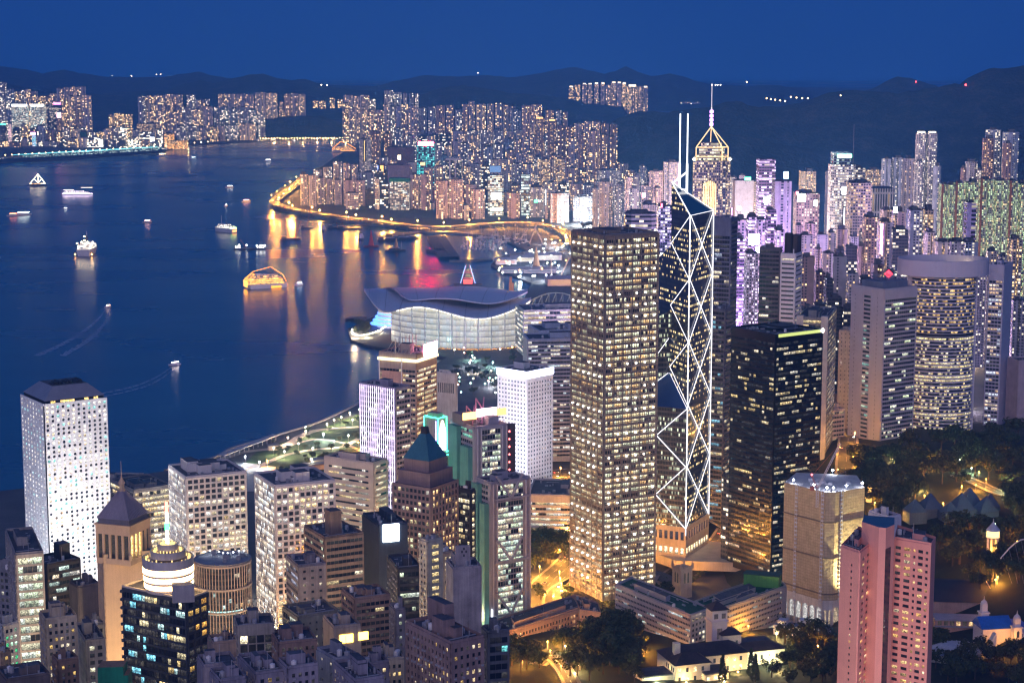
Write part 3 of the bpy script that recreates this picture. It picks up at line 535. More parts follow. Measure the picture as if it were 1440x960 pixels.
# violet glare quarter between the blue glass tower and the striped tower
G8 = 'violet lit blocks of the glaring quarter'
vg = [(1037, 1052, 303, 'white arch-fronted block lit violet, left of the glaring screen'), (1053, 1066, 300, 'violet block behind the glaring screen'), (1066, 1080, 306, 'violet slab right of the glaring screen'), (1080, 1092, 292, 'pale violet slab left of the finned tower'), (1092, 1104, 318, 'pink violet block at the foot of the finned tower'), (1036, 1048, 330, 'low white glowing block beside the bright street')]
for i, (a, b, c, lab) in enumerate(vg):
    o = sbox(a, b, c, 2500 - 25 * i, 8, vio if i % 2 else fm((.58, .5, .66), bay=5, fl=4, wf=.5, hf=.6, lit=.5, cols=((1, .6, .9), WHITE, (.8, .7, 1)), es=2.8), 'violet_block', lab, 'city block', dep=25, group=G8)
    if i == 1: sign(o, 1052, 1068, 329, 344, 2330, (.90, .70, 1.0), 110, 'glaring_screen', legs=False)
    if i == 0: sign(o, 1036, 1042, 289, 296, 2480, (.5, .7, 1), 6, 'round_lamp'); sign(o, 1027, 1031, 291, 312, 2480, (1, .2, .7), 4, 'pink_neon', legs=False)
    if i == 2: sign(o, 1073, 1082, 276, 285, 2470, (.95, .92, 1), 14, 'roof_sign')
    if i == 5: sign(o, 1062, 1069, 347, 356, 2360, (.6, .65, 1), 18, 'lower_screen', legs=False)
o = sbox(1049, 1069, 352, 2100, 8, fm((.55, .5, .6), bay=3, fl=3.4, wf=.6, hf=.5, lit=.45, cols=((.9, .7, 1), WHITE, WHITE), es=1.4), 'pale_street_tower', 'pale slab tower standing over the bright white street', 'tower', dep=25, style='h')
# ================================================================== near buildings, modelled window by window
def ss(a, b, x):
    t_ = max(0, min(1, (x - a) / (b - a))); return t_ * t_ * (3 - 2 * t_)
def hz(X, Y):
    """ground height of the slope that climbs towards the viewer and the garden hill on the right"""
    near = 43 * ss(1370, 1195, Y) + 60 * ss(1150, 820, Y) * ss(-40, 120, X)
    hill = 68 * ss(150, 330, X - (1500 - Y) * .12) * ss(2250, 1650, Y)
    k = 1 - .45 * ss(-60, -200, X)
    return 3 + max(near * k, hill) + (2.5 * mnoise.noise(Vector((X / 60, Y / 60, 1))) if max(near, hill) > 4 else 0)
def gz(px, py):
    z = 20
    for _ in range(25):
        p = gnd(px, py, z); z = .5 * z + .5 * hz(p.x, p.y)
    p = gnd(px, py, z); return Vector((p.x, p.y, hz(p.x, p.y)))
xs = [-700 + 20 * i for i in range(96)]; ys = [600 + 20 * i for i in range(86)]
vv = [(x, y, hz(x, y) if hz(x, y) > 4 else -4) for y in ys for x in xs]; nx = len(xs)
me = bpy.data.meshes.new('hillside'); me.from_pydata(vv, [], [(j * nx + i, j * nx + i + 1, (j + 1) * nx + i + 1, (j + 1) * nx + i) for j in range(len(ys) - 1) for i in range(nx - 1)])
me.polygons.foreach_set('use_smooth', [True] * len(me.polygons))
t = NT('garden_ground'); P = t.pos(); a = t.noise(P, 0.05, 5, .65)
t.set(col=t.ramp(a, [(.38, (.010, .014, .008)), (.55, (.022, .030, .014)), (.7, (.045, .045, .028))]), rough=.95); me.materials.append(t.mat)
o = bpy.data.objects.new('hillside', me); COL.objects.link(o); o['kind'] = 'structure'

PR = random.Random(99)
def pane(sp, lvl=None):
    """lamp colour of one pane"""
    lit, row_, cols, es = sp.get('lit', .4), sp.get('row', .3), sp.get('cols', (WARM, WHITE, WHITE, COOL)), sp.get('es', 1.0)
    p = lit + (row_ * ((lvl or .5) - .5) * 2)
    if PR.random() < p:
        c = PR.choice(cols); k = es * PR.uniform(.35, 1.0); return (c[0] * k, c[1] * k, c[2] * k, 1)
    k = PR.choice((0, 0, .01, .03)); return (k, k * .9, k * .8, 1)
PARTCAP = 100
class Face:
    """one outer wall from p to q (local plan points), with windows as spec says"""
    def __init__(s, p, q, z0, z1):
        s.p, s.q, s.z0, s.z1 = Vector(p), Vector(q), z0, z1; d = s.q - s.p; s.L = d.length; s.d = d / s.L; s.n = Vector((s.d.y, -s.d.x))
    def P(s, u, z, o): v = s.p + s.d * u + s.n * o; return (v.x, v.y, z)
    def bx(s, m, u0, u1, z0, z1, o0, o1, mi=0):
        c = [s.P(u, z, o) for o in (o0, o1) for z in (z0, z1) for u in (u0, u1)]
        U = ((u0, z0), (u1, z0), (u1, z1), (u0, z1))
        m.face([c[4], c[5], c[7], c[6]], U, mi); m.face([c[5], c[1], c[3], c[7]], None, mi); m.face([c[0], c[4], c[6], c[2]], None, mi)
        m.face([c[6], c[7], c[3], c[2]], None, mi); m.face([c[0], c[1], c[5], c[4]], None, mi)
    def qd(s, m, u0, u1, z0, z1, o, g):
        m.face([s.P(u0, z0, o), s.P(u1, z0, o), s.P(u1, z1, o), s.P(u0, z1, o)], [(u0, 0), (u1, 0), (u1, z1 - z0), (u0, z1 - z0)], 0, g)
def dress(o, fc, sp, wm, wall, stock):
    """wall MB, window parts of one face"""
    k = sp['k']; t_ = sp.get('t', .45); e = sp.get('edge', .8); top = sp.get('top', 2.0); z0 = fc.z0 + sp.get('base', 0)
    if k == 'blank': fc.bx(wall, 0, fc.L, fc.z0, fc.z1, 0, t_); return
    if k == 'mat': return
    fl, H1 = sp['fl'], fc.z1 - top; wh = sp['wh']
    n = max(1, int((H1 - z0) / fl)); L = fc.L - 2 * e; nb = max(1, round(L / sp['bay'])); b = L / nb; ww = sp.get('ww', .7) * b
    fc.bx(wall, 0, fc.L, fc.z1 - top, fc.z1, 0, t_)                                  # head band
    if z0 > fc.z0: fc.bx(wall, 0, fc.L, fc.z0, z0, 0, t_)
    for j in range(n):                                                              # spandrels
        za = H1 - (j + 1) * fl
        fc.bx(wall, 0, fc.L, za, za + fl - wh, 0, t_)
    zl = H1 - n * fl
    if zl > z0: fc.bx(wall, 0, fc.L, z0, zl, 0, t_)
    tp = t_ + sp.get('proud', .03)
    fc.bx(wall, 0, e, fc.z0, fc.z1, 0, tp); fc.bx(wall, fc.L - e, fc.L, fc.z0, fc.z1, 0, tp)
    if k == 'grid':
        pw = b - ww
        for i in range(nb + 1):
            u = e + i * b; a_, b_ = max(e, u - pw / 2), min(fc.L - e, u + pw / 2)
            if b_ - a_ > .05: fc.bx(wall, a_, b_, fc.z0, fc.z1 - top, 0, tp)
    elif sp.get('mull', .12) > 0:
        mw = sp.get('mull', .12)
        for i in range(1, nb): fc.bx(wall, e + i * b - mw / 2, e + i * b + mw / 2, z0, H1, 0, sp.get('mt', t_ * .5), sp.get('mm', 0))
    for j in range(n):
        za = H1 - (j + 1) * fl + fl - wh; lv = PR.random()
        if k == 'grid':
            for i in range(nb):
                if sp.get('ac') and PR.random() < .45: u_ = e + i * b + PR.uniform(.1, .8) * b; fc.bx(wall, u_, u_ + .9, za - .9, za - .2, t_, t_ + .55, 1)
                u = e + i * b + (b - ww) / 2; stock.append(('window', fc, [(u, u + ww, pane(sp, lv))], za, za + wh))
        else:
            i = 0; strip = []
            while i < nb:
                r_ = min(nb - i, PR.choice((1, 1, 2, 3))); g = pane(sp, lv)
                for q in range(r_):
                    f_ = PR.uniform(.75, 1); strip.append((e + (i + q) * b, e + (i + q + 1) * b, (g[0] * f_, g[1] * f_, g[2] * f_, 1)))
                i += r_
            stock.append(('ribbon_window', fc, strip, za, za + wh))
def hang(o, stock, cap=None):
    """the panes as parts: the highest ones each on its own, the rest of a big facade as one mass"""
    stock.sort(key=lambda s_: -s_[3]); cap = cap or PARTCAP
    for i, (nm, fc, strip, za, zb_) in enumerate(stock[:cap]):
        m = MB()
        for u0, u1, g in strip: fc.qd(m, u0, u1, za, zb_, .06, g)
        m.build(nm, PANE, o)
    if len(stock) > cap:
        m = MB()
        for nm, fc, strip, za, zb_ in stock[cap:]:
            for u0, u1, g in strip: fc.qd(m, u0, u1, za, zb_, .06, g)
        kind(m.build(stock[0][0], PANE, o), 'stuff')
def roofkit(o, poly, h, wallmat, n, seed, ph=(3, 6)):
    """parapet, plant rooms, ducts and small gear on a flat roof"""
    r = random.Random(seed); c = Vector((sum(p[0] for p in poly) / len(poly), sum(p[1] for p in poly) / len(poly)))
    m = MB(); k = len(poly)
    inn = [tuple(c + (Vector(p) - c) * .965) for p in poly]
    for i in range(k):
        a, b, ai, bi = poly[i], poly[(i + 1) % k], inn[i], inn[(i + 1) % k]
        m.prism([a, b, bi, ai], h, h + 1.3, 0)
    m.build('parapet', wallmat, o)
    ax = [Vector(poly[1]) - Vector(poly[0]), Vector(poly[-1]) - Vector(poly[0])]; p0 = Vector(poly[0])
    def q(u, v): w = p0 + ax[0] * u + ax[1] * v; return (w.x, w.y)
    for i in range(n):
        u, v = r.uniform(.12, .55), r.uniform(.12, .5); du, dv = r.uniform(.18, .36), r.uniform(.2, .4); hh = r.uniform(*ph)
        u1, v1 = min(.9, u + du), min(.9, v + dv)
        mm = MB(); mm.prism([q(u, v), q(u1, v), q(u1, v1), q(u, v1)], h + .02 * (i + 1), h + hh, 0, 1)
        pl = mm.build('roof_plant', [wallmat, ROOFM], o)
    m = MB()
    for i in range(5 + n * 3):
        u, v = r.uniform(.06, .88), r.uniform(.06, .88); s_ = r.uniform(.015, .05)
        m.prism([q(u, v), q(u + s_, v), q(u + s_, v + s_), q(u, v + s_)], h - .05, h + r.uniform(.8, 2.2), 0)
    m.bar((*q(.05, .08), h + 1), (*q(.9, .1), h + 1), .25); m.bar((*q(.5, .1), h), (*q(.5, .1), h + r.uniform(5, 9)), .12)
    kind(m.build('roof_gear', STEEL, o), 'stuff')
    if n:
        for i in range(2):
            m = MB(); w_ = q(r.uniform(.1, .85), r.uniform(.1, .85)); m.lathe([(1.1, h - .05), (1.1, h + 2.4), (.3, h + 2.8), (0, h + 2.9)], w_[0], w_[1], 10, 0); m.build('water_tank', WHITEP if r.random() < .5 else STEEL, o)
        m = MB()
        for i in range(3): u, v = r.uniform(.05, .6), r.uniform(.05, .9); m.bar((*q(u, v), h + .35), (*q(u + r.uniform(.15, .35), v), h + .35), .14)
        kind(m.build('roof_pipe', WHITEP, o), 'stuff')
def build_office(name, label, cat, pts, zb, h, faces, wall, back=None, plants=2, seed=1, group=None, cap=None, roof=None, org=None, ph=(3, 6), kit=True):
    """pts: plan points (world), ccw; faces: {edge index: spec}; edge i runs from point i to i+1"""
    org = Vector(pts[0]) if org is None else Vector(org)
    o = thing(name, label, cat, (org.x, org.y, zb), 0, group)
    pl = [(p[0] - org.x, p[1] - org.y) for p in pts]; k = len(pl)
    wm = wall if not isinstance(wall, tuple) else wallm(wall); bm = back or wm
    m = MB(); u = 0
    for i in range(k):
        a, b = pl[i], pl[(i + 1) % k]; L = math.hypot(b[0] - a[0], b[1] - a[1])
        m.face([(a[0], a[1], 0), (b[0], b[1], 0), (b[0], b[1], h - .3), (a[0], a[1], h - .3)], [(u, 0), (u + L, 0), (u + L, h), (u, h)], 0 if i in faces and faces[i]['k'] not in ('mat',) else 1); u += L + .5
    m.face([(p[0], p[1], h - .3) for p in pl], None, 2); m.face([(p[0], p[1], 0) for p in reversed(pl)], None, 2)
    m.build('body', [DARK, bm, roof or ROOFM], o)
    w = MB(); stock = []
    for i, sp in faces.items(): dress(o, Face(pl[i], pl[(i + 1) % k], 0, h), sp, wm, w, stock)
    if w.f: w.build('wall', [wm, STEEL], o)
    if stock: hang(o, stock, cap)
    if kit: roofkit(o, pl, h - .3, wm, plants, seed, ph)
    return o
def sq(cx_, xl, xr): return math.degrees(math.atan((cx_ - xl) / (xr - cx_)) - math.atan((cx_ - 720) / F))
def office(name, label, cat, c, Y, xl, xr, zb, A, B, wall, a=None, d=None, **k):
    """tower seen at a corner: c = picture point of the near roof corner, right face to column xr, left face to column xl"""
    C = at(c[0], c[1], Y); an = R(sq(c[0], xl, xr) if a is None else a); ca, sa = math.cos(an), math.sin(an)
    wr = lineto(C, ca, sa, xr); wl = d or lineto(C, -sa, ca, xl); c2 = Vector((C.x, C.y)); r_, l_ = Vector((ca, sa)), Vector((-sa, ca))
    if not 3 < wl < 95 or not 3 < wr < 130:                       # that angle cannot show both faces from here: square on instead
        an = R(sq(c[0], xl, xr)); ca, sa = math.cos(an), math.sin(an); wr = lineto(C, ca, sa, xr); wl = d or lineto(C, -sa, ca, xl); r_, l_ = Vector((ca, sa)), Vector((-sa, ca)); print('ANGLE', name, label[:30], round(wr), round(wl))
    pts = [c2, c2 + r_ * wr, c2 + r_ * wr + l_ * wl, c2 + l_ * wl]
    f = {0: A, 3: B}
    o = build_office(name, label, cat, [tuple(p) for p in pts], zb, C.z - zb, {i: s_ for i, s_ in f.items() if s_}, wall, **k)
    o['wr'] = wr; o['wl'] = wl; o['an'] = an; del o['wr'], o['wl'], o['an']
    return o, wr, wl, an, C.z - zb
def grid(bay, fl, ww=.6, wh=1.9, **k): return dict(k='grid', bay=bay, fl=fl, ww=ww, wh=wh, **k)
def band(bay, fl, wh=1.9, **k): return dict(k='band', bay=bay, fl=fl, wh=wh, **k)
BLANK = dict(k='blank')
YEL = ((1, .8, .42), (1, .72, .34), (1, .86, .55), WHITE)
WHT = ((1, .93, .78), WHITE, (1, .97, .9))
BK = FAR['g'][1]
# ---------------- white tower with round windows
C = at(62, 570, 1300); an = R(sq(62, 30, 150)); ca, sa = math.cos(an), math.sin(an); wr = lineto(C, ca, sa, 150); wl = lineto(C, -sa, ca, 30)
o = thing('porthole_tower', 'white floodlit tower with rows of round windows and a hipped metal roof', 'office tower', (C.x, C.y, 4), an); h = C.z - 4
jw = wallm((.74, .74, .76), .6, .08); wall = MB(); stock = []
m = MB(); m.box(.0, .0, 0, wr, wl, h - .3, 0, 1)
for f_ in (0, 3): m.m[f_] = 2
m.build('body', [jw, ROOFM, DARK], o)
def round_face(fc, nb, fl, rad, t_=.7):
    n = int(fc.z1 / fl); b = fc.L / nb; N = 10
    for j in range(n):
        lv = PR.random()
        for i in range(nb):
            u, z = (i + .5) * b, fc.z1 - (j + .62) * fl
            ring = [(u + rad * math.cos(2 * math.pi * q / N), z + rad * math.sin(2 * math.pi * q / N)) for q in range(N)]
            def sqp(a_):
                c_, s_ = math.cos(a_), math.sin(a_); k_ = 1 / max(abs(c_), abs(s_)); return (u + c_ * k_ * b / 2, z + s_ * k_ * fl / 2)
            out = [sqp(2 * math.pi * q / N) for q in range(N)]
            for q in range(N):
                r_ = (q + 1) % N; a0, a1 = 2 * math.pi * q / N, 2 * math.pi * (q + 1) / N
                cor = [c_ for c_ in (math.pi / 4, 3 * math.pi / 4, 5 * math.pi / 4, 7 * math.pi / 4) if a0 < c_ < a1]
                oo = [out[q]] + [sqp(c_) for c_ in cor] + [out[r_]]
                wall.face([fc.P(*ring[q], t_)] + [fc.P(*p_, t_) for p_ in oo] + [fc.P(*ring[r_], t_)], None, 0)
                wall.face([fc.P(*ring[q], .02), fc.P(*ring[r_], .02), fc.P(*ring[r_], t_), fc.P(*ring[q], t_)], None, 0)
            g = pane(dict(lit=.62, row=.35, cols=(WHT + ((1, .8, .5), (.3, .85, .75))), es=1.5), lv)
            stock.append((fc, ring, z, g))
    zb_ = fc.z1 - n * fl - .12 * fl + .0
    fc.bx(wall, 0, fc.L, 0, fc.z1 - (n + .12) * fl, 0, t_); fc.bx(wall, 0, fc.L, fc.z1 - .12 * fl, fc.z1 + 1, 0, t_ + .05)
round_face(Face((0, 0), (wr, 0), 0, h), 12, 3.15, 1.05); round_face(Face((0, wl), (0, 0), 0, h), 8, 3.15, 1.05)
wall.build('wall', jw, o)
stock.sort(key=lambda s_: -s_[2]); rest = MB()
for i, (fc, ring, z, g) in enumerate(stock):
    m = MB() if i < 100 else rest
    m.face([fc.P(*p_, .08) for p_ in ring], [(p_[0], p_[1] - z + 1.5) for p_ in ring], 0, g)
    if i < 100: m.build('round_window', PANE, o)
kind(rest.build('round_window', PANE, o), 'stuff')
m = MB(); m.box(1.5, 1.5, h - .3, wr - 1.5, wl - 1.5, h + 2.6); 
for i in range(12): 
    if PR.random() < .7: m.face([(2 + i * (wr - 4) / 12, 1.42, h + .4), (1.6 + (i + 1) * (wr - 4) / 12, 1.42, h + .4), (1.6 + (i + 1) * (wr - 4) / 12, 1.42, h + 2.2), (2 + i * (wr - 4) / 12, 1.42, h + 2.2)], None, 1, (1, .62, .18, 1) if PR.random() < .7 else (0, 0, 0, 1))
m.build('attic_storey', [DARK, PANE], o)
m = MB(); i0, i1 = .4, .27; P4 = lambda k_: [(wr * k_, wl * k_), (wr * (1 - k_), wl * k_), (wr * (1 - k_), wl * (1 - k_)), (wr * k_, wl * (1 - k_))]
m.prism(P4(.02), h + 2.7, h + 11, 0, 1, None, None, P4(.22)); m.build('hipped_roof', [wallm((.30, .31, .36), .45, .1, metal=.3), ROOFM], o)
m = MB()
for i in range(9): m.box(wr * (.26 + .055 * i), wl * .3, h + 10.9, wr * (.29 + .055 * i), wl * (.5 + .02 * (i % 3)), h + 12 + (i % 3) * .6)
m.build('roof_gear', DARK, o)
# ---------------- behind it: terminal offices
office('terminal_office', 'low grid fronted office with golden windows behind the stone tower', 'office block', (128, 677), 1480, 121, 189, 4, grid(3, 3.4, .7, 2.2, lit=.55, cols=YEL), grid(3, 3.4, .7, 2.2, lit=.5, cols=YEL), (.34, .33, .34), a=-4, d=30, seed=31, back=BK)
office('terminal_hall', 'long flat roofed terminal hall with gold lit sides by the harbour', 'terminal', (188, 690), 1400, 150, 242, 4, band(3, 4.2, 2.8, lit=.75, cols=YEL, mull=.25), band(3, 4.2, 2.8, lit=.7, cols=YEL), (.3, .28, .28), a=34, d=45, plants=3, seed=32, back=BK, ph=(2, 4))
# ---------------- stone tower with pyramid roof
tan = wallm((.55, .40, .26), .85, .1)
o, wr, wl, an, h = office('stone_tower', 'tan stone tower with a ribbed pyramid roof, lantern and tall arched openings', 'tower', (146, 779), 950, 137, 216, 20, BLANK, grid(2.4, 3.6, .5, 2.2, lit=.12, cols=YEL, edge=.6), tan, seed=33, plants=0, kit=False)
C2 = at(182, 742, 945); a2 = R(sq(182, 134, 211)); L2 = lineto(C2, -math.sin(a2), math.cos(a2), 134); W2 = lineto(C2, math.cos(a2), math.sin(a2), 211); hz2 = C2.z - 20 - h
m = MB(); S2 = (L2 + W2) / 2
def loc2(x, y): v = Vector((C2.x, C2.y)) - Vector((o.location.x, o.location.y)) + Vector((math.cos(a2) * x - math.sin(a2) * y, math.sin(a2) * x + math.cos(a2) * y)); return (v.x, v.y)
def pr(m, x0, y0, x1, y1, z0, z1, mi=0, mt=None, top=None): m.prism([loc2(x0, y0), loc2(x1, y0), loc2(x1, y1), loc2(x0, y1)], z0, z1, mi, mt, None, None, [loc2(*p_) for p_ in top] if top else None)
pr(m, .8, .8, W2 - .8, L2 - .8, h - 2, h + hz2 - .5, 1)
for u in range(6):
    x = u * (W2 - 1.2) / 5; y = u * (L2 - 1.2) / 5
    pr(m, x, 0, x + 1.2, .9, h - 2, h + hz2 - 4.5)
    if u: pr(m, 0, y, .9, y + 1.2, h - 2, h + hz2 - 4.5)
pr(m, -.02, -.02, W2, L2, h + hz2 - 4.5, h + hz2); pr(m, -.5, -.5, W2 + .5, L2 + .5, h + hz2, h + hz2 + .9); pr(m, 0.02, 0.02, W2 - .02, L2 - .02, h - 5, h - 2.01)
m.build('belvedere', [tan, DARK], o)
for u in range(5):
    for fx in (0, 1):
        m = MB(); g = (.9, .62, .2, 1) if PR.random() < .25 else (.02, .015, .01, 1); w_ = (W2 if fx == 0 else L2); s0, s1 = 1.2 + u * (w_ - 1.2) / 5, (u + 1) * (w_ - 1.2) / 5
        q = [loc2(s0, .78), loc2(s1, .78)] if fx == 0 else [loc2(.78, s0), loc2(.78, s1)]
        m.face([(*q[0], h - 1.9), (*q[1], h - 1.9), (*q[1], h + hz2 - 4.6), (*q[0], h + hz2 - 4.6)], [(0, 0), (2, 0), (2, 8), (0, 8)], 0, g); m.build('tall_window', PANE, o)
m = MB(); dz = h + hz2 + .9; pr(m, 1, 1, W2 - 1, L2 - 1, dz, dz + 2.6, 0)
pr(m, .4, .4, W2 - .4, L2 - .4, dz + 2.6, dz + 15.5, 1, None, [(W2 * .42, L2 * .42), (W2 * .58, L2 * .42), (W2 * .58, L2 * .58), (W2 * .42, L2 * .58)])
for i in range(1, 14):
    f_ = i / 14; k_ = abs(f_ - .5) * 2
    for ax in (0, 1):
        p_ = (W2 * f_, .3) if ax == 0 else (.3, L2 * f_); tq = (W2 * (.42 + .16 * f_), L2 * .42 - .1) if ax == 0 else (W2 * .42 - .1, L2 * (.42 + .16 * f_))
        m.bar((*loc2(*p_), dz + 2.7), (*loc2(*tq), dz + 15.4), .14, 1)
m.build('pyramid_roof', [wallm((.16, .15, .17), .5, .15), wallm((.27, .25, .30), .45, .12, metal=.2)], o)
cx2, cy2 = loc2(W2 / 2, L2 / 2); m = MB(); m.lathe([(1.9, dz + 15.4), (1.9, dz + 16.2), (1.3, dz + 16.3), (1.3, dz + 19), (1.9, dz + 19.1), (1.7, dz + 20), (.25, dz + 22.5), (.12, dz + 31), (0, dz + 31.2)], cx2, cy2, 10, 0, False); m.build('lantern', tan, o)
for sx, sy in ((0, 0), (W2, 0)):
    m = MB(); q = loc2(sx, sy); m.lathe([(.9, h - 2), (.9, h + .8), (.6, h + .9), (.12, h + 9)], q[0] + .0, q[1], 4, 0, False); m.build('obelisk', tan, o)
# ---------------- glass tower under glowing rings
gl = wallm((.05, .06, .08), .3)
o, wr, wl, an, h = office('ring_topped_tower', 'dark blue glass tower under a glowing stack of rings and a lit mast', 'office tower', (262, 843), 850, 172, 291, 30, band(4, 3.8, 2.5, lit=.25, row=.1, cols=((1, .6, .15), (1, .5, .1)), mull=1.6, es=1.1), band(1.9, 4.0, 2.9, lit=.30, row=.28, cols=((1, .72, .3), (.25, .75, .95), (1, .85, .5), (.6, .9, .9)), mull=.1), gl, a=58, plants=0, seed=34, back=FAR['d'][1], kit=False)
B0 = Vector((o.location.x, o.location.y)); rc = at(237, 815, 868); cx3, cy3 = rc.x - B0.x, rc.y - B0.y
m = MB()
for k_ in range(int(h / 4.0) + 1):
    z = h - 2 - k_ * 4.0
    if z > 3: l_ = Vector((-math.sin(an), math.cos(an))) * wl; m.lathe([(0, z - .7), (1.3, z - .5), (1.3, z + .5), (0, z + .7)], l_.x, l_.y, 10)
m.build('bullnose_ledge', gl, o); m = MB()
for p_, q_ in (((0, 0), (wr, 0)), ((wr, 0), (wr, wl)), ((wr, wl), (0, wl)), ((0, wl), (0, 0))):
    f_ = lambda p__: (math.cos(an) * p__[0] - math.sin(an) * p__[1], math.sin(an) * p__[0] + math.cos(an) * p__[1])
    a_, b_ = f_(p_), f_(q_); m.bar((*a_, h + .4), (*b_, h + .4), .6)
m.build('parapet', wallm((.5, .45, .38)), o)
drum = wallm((.45, .42, .42)); RR = 36 / F * 868 * 1.02
prof = [(RR * .95, h - .2)]
z = h
for i, (dz, k_) in enumerate(((2.0, 0), (2.2, 1), (1.3, 0), (2.2, 1), (1.3, 0), (2.6, 1))):
    m = MB(); rr = RR * (.93 + .012 * i)
    m.lathe([(rr - .3, z), (rr if k_ == 0 else rr + .15, z + .01), (rr if k_ == 0 else rr + .15, z + dz), (rr - .3, z + dz + .01)], cx3, cy3, 40, 0, True)
    m.build('glowing_ring' if k_ else 'drum_band', glowm((1, .62, .25), 7) if k_ else drum, o); z += dz
for r0, hh, gap in ((1.0, 4.2, 1.6), (.68, 3.4, 1.2), (.4, 3.2, .5)):
    m = MB(); m.lathe([(RR * r0, z + .02), (RR * r0 + .1, z + hh), (RR * r0 - .4, z + hh), (RR * r0 - .5, z + hh - 1.6), (0.1, z + hh - 1.55)], cx3, cy3, 36, 0, True, False); m.build('drum_tier', drum, o)
    m = MB()
    for i in range(26):
        a_ = 2 * math.pi * i / 26; rr = RR * (r0 - .14); m.bar((cx3 + rr * math.cos(a_), cy3 + rr * math.sin(a_), z + hh - 1.5), (cx3 + rr * math.cos(a_), cy3 + rr * math.sin(a_), z + hh + PR.uniform(-.4, .8)), .35)
    m.build('roof_lamps', glowm((1, .65, .22), 1.0, False), o); z += hh - .4 + gap * .2
for c_, a_, b_ in (((1, .85, .75), 0, 6.5), ((.05, .9, .25), 6.5, 10), ((1, .8, .7), 10, 15), ((1, .12, .08), 15, 20)):
    m = MB(); m.bar((cx3, cy3, z + a_), (cx3, cy3, z + b_), .7 if c_[1] != .9 else 1.0, 0, 8); m.build('lit_mast', glowm(c_, 5), o)
pb = at(256, 840, 845) - Vector((B0.x, B0.y, 30)); m = MB(); s_ = 5.4; m.prism([(pb.x - s_ + 1, pb.y), (pb.x + s_, pb.y + 2), (pb.x + s_ - 2, pb.y + 6), (pb.x - s_, pb.y + 5)], h - .1, h + 8.2); m.build('plant_house', wallm((.3, .29, .31)), o)
# ---------------- round fluted tower
cc = at(313, 784, 1025); zt_ = cc.z; Rr = 40 / F * 1040; o = thing('fluted_round_tower', 'round tower of vertical pale fins with floodlit roof gear', 'office tower', (cc.x, cc.y, 15)); h = zt_ - 15
m = MB(); m.lathe([(Rr - .5, 0), (Rr - .5, h - 1)], 0, 0, 48); m.build('glass_drum', DARK, o)
fin = wallm((.40, .33, .29)); m = MB()
for i in range(56):
    a_ = 2 * math.pi * i / 56; c_, s_ = math.cos(a_), math.sin(a_); m.bar((Rr * c_, Rr * s_, 0), (Rr * c_, Rr * s_, h), .28)
m.build('fins', fin, o)
for k_ in range(int(h / 13)):
    m = MB(); z = h - 2 - k_ * 13; m.lathe([(Rr - .4, z), (Rr + .5, z + .05), (Rr + .5, z + 1.1), (Rr - .4, z + 1.15)], 0, 0, 48); m.build('ring_beam', fin, o)
for k_ in range(int(h / 3.4)):
    m = MB(); z = h - 4.6 - k_ * 3.4; lv = PR.random()
    for i in range(56):
        a_, b_ = 2 * math.pi * i / 56, 2 * math.pi * (i + 1) / 56; g = pane(dict(lit=.10, row=.12, cols=(WARM, WHITE, (.6, .9, .85))), lv)
        if lv > .86: g = (.55 * PR.uniform(.6, 1), .8, .75, 1) if 26 < i < 50 else g
        m.face([((Rr - .42) * math.cos(a_), (Rr - .42) * math.sin(a_), z), ((Rr - .42) * math.cos(b_), (Rr - .42) * math.sin(b_), z), ((Rr - .42) * math.cos(b_), (Rr - .42) * math.sin(b_), z + 2.2), ((Rr - .42) * math.cos(a_), (Rr - .42) * math.sin(a_), z + 2.2)], [(0, 0), (1, 0), (1, 2), (0, 2)], 0, g)
    m.build('ribbon_window', PANE, o)
m = MB(); m.lathe([(Rr - .4, h - 1), (Rr + .3, h), (Rr - 1, h), (Rr - 1.1, h - .8), (.1, h - .8)], 0, 0, 48); 
for i in range(10): x, y = PR.uniform(-9, 9), PR.uniform(-7, 9); m.box(x, y, h - .8, x + PR.uniform(1, 4), y + PR.uniform(1, 3), h + PR.uniform(.5, 2.5))
m.build('roof', wallm((.3, .31, .34)), o); m = MB()
for i in range(9): x, y = -11 + 2.7 * i, 6 + 3 * math.sin(i); m.lathe([(0, h + 1.4), (.5, h + 1.8), (0, h + 2.2)], x, y, 8)
m.build('roof_floodlights', glowm((.9, .95, 1), 10), o)
# ---------------- two white grid blocks
wg = wallm((.66, .62, .60), .7, .08)
office('white_grid_block', 'white office block of deep square windows nearer the round window tower', 'office block', (261, 672), 1280, 237, 346, 8, grid(4.0, 3.95, .74, 2.7, lit=.52, row=.5, cols=WHT + YEL, t=.9, top=1.6), grid(3.0, 3.95, .8, 3.1, lit=.6, row=.3, cols=WHT + ((.8, .95, .9),), t=.35, top=1.6), wg, plants=5, seed=41, back=BK, ph=(3, 8))
office('white_grid_block', 'white office block of deep square windows in front of the lawn park', 'office block', (386, 684), 1200, 358, 471, 8, grid(4.0, 3.95, .74, 2.7, lit=.55, row=.45, cols=YEL + WHT, t=.9, top=1.6), grid(2.8, 3.95, .85, 3.2, lit=.6, row=.3, cols=WHT + ((.75, .9, .95),), t=.3, top=1.6), wg, plants=5, seed=42, back=BK, ph=(3, 8))
m_ = wallm((.64, .52, .44), .8, .08)
office('banded_white_block', 'cream block with long ribbon windows and round corner piers', 'office block', (525, 652), 1300, 456, 545, 8, band(3, 4.1, 1.7, lit=.6, cols=YEL, mull=.0, edge=2), band(3, 4.1, 1.5, lit=.6, cols=YEL + WHT, mull=0, edge=4, top=5), m_, a=58, plants=3, seed=43, back=BK)
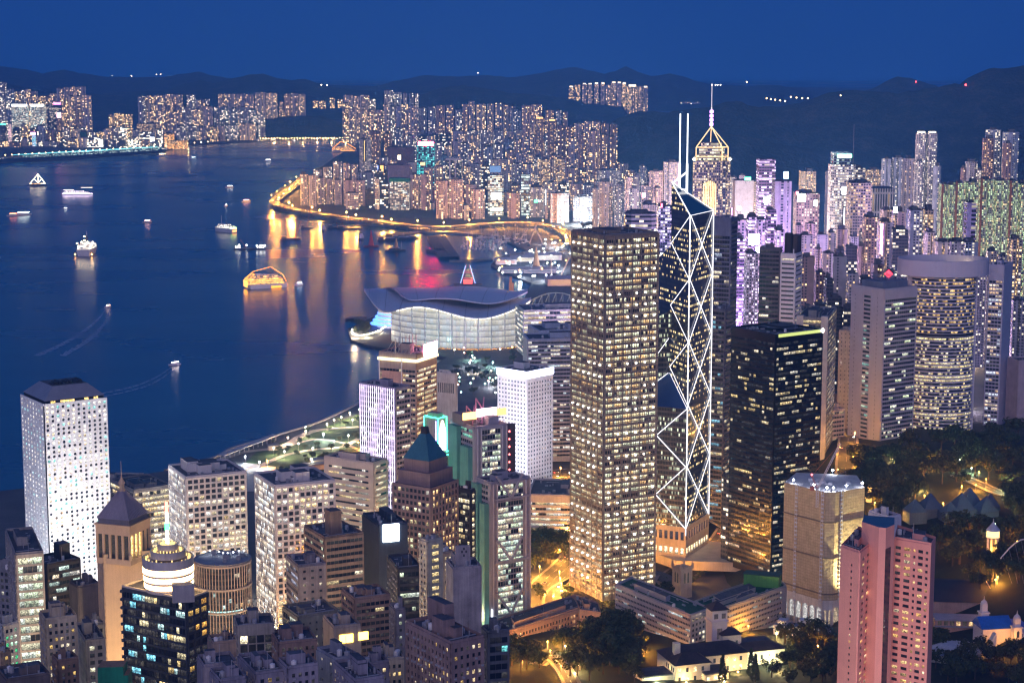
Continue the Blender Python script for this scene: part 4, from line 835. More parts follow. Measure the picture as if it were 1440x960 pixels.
# ---------------- violet striped tower
vt = wallm((.30, .27, .36), .5)
o, wr, wl, an, h = office('violet_striped_tower', 'slab tower striped by violet white vertical light lines', 'office tower', (556, 547), 1420, 505.5, 577, 5, band(3, 3.9, 2.2, lit=.3, row=.3, cols=WHT + YEL, mull=.2), band(2, 3.9, 2.6, lit=.32, row=.35, cols=((1, .85, .95), (.85, .8, 1), WHT[0]), mull=0), vt, a=50, plants=1, seed=44, back=BK, ph=(5, 6))
for i in range(17):
    m = MB(); u = (i + .5) * wl / 17; x, y = -math.sin(an) * u - math.cos(an) * .8, math.cos(an) * u - math.sin(an) * .8; m.bar((x, y, 4), (x, y, h), .24); m.build('light_line', glowm((.82, .66, 1), 1.7, False), o)
# ---------------- beige tower with slanted lit crown
bg_ = wallm((.40, .31, .26), .7)
o, wr, wl, an, h = office('lit_crown_tower', 'brown and gold tower with a lit slanting crown and a pink sign', 'office tower', (585, 499), 1550, 533, 613.5, 5, band(3, 4.0, 2.1, lit=.88, row=.15, cols=YEL, mull=.2, top=13, es=1.3), dict(k='band', bay=3, fl=4.0, wh=2.1, lit=.45, row=.3, cols=YEL, mull=.2, top=13), bg_, plants=2, seed=45, back=BK, ph=(6, 9))
def corner_pt(an, u, v): return (math.cos(an) * u - math.sin(an) * v, math.sin(an) * u + math.cos(an) * v)
m = MB()
for p_, q_ in (((-.6, -.6), (wr + .6, -.6)), ((-.6, wl + .6), (-.6, -.6))):
    a_, b_ = corner_pt(an, *p_), corner_pt(an, *q_); m.bar((*a_, h - 5), (*b_, h - 5), 1.6)
m.build('crown_light_band', glowm((1, .82, .4), 1.6), o); m = MB()
for i in range(7):
    u = wr * i / 6; a_ = corner_pt(an, u, wl * .55); m.bar((*a_, h), (*a_, h + 12), .5)
    a_ = corner_pt(an, -.4, wl * (.2 + .1 * i)); m.bar((*a_, h), (*corner_pt(an, wr * .3, wl * (.2 + .1 * i)), h + 8), .3)
m.build('crown_frame', wallm((.6, .55, .42)), o)
m = MB(); a_, b_ = corner_pt(an, wr * .34, -1.2), corner_pt(an, wr, -1.2); d_ = corner_pt(an, 0, -.5)
m.prism([a_, b_, (b_[0] - d_[0], b_[1] - d_[1]), (a_[0] - d_[0], a_[1] - d_[1])], h - 3, h + 7); m.build('pink_sign', glowm((1, .35, .55), 6), o)
m = MB()
for v_ in (wl * .08 + 10, wl * .97): a_ = corner_pt(an, -1.4, v_); m.bar((*a_, h - 40), (*a_, h - 4), .7); m.bar((*corner_pt(an, -7, v_), h - 44), (*a_, h - 28), .6)
m.build('white_columns', WHITEP, o)
m = MB(); p0, p1 = corner_pt(an, -.9, wl * .35), corner_pt(an, -.9, wl * .92); p2, p3 = corner_pt(an, -.3, wl * .92), corner_pt(an, -.3, wl * .35)
m.prism([p0, p3, p2, p1], h - 36, h - 15); m.build('pink_recess', wallm((.62, .36, .28)), o)
office('white_louvred_block', 'white block with a row of tall black louvres near the basin', 'office block', (640, 527), 1680, 603, 643, 5, BLANK, dict(k='grid', bay=2.2, fl=60, wh=9, ww=.55, lit=0, top=8), (.62, .62, .6), a=62, plants=1, seed=46)
# ---------------- dark tower with blue pyramid
gr = wallm((.26, .18, .17), .6)
o, wr, wl, an, h = office('pyramid_capped_tower', 'brown granite tower with a blue green pyramid cap and spire', 'office tower', (606, 686), 1130, 552, 644, 15, grid(3.4, 3.9, .62, 2.7, lit=.42, row=.25, cols=((1, .6, .2), (1, .75, .4), WARM), t=.5), grid(3.2, 3.9, .7, 2.3, lit=.34, row=.35, cols=((.95, 1, .6), WHT[0], YEL[0]), t=.5), gr, plants=0, seed=47, back=BK, kit=False)
c0 = corner_pt(an, wr * .52, wl * .48)
def tier(m, k, z0, z1, k1=None, mi=0):
    p = [corner_pt(an, wr * (.5 + s_ * k), wl * (.5 + t_ * k)) for s_, t_ in ((-.5, -.5), (.5, -.5), (.5, .5), (-.5, .5))]
    q = p if k1 is None else [corner_pt(an, wr * (.5 + s_ * k1), wl * (.5 + t_ * k1)) for s_, t_ in ((-.5, -.5), (.5, -.5), (.5, .5), (-.5, .5))]
    m.prism(p, z0, z1, mi, None, None, None, q)
m = MB(); tier(m, .84, h - .3, h + 8); tier(m, .66, h + 8, h + 15); m.build('setback_tier', gr, o)
m = MB(); tier(m, .68, h + 15, h + 30, .14); m.build('pyramid_cap', wallm((.05, .16, .21), .35, .15), o)
m = MB(); tier(m, .15, h + 29.5, h + 34, .1); a_ = corner_pt(an, wr * .5, wl * .5); m.bar((*a_, h + 34), (*a_, h + 56), .3); m.build('spire', DARK, o)
office('curved_glass_block', 'dark glass block with curved golden floor strips beside the pyramid cap', 'office block', (662, 690), 1150, 640, 668, 15, band(2, 3.8, 2.4, lit=.5, cols=YEL), band(2, 3.8, 2.4, lit=.45, row=.4, cols=YEL, es=1.2), DARK, a=50, plants=1, seed=48, back=BK)
# ---------------- tower outlined in green neon with the arched sign
st = wallm((.34, .27, .23), .6); GREEN = glowm((.05, 1, .55), 4, False)
o, wr, wl, an, h = office('green_edged_tower', 'stepped brown tower edged in green neon under a glowing arched sign', 'office tower', (625, 640), 1330, 594, 641, 8, grid(3, 4, .7, 1.6, lit=.3, cols=((1, .6, .2), WARM), es=.8), grid(3, 4, .6, 1.6, lit=.15, cols=((1, .6, .2),), es=.8), st, a=50, plants=0, seed=50, back=BK, kit=False)
def lpt(u, v): return corner_pt(an, u, v)
m = MB(); Pq = lambda a, b, c, d: [lpt(a, b), lpt(c, b), lpt(c, d), lpt(a, d)]
m.prism(Pq(wr * .05, wl * .3, wr * .72, wl * .9), h - .3, h + 26); m.prism(Pq(wr * .15, wl * .38, wr * .6, wl * .82), h + 26, h + 29); m.build('upper_shaft', st, o)
m = MB()
for a_, b_, z0, z1 in ((-.5, -.5, 0, h), (wr + .5, -.5, 0, h), (-.5, wl + .5, h - 28, h), (wr * .05 - .4, wl * .3 - .4, h, h + 26), (wr * .72 + .4, wl * .3 - .4, h, h + 26), (wr * .05 - .4, wl * .9 + .4, h, h + 26)): m.bar((*lpt(a_, b_), z0), (*lpt(a_, b_), z1), .42)
for z, q in ((h, Pq(-.5, -.5, wr + .5, wl + .5)), (h + 26, Pq(wr * .05 - .4, wl * .3 - .4, wr * .72 + .4, wl * .9 + .4))):
    for i in range(4): m.bar((*q[i], z), (*q[(i + 1) % 4], z), .42)
m.build('green_neon', GREEN, o)
m = MB(); y0 = wl * .3 - .8; uu = [(wr * .14, 2), (wr * .63, 2), (wr * .63, 15), (wr * .56, 19), (wr * .385, 24), (wr * .21, 19), (wr * .14, 15)]
m.face([(*lpt(u, y0), h + z) for u, z in uu], None, 0); m.face([(*lpt(u, y0 + .5), h + z) for u, z in reversed(uu)], None, 0)
for (u0, z0), (u1, z1) in zip(uu, uu[1:] + uu[:1]): m.face([(*lpt(u1, y0), h + z1), (*lpt(u0, y0), h + z0), (*lpt(u0, y0 + .5), h + z0), (*lpt(u1, y0 + .5), h + z1)], None, 0)
m.build('arched_sign', glowm((1, .88, .78), 5), o); m = MB(); m.bar((*lpt(-.9, wl * .34), h + 1), (*lpt(-.9, wl * .34), h + 24), .35); m.build('blue_neon', glowm((.35, .3, 1), 4, False), o)
# ---------------- exposed steel bank: a low front slab and a taller rear slab
hs = wallm((.42, .39, .43), .5, .12, metal=.1); teal = wallm((.10, .30, .26), .5)
def steel_slab(name, label, c, Y, xl, xr, a, seed, truss, front):
    cols_ = ((.85, 1, .7), (.95, 1, .75), (.75, .95, .8), WHITE)
    o, wr, wl, an, h = office(name, label, 'office tower', c, Y, xl, xr, 12, band(2.0, 3.9, 3.0, lit=.78, row=.2, cols=cols_, mull=.16, edge=5.5, es=.8), band(3, 3.9, 2.2, lit=.18, cols=((.3, .8, .5), (.2, .6, .45)), mull=.3, edge=3), hs, a=a, plants=2, seed=seed, back=FAR['d'][1])
    L = lambda u, o_: (math.cos(an) * u + math.sin(an) * o_, math.sin(an) * u - math.cos(an) * o_)
    m = MB()
    for u in (1.2, 4.2, wr - 4.6, wr - 1.2):
        m.bar((*L(u, 1.6), 0), (*L(u, 1.6), h), .75)
    for k_ in range(int(h / 3.9)):
        for u in (1.2, wr - 4.6): m.bar((*L(u, 1.6), k_ * 3.9), (*L(u + 3.2, 1.6), k_ * 3.9), .35)
    m.build('ladder_mast', hs, o)
    for z in truss:
        m = MB(); mid = wr / 2
        for s_ in (-1, 1):
            e_ = mid + s_ * (wr / 2 - 3); m.bar((*L(e_, 2.0), z + 7), (*L(mid + s_ * 3, 2.0), z - 6), .55); m.bar((*L(e_, 2.0), z - 6), (*L(mid + s_ * 3, 2.0), z + 7 if front else z - 6), .5)
            m.bar((*L(e_ + s_ * 3, 2.0), z), (*L(e_ + s_ * 3, 2.0), z - 9), .4)
        m.bar((*L(1, 2.0), z - 6), (*L(wr - 1, 2.0), z - 6), .6); m.bar((*L(1, 2.0), z + 7), (*L(wr - 1, 2.0), z + 7), .4); m.build('truss', hs, o)
    m = MB(); b = corner_pt(an, -2, wl * .2); 
    for v0, v1 in ((.08, .42), (.55, .9)):
        q = [corner_pt(an, -4, wl * v0), corner_pt(an, -.5, wl * v0), corner_pt(an, -.5, wl * v1), corner_pt(an, -4, wl * v1)]; m.prism(q, 0, h - (14 if v0 < .5 else 2))
    m.build('service_tower', teal, o); return o, wr, wl, an, h, L
o, wr, wl, an, h, L = steel_slab('steel_truss_bank', 'lower steel framed slab with hanging trusses and pale green lit floors', (690, 680), 1240, 669, 746, 32, 51, (), True)
for z in (h - 4, h - 47, h - 84):
    m = MB(); mid = wr * .47
    for a_, b_ in ((3, mid), (wr - 8, mid)): m.bar((*L(a_, 2.4), z + 9), (*L(b_, 2.4), z - 7), 1.0)
    m.bar((*L(2, 2.4), z - 7), (*L(wr - 2, 2.4), z - 7), 1.0); m.build('truss', hs, o)
m = MB(); m.prism([L(wr - 6.5, 1.0), L(wr - .2, 1.0), L(wr - .2, .5), L(wr - 6.5, .5)], 0, h); m.build('end_pier', wallm((.42, .36, .36)), o)
m = MB(); m.bar((*L(-.5, 2.2), 1), (*L(-.5, 2.2), 40), .7); m.build('lit_column', glowm((.9, .95, 1), 1.6), o)
o, wr, wl, an, h, L = steel_slab('steel_truss_bank', 'taller steel framed slab with crossed roof trusses and pink lit gear', (668, 602), 1300, 634, 713, 30, 52, (), True)
m = MB(); mid = wr * .5
for z in (h - 44,):
    for s_ in (-1, 1): m.bar((*L(mid + s_ * 16, 2.2), z - 8), (*L(mid + s_ * 3, 2.2), z + 8), .95); m.bar((*L(mid + s_ * 16, 2.2), z + 8), (*L(mid + s_ * 3, 2.2), z - 8), .95)
    m.bar((*L(2, 2.2), z - 8), (*L(wr - 2, 2.2), z - 8), .5)
m.build('truss', hs, o); m = MB()
for u, w_, hh in ((.15, .5, 12), (.45, .3, 17), (.7, .5, 9)):
    m.bar((*corner_pt(an, wr * u, wl * .3), h), (*corner_pt(an, wr * (u + .25), wl * .55), h + hh), .6); m.bar((*corner_pt(an, wr * (u + .3), wl * .3), h), (*corner_pt(an, wr * u, wl * .55), h + hh), .6); m.bar((*corner_pt(an, wr * u, wl * .55), h), (*corner_pt(an, wr * u, wl * .55), h + hh), .5)
m.build('roof_cranes', wallm((.36, .17, .26), .5), o)
m = MB(); q = [corner_pt(an, wr * a_, wl * b_) for a_, b_ in ((-.1, .35), (.3, .35), (.3, .8), (-.1, .8))]; m.prism(q, h - .2, h + 7, 0, 0); m.build('roof_house', wallm((.25, .2, .2)), o)
def strip(o, an, u0, u1, v, z0, z1, mat, name):
    m = MB(); m.prism([corner_pt(an, u0, v), corner_pt(an, u1, v), corner_pt(an, u1, v + .6), corner_pt(an, u0, v + .6)], z0, z1); m.build(name, mat, o)
strip(o, an, -wr * .12, wr * .3, wl * .35 - .8, h + 4, h + 9, glowm((1, .45, .12), 3), 'amber_sign'); strip(o, an, wr * .32, wr * .95, wl * .35, h + 5, h + 10.5, glowm((1, .55, .6), 5), 'pink_white_sign'); strip(o, an, wr * .98, wr * 1.3, wl * .4, h + 4, h + 9, glowm((1, .3, .1), 2), 'orange_sign')
m = MB()
for i in range(17): m.lathe([(0, h - 6 - i * 5.5), (.8, h - 5.2 - i * 5.5), (0, h - 4.4 - i * 5.5)], *corner_pt(an, wr + 2.5, 1), 6)
for i in range(17): m.lathe([(0, h - 8 - i * 5.5), (.8, h - 7.2 - i * 5.5), (0, h - 6.4 - i * 5.5)], *corner_pt(an, wr + 5.5, 2), 6)
m.box(*corner_pt(an, wr + 1.2, 2.6), 0, corner_pt(an, wr + 1.2, 2.6)[0] + 6, corner_pt(an, wr + 1.2, 2.6)[1] + 2, h, 1); m.build('red_lamp_strip', [glowm((1, .12, .12), 5), DARK], o)
# ---------------- white punched tower with blue white crown
o, wr, wl, an, h = office('blue_crowned_tower', 'white tower of small square windows under a dazzling blue white crown', 'office tower', (741, 524), 1740, 700, 777, 5, grid(3.7, 4.0, .52, 1.9, lit=.1, row=.05, cols=YEL, top=10, es=.7), grid(3.7, 4.0, .52, 1.6, lit=.16, row=.1, cols=YEL, top=9, es=.8), (.80, .76, .80), plants=1, seed=53, back=BK, ph=(4, 6))
m = MB()
for p_, q_ in (((-.9, -.9), (wr + .9, -.9)), ((-.9, wl + .9), (-.9, -.9))):
    a_, b_ = corner_pt(an, *p_), corner_pt(an, *q_); d_ = Vector((b_[0] - a_[0], b_[1] - a_[1])).normalized(); n_ = Vector((d_.y, -d_.x)) * .5
    m.prism([a_, b_, (b_[0] - n_.x, b_[1] - n_.y), (a_[0] - n_.x, a_[1] - n_.y)], h - 5.5, h + .8)
m.build('light_crown', glowm((.72, .74, 1), 4.5), o)
gb = wallm((.40, .46, .58), .4)
office('blue_government_slab', 'long blue grey glass slab with scattered white windows behind the crowned tower', 'office block', (742, 478), 1900, 728, 860, 5, band(3.2, 4.0, 2.0, lit=.3, row=.2, cols=WHT + ((.8, .95, 1),), mull=.1), BLANK, gb, a=6, d=40, plants=3, seed=54, back=BK)
o = office('dark_roofed_slab', 'second blue glass slab with a dark sloping roof beside the bronze tower', 'office block', (758, 466), 1990, 748, 860, 5, band(3.2, 4.0, 2.0, lit=.2, row=.1, cols=WHT, mull=.1), BLANK, gb, a=14, d=45, plants=2, seed=55, back=BK)[0]
wb = wallm((.55, .50, .50), .7)
office('curved_court_block', 'low white block with lit floor bands and a cluttered dark roof', 'office block', (742, 696), 1600, 690, 850, 8, band(3, 4.6, 2.2, lit=.85, row=.1, cols=YEL + WHT, mull=.1, top=6), band(3, 4.6, 2.2, lit=.6, cols=YEL, mull=.1, top=6), wb, a=-6, d=60, plants=5, seed=56, back=BK, ph=(3, 5))
# ---------------- bronze grid tower in the middle
bz = wallm((.33, .27, .22), .45, .12, metal=.3); ck = ((1, .88, .56), (1, .82, .46), (.95, 1, .68), (1, .62, .26))
ckf = lambda: band(1.9, 4.35, 2.4, lit=.78, row=.25, cols=ck, mull=.22, mt=.7, t=.5, top=3, es=1.25, edge=1.2)
o, wr, wl, an, h = office('bronze_grid_tower', 'tall bronze gridded tower studded with white star lights, golden lit floors', 'office tower', (851, 332), 1384, 805, 926, 14, ckf(), ckf(), bz, plants=2, seed=60, back=FAR['d'][1], ph=(2, 3))
m = MB()
for fc in (Face((0, 0), corner_pt(an, wr, 0), 0, h), Face(corner_pt(an, 0, wl), (0, 0), 0, h)):
    nb_ = 6
    for i in range(nb_ + 1): fc.bx(m, fc.L * i / nb_ - .28, fc.L * i / nb_ + .28, 0, h, .4, 1.1)
    for j in range(int(h / 8.7) + 1): fc.bx(m, 0, fc.L, max(0, h - j * 8.7 - .2), h - j * 8.7 + .2, .4, 1.0)
m.build('outer_grid', wallm((.36, .31, .27), .4, .1, metal=.5), o)
st_ = MB(); n_ = 0
for fc in (Face((0, 0), corner_pt(an, wr, 0), 0, h), Face(corner_pt(an, 0, wl), (0, 0), 0, h)):
    for j in range(1, int(h / 8.7) + 1):
        if PR.random() < .3: continue
        for i in range(6):
            if PR.random() < .22: continue
            fc.bx(st_, fc.L * (i + .5) / 6 - .42, fc.L * (i + .5) / 6 + .42, h - j * 8.7 - .1, h - j * 8.7 + .8, 1.15, 1.9)
kind(st_.build('star_light', glowm((1, .93, .80), 8, False), o), 'stuff')
# ---------------- faceted triangle-braced tower
Cn = at(970, 303, 1500); BZ = 14; ang = R(68.6 - 5); s_ = 51.5; rd, ld = Vector((math.cos(ang), math.sin(ang))), Vector((-math.sin(ang), math.cos(ang)))
o = thing('braced_glass_tower', 'faceted glass tower outlined by white diagonal braces with twin white masts', 'office tower', (Cn.x, Cn.y, BZ))
Nn, Rr_, Ll, Bb = Vector((0, 0)), rd * s_, ld * s_, rd * s_ + ld * s_; Oo = (rd + ld) * s_ / 2; hN = Cn.z - BZ
def zpix(py, p): return zat(py, Cn.y + p.y) - BZ
q1, q1e = zpix(257, Oo), hN; q2, q2e = zpix(524, Oo), zpix(575, Nn); q3, q3e = zpix(436, Oo), zpix(470, Ll); q4, q4e = zpix(345, Oo), zpix(370, Bb)
gb1 = facade((.07, .085, .13), (.05, .065, .11), bay=1.35, fl=4.0, wf=.9, hf=.42, lit=.24, rowlit=.3, cols=((1, .75, .35), (1, .85, .5), WHITE), es=1.1, rough=.2, grough=.08)
gb2 = facade((.11, .11, .12), (.03, .035, .045), bay=1.35, fl=4.0, wf=.8, hf=.62, lit=.3, rowlit=.25, cols=((.9, 1, .7), (1, .85, .5), WHITE), es=.55, rough=.3, grough=.1)
roofg = wallm((.03, .045, .075), .12, .1)
def quadrant(name, A, B, zt, ze, mats):
    m = MB(); v = [(*A, 0), (*B, 0), (*Oo, 0)]; L = (B - A).length; D = (Oo - B).length
    m.face([(*A, 0), (*B, 0), (*B, ze), (*A, ze)], [(0, 0), (L, 0), (L, ze), (0, ze)], 0)
    m.face([(*B, 0), (*Oo, 0), (*Oo, zt), (*B, ze)], [(0, 0), (D, 0), (D, zt), (0, ze)], 0)
    m.face([(*Oo, 0), (*A, 0), (*A, ze), (*Oo, zt)], [(0, 0), (D, 0), (D, ze), (0, zt)], 0)
    m.face([(*A, ze), (*B, ze), (*Oo, zt)], None, 1); return m.build(name, mats, o)
quadrant('glass_quadrant', Nn, Rr_, q1, q1e, [gb1, roofg]); quadrant('glass_quadrant', Ll, Nn, q2, q2e, [gb2, wallm((.05, .09, .22), .15, .08)])
quadrant('glass_quadrant', Bb, Ll, q3, q3e, [gb2, roofg]); quadrant('glass_quadrant', Rr_, Bb, q4, q4e, [gb1, roofg])
BR = glowm((.95, .93, 1.0), 1.15, False); modh = (hN - zpix(742, Nn)) / 5; zb0 = hN - 5 * modh
def brace(p, q, r=.75):
    m = MB(); d2 = Vector((p[0] + q[0], p[1] + q[1])) / 2 - Bb / 2; d2.normalize(); d2 *= .9
    m.bar((p[0] + d2.x, p[1] + d2.y, p[2]), (q[0] + d2.x, q[1] + d2.y, q[2]), r * .46); m.build('white_brace', BR, o)
brace((*Nn, zb0 - 6), (*Nn, hN), 1.15); brace((*Rr_, zb0), (*Rr_, hN), .9); brace((*Nn, hN), (*Oo, q1), .9); brace((*Rr_, hN), (*Oo, q1), .6); brace((*Nn, hN), (*Rr_, hN), .5)
brace((*Oo, q2), (*Oo, q1), .9); brace((*Ll, zb0), (*Ll, q2e), .9); brace((*Ll, q2e), (*Oo, q2), .6); brace((*Nn, q2e), (*Oo, q2), .5)
for k_ in range(5):
    za, zb_ = hN - k_ * modh, hN - (k_ + 1) * modh; zm = (za + zb_) / 2; mR, mL = (Nn + Rr_) / 2, (Nn + Ll) / 2
    brace((*Nn, za), (*Rr_, zb_), .62); brace((*Rr_, za), (*Nn, zb_), .62)
    if za > q2e + 5:
        brace((*Nn, za), (*Oo, zm), .7); brace((*Oo, zm), (*Nn, zb_), .7)
        if za < q3 + 4: brace((*Oo, za - 2), (*((Oo + Ll) / 2), zm), .6)
    else: brace((*Nn, min(za, q2e)), (*Ll, zb_), .8); brace((*Ll, min(za, q2e)), (*Nn, zb_), .8)
pod = wallm((.62, .50, .38), .7); m = MB()
for (A, B) in ((Nn, Rr_), (Ll, Nn)):
    fc = Face(A, B, 0, zb0); n_ = 11 if A is Ll else 9
    fc.bx(m, -.6, fc.L + .6, zb0 - 3.5, zb0 + .5, -.2, .9); fc.bx(m, 0, fc.L, zb0 - 17, zb0 - 10.5, -.2, .7); fc.bx(m, 0, fc.L, 0, 4, -.2, .7)
    for i in range(n_ + 1): fc.bx(m, fc.L * i / n_ - .9, fc.L * i / n_ + .9, 0, zb0 - 1, -.2, .74)
    for i in range(n_):
        w_ = MB(); a_, b_ = fc.L * i / n_ + .9, fc.L * (i + 1) / n_ - .9; fc.qd(w_, a_, b_, zb0 - 10.4, zb0 - 3.6, .1, (.02, .02, .03, 1)); w_.build('podium_window', PANE, o)
        w_ = MB(); fc.qd(w_, a_, b_, 4.1, zb0 - 17.1, .1, (1.0, .82, .5, 1)); w_.build('podium_window', PANE, o)
m.build('podium', pod, o)
m = MB(); pz = [(-8, -9), (46, -16), (60, 40), (0, 62), (-40, 40)]; m.prism(pz, -6, 1.5, 0, 0); m.build('forecourt', wallm((.5, .42, .33)), o)
for px_ in (955.5, 966):
    bp = at(px_, 255, Cn.y + Oo.y + 4); zt_ = zat(160, bp.y) - BZ; m = MB(); b_ = (bp.x - Cn.x, bp.y - Cn.y)
    m.bar((*b_, q1 - 22), (*b_, q1 + 15), 1.1); m.bar((*b_, q1 + 15), (*b_, zt_), .62); m.build('mast', glowm((.93, .97, 1), 1.5, False), o)
m = MB(); a_, b_ = at(948, 256, Cn.y + Oo.y) - Vector((Cn.x, Cn.y, BZ)), at(966, 242, Cn.y + Oo.y + 4) - Vector((Cn.x, Cn.y, BZ)); m.bar(a_, b_, .8); m.bar(a_ + Vector((0, 0, -6)), b_ + Vector((0, 0, -14)), .6); m.bar(a_, (*Oo, q1), .8); m.build('mast_brace', BR, o)
# ---------------- triangular spire tower (far)
Cs = at(1001, 226, 2740); o = thing('spired_tower', 'tall gold lit tower with a pyramid cage top and neon striped mast', 'office tower', (Cs.x, Cs.y, 5)); h = Cs.z - 5; K = 2740 / F
pl_ = [(-26 * K, 4 * K), (-26 * K, -4), (16 * K, -8), (21 * K, -2), (27 * K, 4), (27 * K, 10), (2, 44), (-4, 44)]
m = MB(); m.prism(pl_, 0, h, 0, 1); m.build('shaft', [facade((.20, .19, .18), bay=2.6, fl=3.8, wf=.75, hf=.6, lit=.5, cols=((1, .75, .4), WHITE, (.8, .95, 1)), es=1.1, rough=.35), ROOFM], o)
m = MB(); m.box(15.2 * K, -9.3, 0, 18.6 * K, -6, h - 4); m.build('dark_slot', FAR['d'][1], o)
m = MB()
for i in range(8): x = (-12 + i * 2.45) * K; m.bar((x, -8.6, h - 75 * K), (x, -8.9, h - (32 - 5 * (1 - abs(i - 3.5) / 3.5)) * K), .55)
m.build('gold_light_bars', glowm((1, .62, .22), 2.4, False), o)
sc = lambda k_: [(x * k_, 14 + (y - 14) * k_) for x, y in pl_]
for k_, z0, z1 in ((.78, 0, 9), (.68, 9, 17), (.55, 17, 25)):
    m = MB(); m.prism(sc(k_), h + z0 + .1, h + z1, 0, 1); m.build('lit_tier', [facade((.45, .42, .3), bay=3, fl=4, wf=.9, hf=.55, lit=.8, cols=((1, .9, .5), (1, .95, .7), WHITE), es=1.0), ROOFM], o)
m = MB(); ap = (0, 14); q = sc(.86)
for p_ in (q[1], q[2], q[4], q[6]): m.bar((*p_, h), (*p_, h + 19), .8); m.bar((*p_, h + 19), (*ap, h + 48), .7)
for z in (6, 19): 
    for i in (1, 2, 4, 6): m.bar((*q[i], h + z), (*q[{1: 2, 2: 4, 4: 6, 6: 1}[i]], h + z), .6)
m.build('gold_cage', glowm((1, .62, .28), 1.2, False), o)
for i in range(4): m = MB(); m.lathe([(1.5, h + 49 + i * 6), (2.4, h + 49.2 + i * 6), (2.4, h + 53 + i * 6), (1.5, h + 53.2 + i * 6)], *ap, 10); m.build('neon_band', glowm((.85, .35, 1), 4, False), o)
m = MB(); m.bar((*ap, h + 45), (*ap, h + 75), 1.0); m.bar((*ap, h + 75), (*ap, zat(118, 2740) - 5), .5); m.build('mast', glowm((.9, .85, .9), .7, False), o)
for i in range(4): m = MB(); m.lathe([(0, -.9), (.9, 0), (0, .9)], 0, 0, 6); m.build('mast_lamp', glowm((1, .85, .65), 6, False), o, (ap[0] + (0, 5, 8, 12)[i], ap[1], zat(120, 2740) - 5))
for p_ in (q[0], q[4]): m = MB(); m.lathe([(0, h - 1), (3, h + 2), (0, h + 5)], p_[0] * 1.1, p_[1] - 4, 8); m.build('corner_lamp', glowm((1, .8, .5), 4, False), o)
# ---------------- glass towers right of the braced tower
bl = wallm((.13, .16, .27), .35)
office('blue_glass_tower', 'blue glass tower with a dark crown right of the braced tower', 'office tower', (1028, 308), 1750, 1001, 1037, 6, band(2.5, 4.1, 2.6, lit=.06, row=.05, cols=WHT, mull=.1, top=3), band(2.5, 4.1, 2.8, lit=.14, row=.15, cols=((1, .8, .5), WHITE, (.7, .8, 1)), mull=.1, top=16, es=.8), bl, a=62, plants=2, seed=62, back=BK, ph=(2, 3))
office('stepped_glass_block', 'dim glass block with stepped floors between the braced and black towers', 'office block', (1020, 436), 1620, 994, 1031, 8, band(2.5, 4.1, 2.4, lit=.12, cols=YEL, mull=.1), band(2.5, 4.1, 2.4, lit=.2, row=.2, cols=YEL + ((.3, .7, .9),), mull=.1, es=.7), wallm((.2, .2, .24), .5), a=58, plants=2, seed=63, back=BK)
# ---------------- black tower
bk = wallm((.008, .008, .010), .3, .1)
o, wr, wl, an, h = office('black_tower', 'black glass tower with few yellow windows and a green lit parapet edge', 'office tower', (1091, 472), 1450, 1029, 1157, 12, band(2.6, 3.9, 2.0, lit=.23, row=.3, cols=YEL + (WHT[0],), mull=.1, top=6, es=.9), band(2.6, 3.9, 2.0, lit=.14, row=.18, cols=((1, .72, .3), (1, .8, .45), WHITE), mull=.1, top=6, es=.9), bk, plants=4, seed=64, back=BK, ph=(2, 4))
strip(o, an, wr * .05, wr * .98, -.9, h - 1.5, h + .9, glowm((.75, .85, .25), .55, False), 'green_edge_light'); m = MB(); m.lathe([(0, h - 2), (1.6, h), (0, h + 2)], *corner_pt(an, wr * .97, -1.5), 8); m.build('corner_lamp', glowm((1, .97, .92), 9), o)
b_ = corner_pt(an, -2, wl + 16); m = MB(); m.prism([corner_pt(an, 0.5, wl - .5), corner_pt(an, 20, wl - .5), corner_pt(an, 20, wl + 9), corner_pt(an, 0.5, wl + 9)], 0, h * .38); m.build('lower_wing', FAR['d'][1], o)
ww_ = wallm((.78, .76, .78), .7, .08)
o, wr, wl, an, h = office('striped_white_tower', 'white tower with black window stripes beside a dark round stack', 'office tower', (1119, 358), 1750, 1098, 1128, 8, band(3, 4.2, 1.6, lit=.2, cols=YEL, mull=0, edge=1), band(20, 4.2, 1.6, lit=.05, cols=WHT, mull=0, edge=1.2, top=4), ww_, a=66, plants=1, seed=65, back=BK)
m = MB(); m.lathe([(4, h), (4, h + 18), (3.4, h + 19)], *corner_pt(an, wr * .3, wl * .6), 14); m.build('stack', DARK, o); m = MB(); q = [corner_pt(an, wr * a_, wl * b_) for a_, b_ in ((.3, .05), (1, .05), (1, .5), (.3, .5))]; m.prism(q, h, h + 17); m.build('dark_block', wallm((.06, .05, .06)), o)
office('dark_glass_twin', 'dark glass tower joined to the striped white tower', 'office tower', (1097, 350), 1765, 1068, 1099, 8, BLANK, band(2.8, 4.0, 2.2, lit=.10, row=.08, cols=WHT, mull=.1), wallm((.10, .10, .14), .5), a=70, plants=2, seed=66, back=BK)
o, wr, wl, an, h = office('white_columned_block', 'grey glass block framed by two tall pale columns', 'office block', (1163, 448), 1650, 1122, 1176, 10, band(3, 4, 2.2, lit=.5, cols=YEL, mull=.1), band(3, 4, 2.4, lit=.2, row=.2, cols=YEL, mull=.1, es=.6), wallm((.26, .25, .24), .6), a=74, plants=2, seed=67, back=BK)
m = MB()
for v in (-1, wl - 5): q = [corner_pt(an, -1.5, v), corner_pt(an, 4, v), corner_pt(an, 4, v + 6), corner_pt(an, -1.5, v + 6)]; m.prism(q, 0, h + 2)
m.build('pale_columns', wallm((.58, .55, .50)), o)
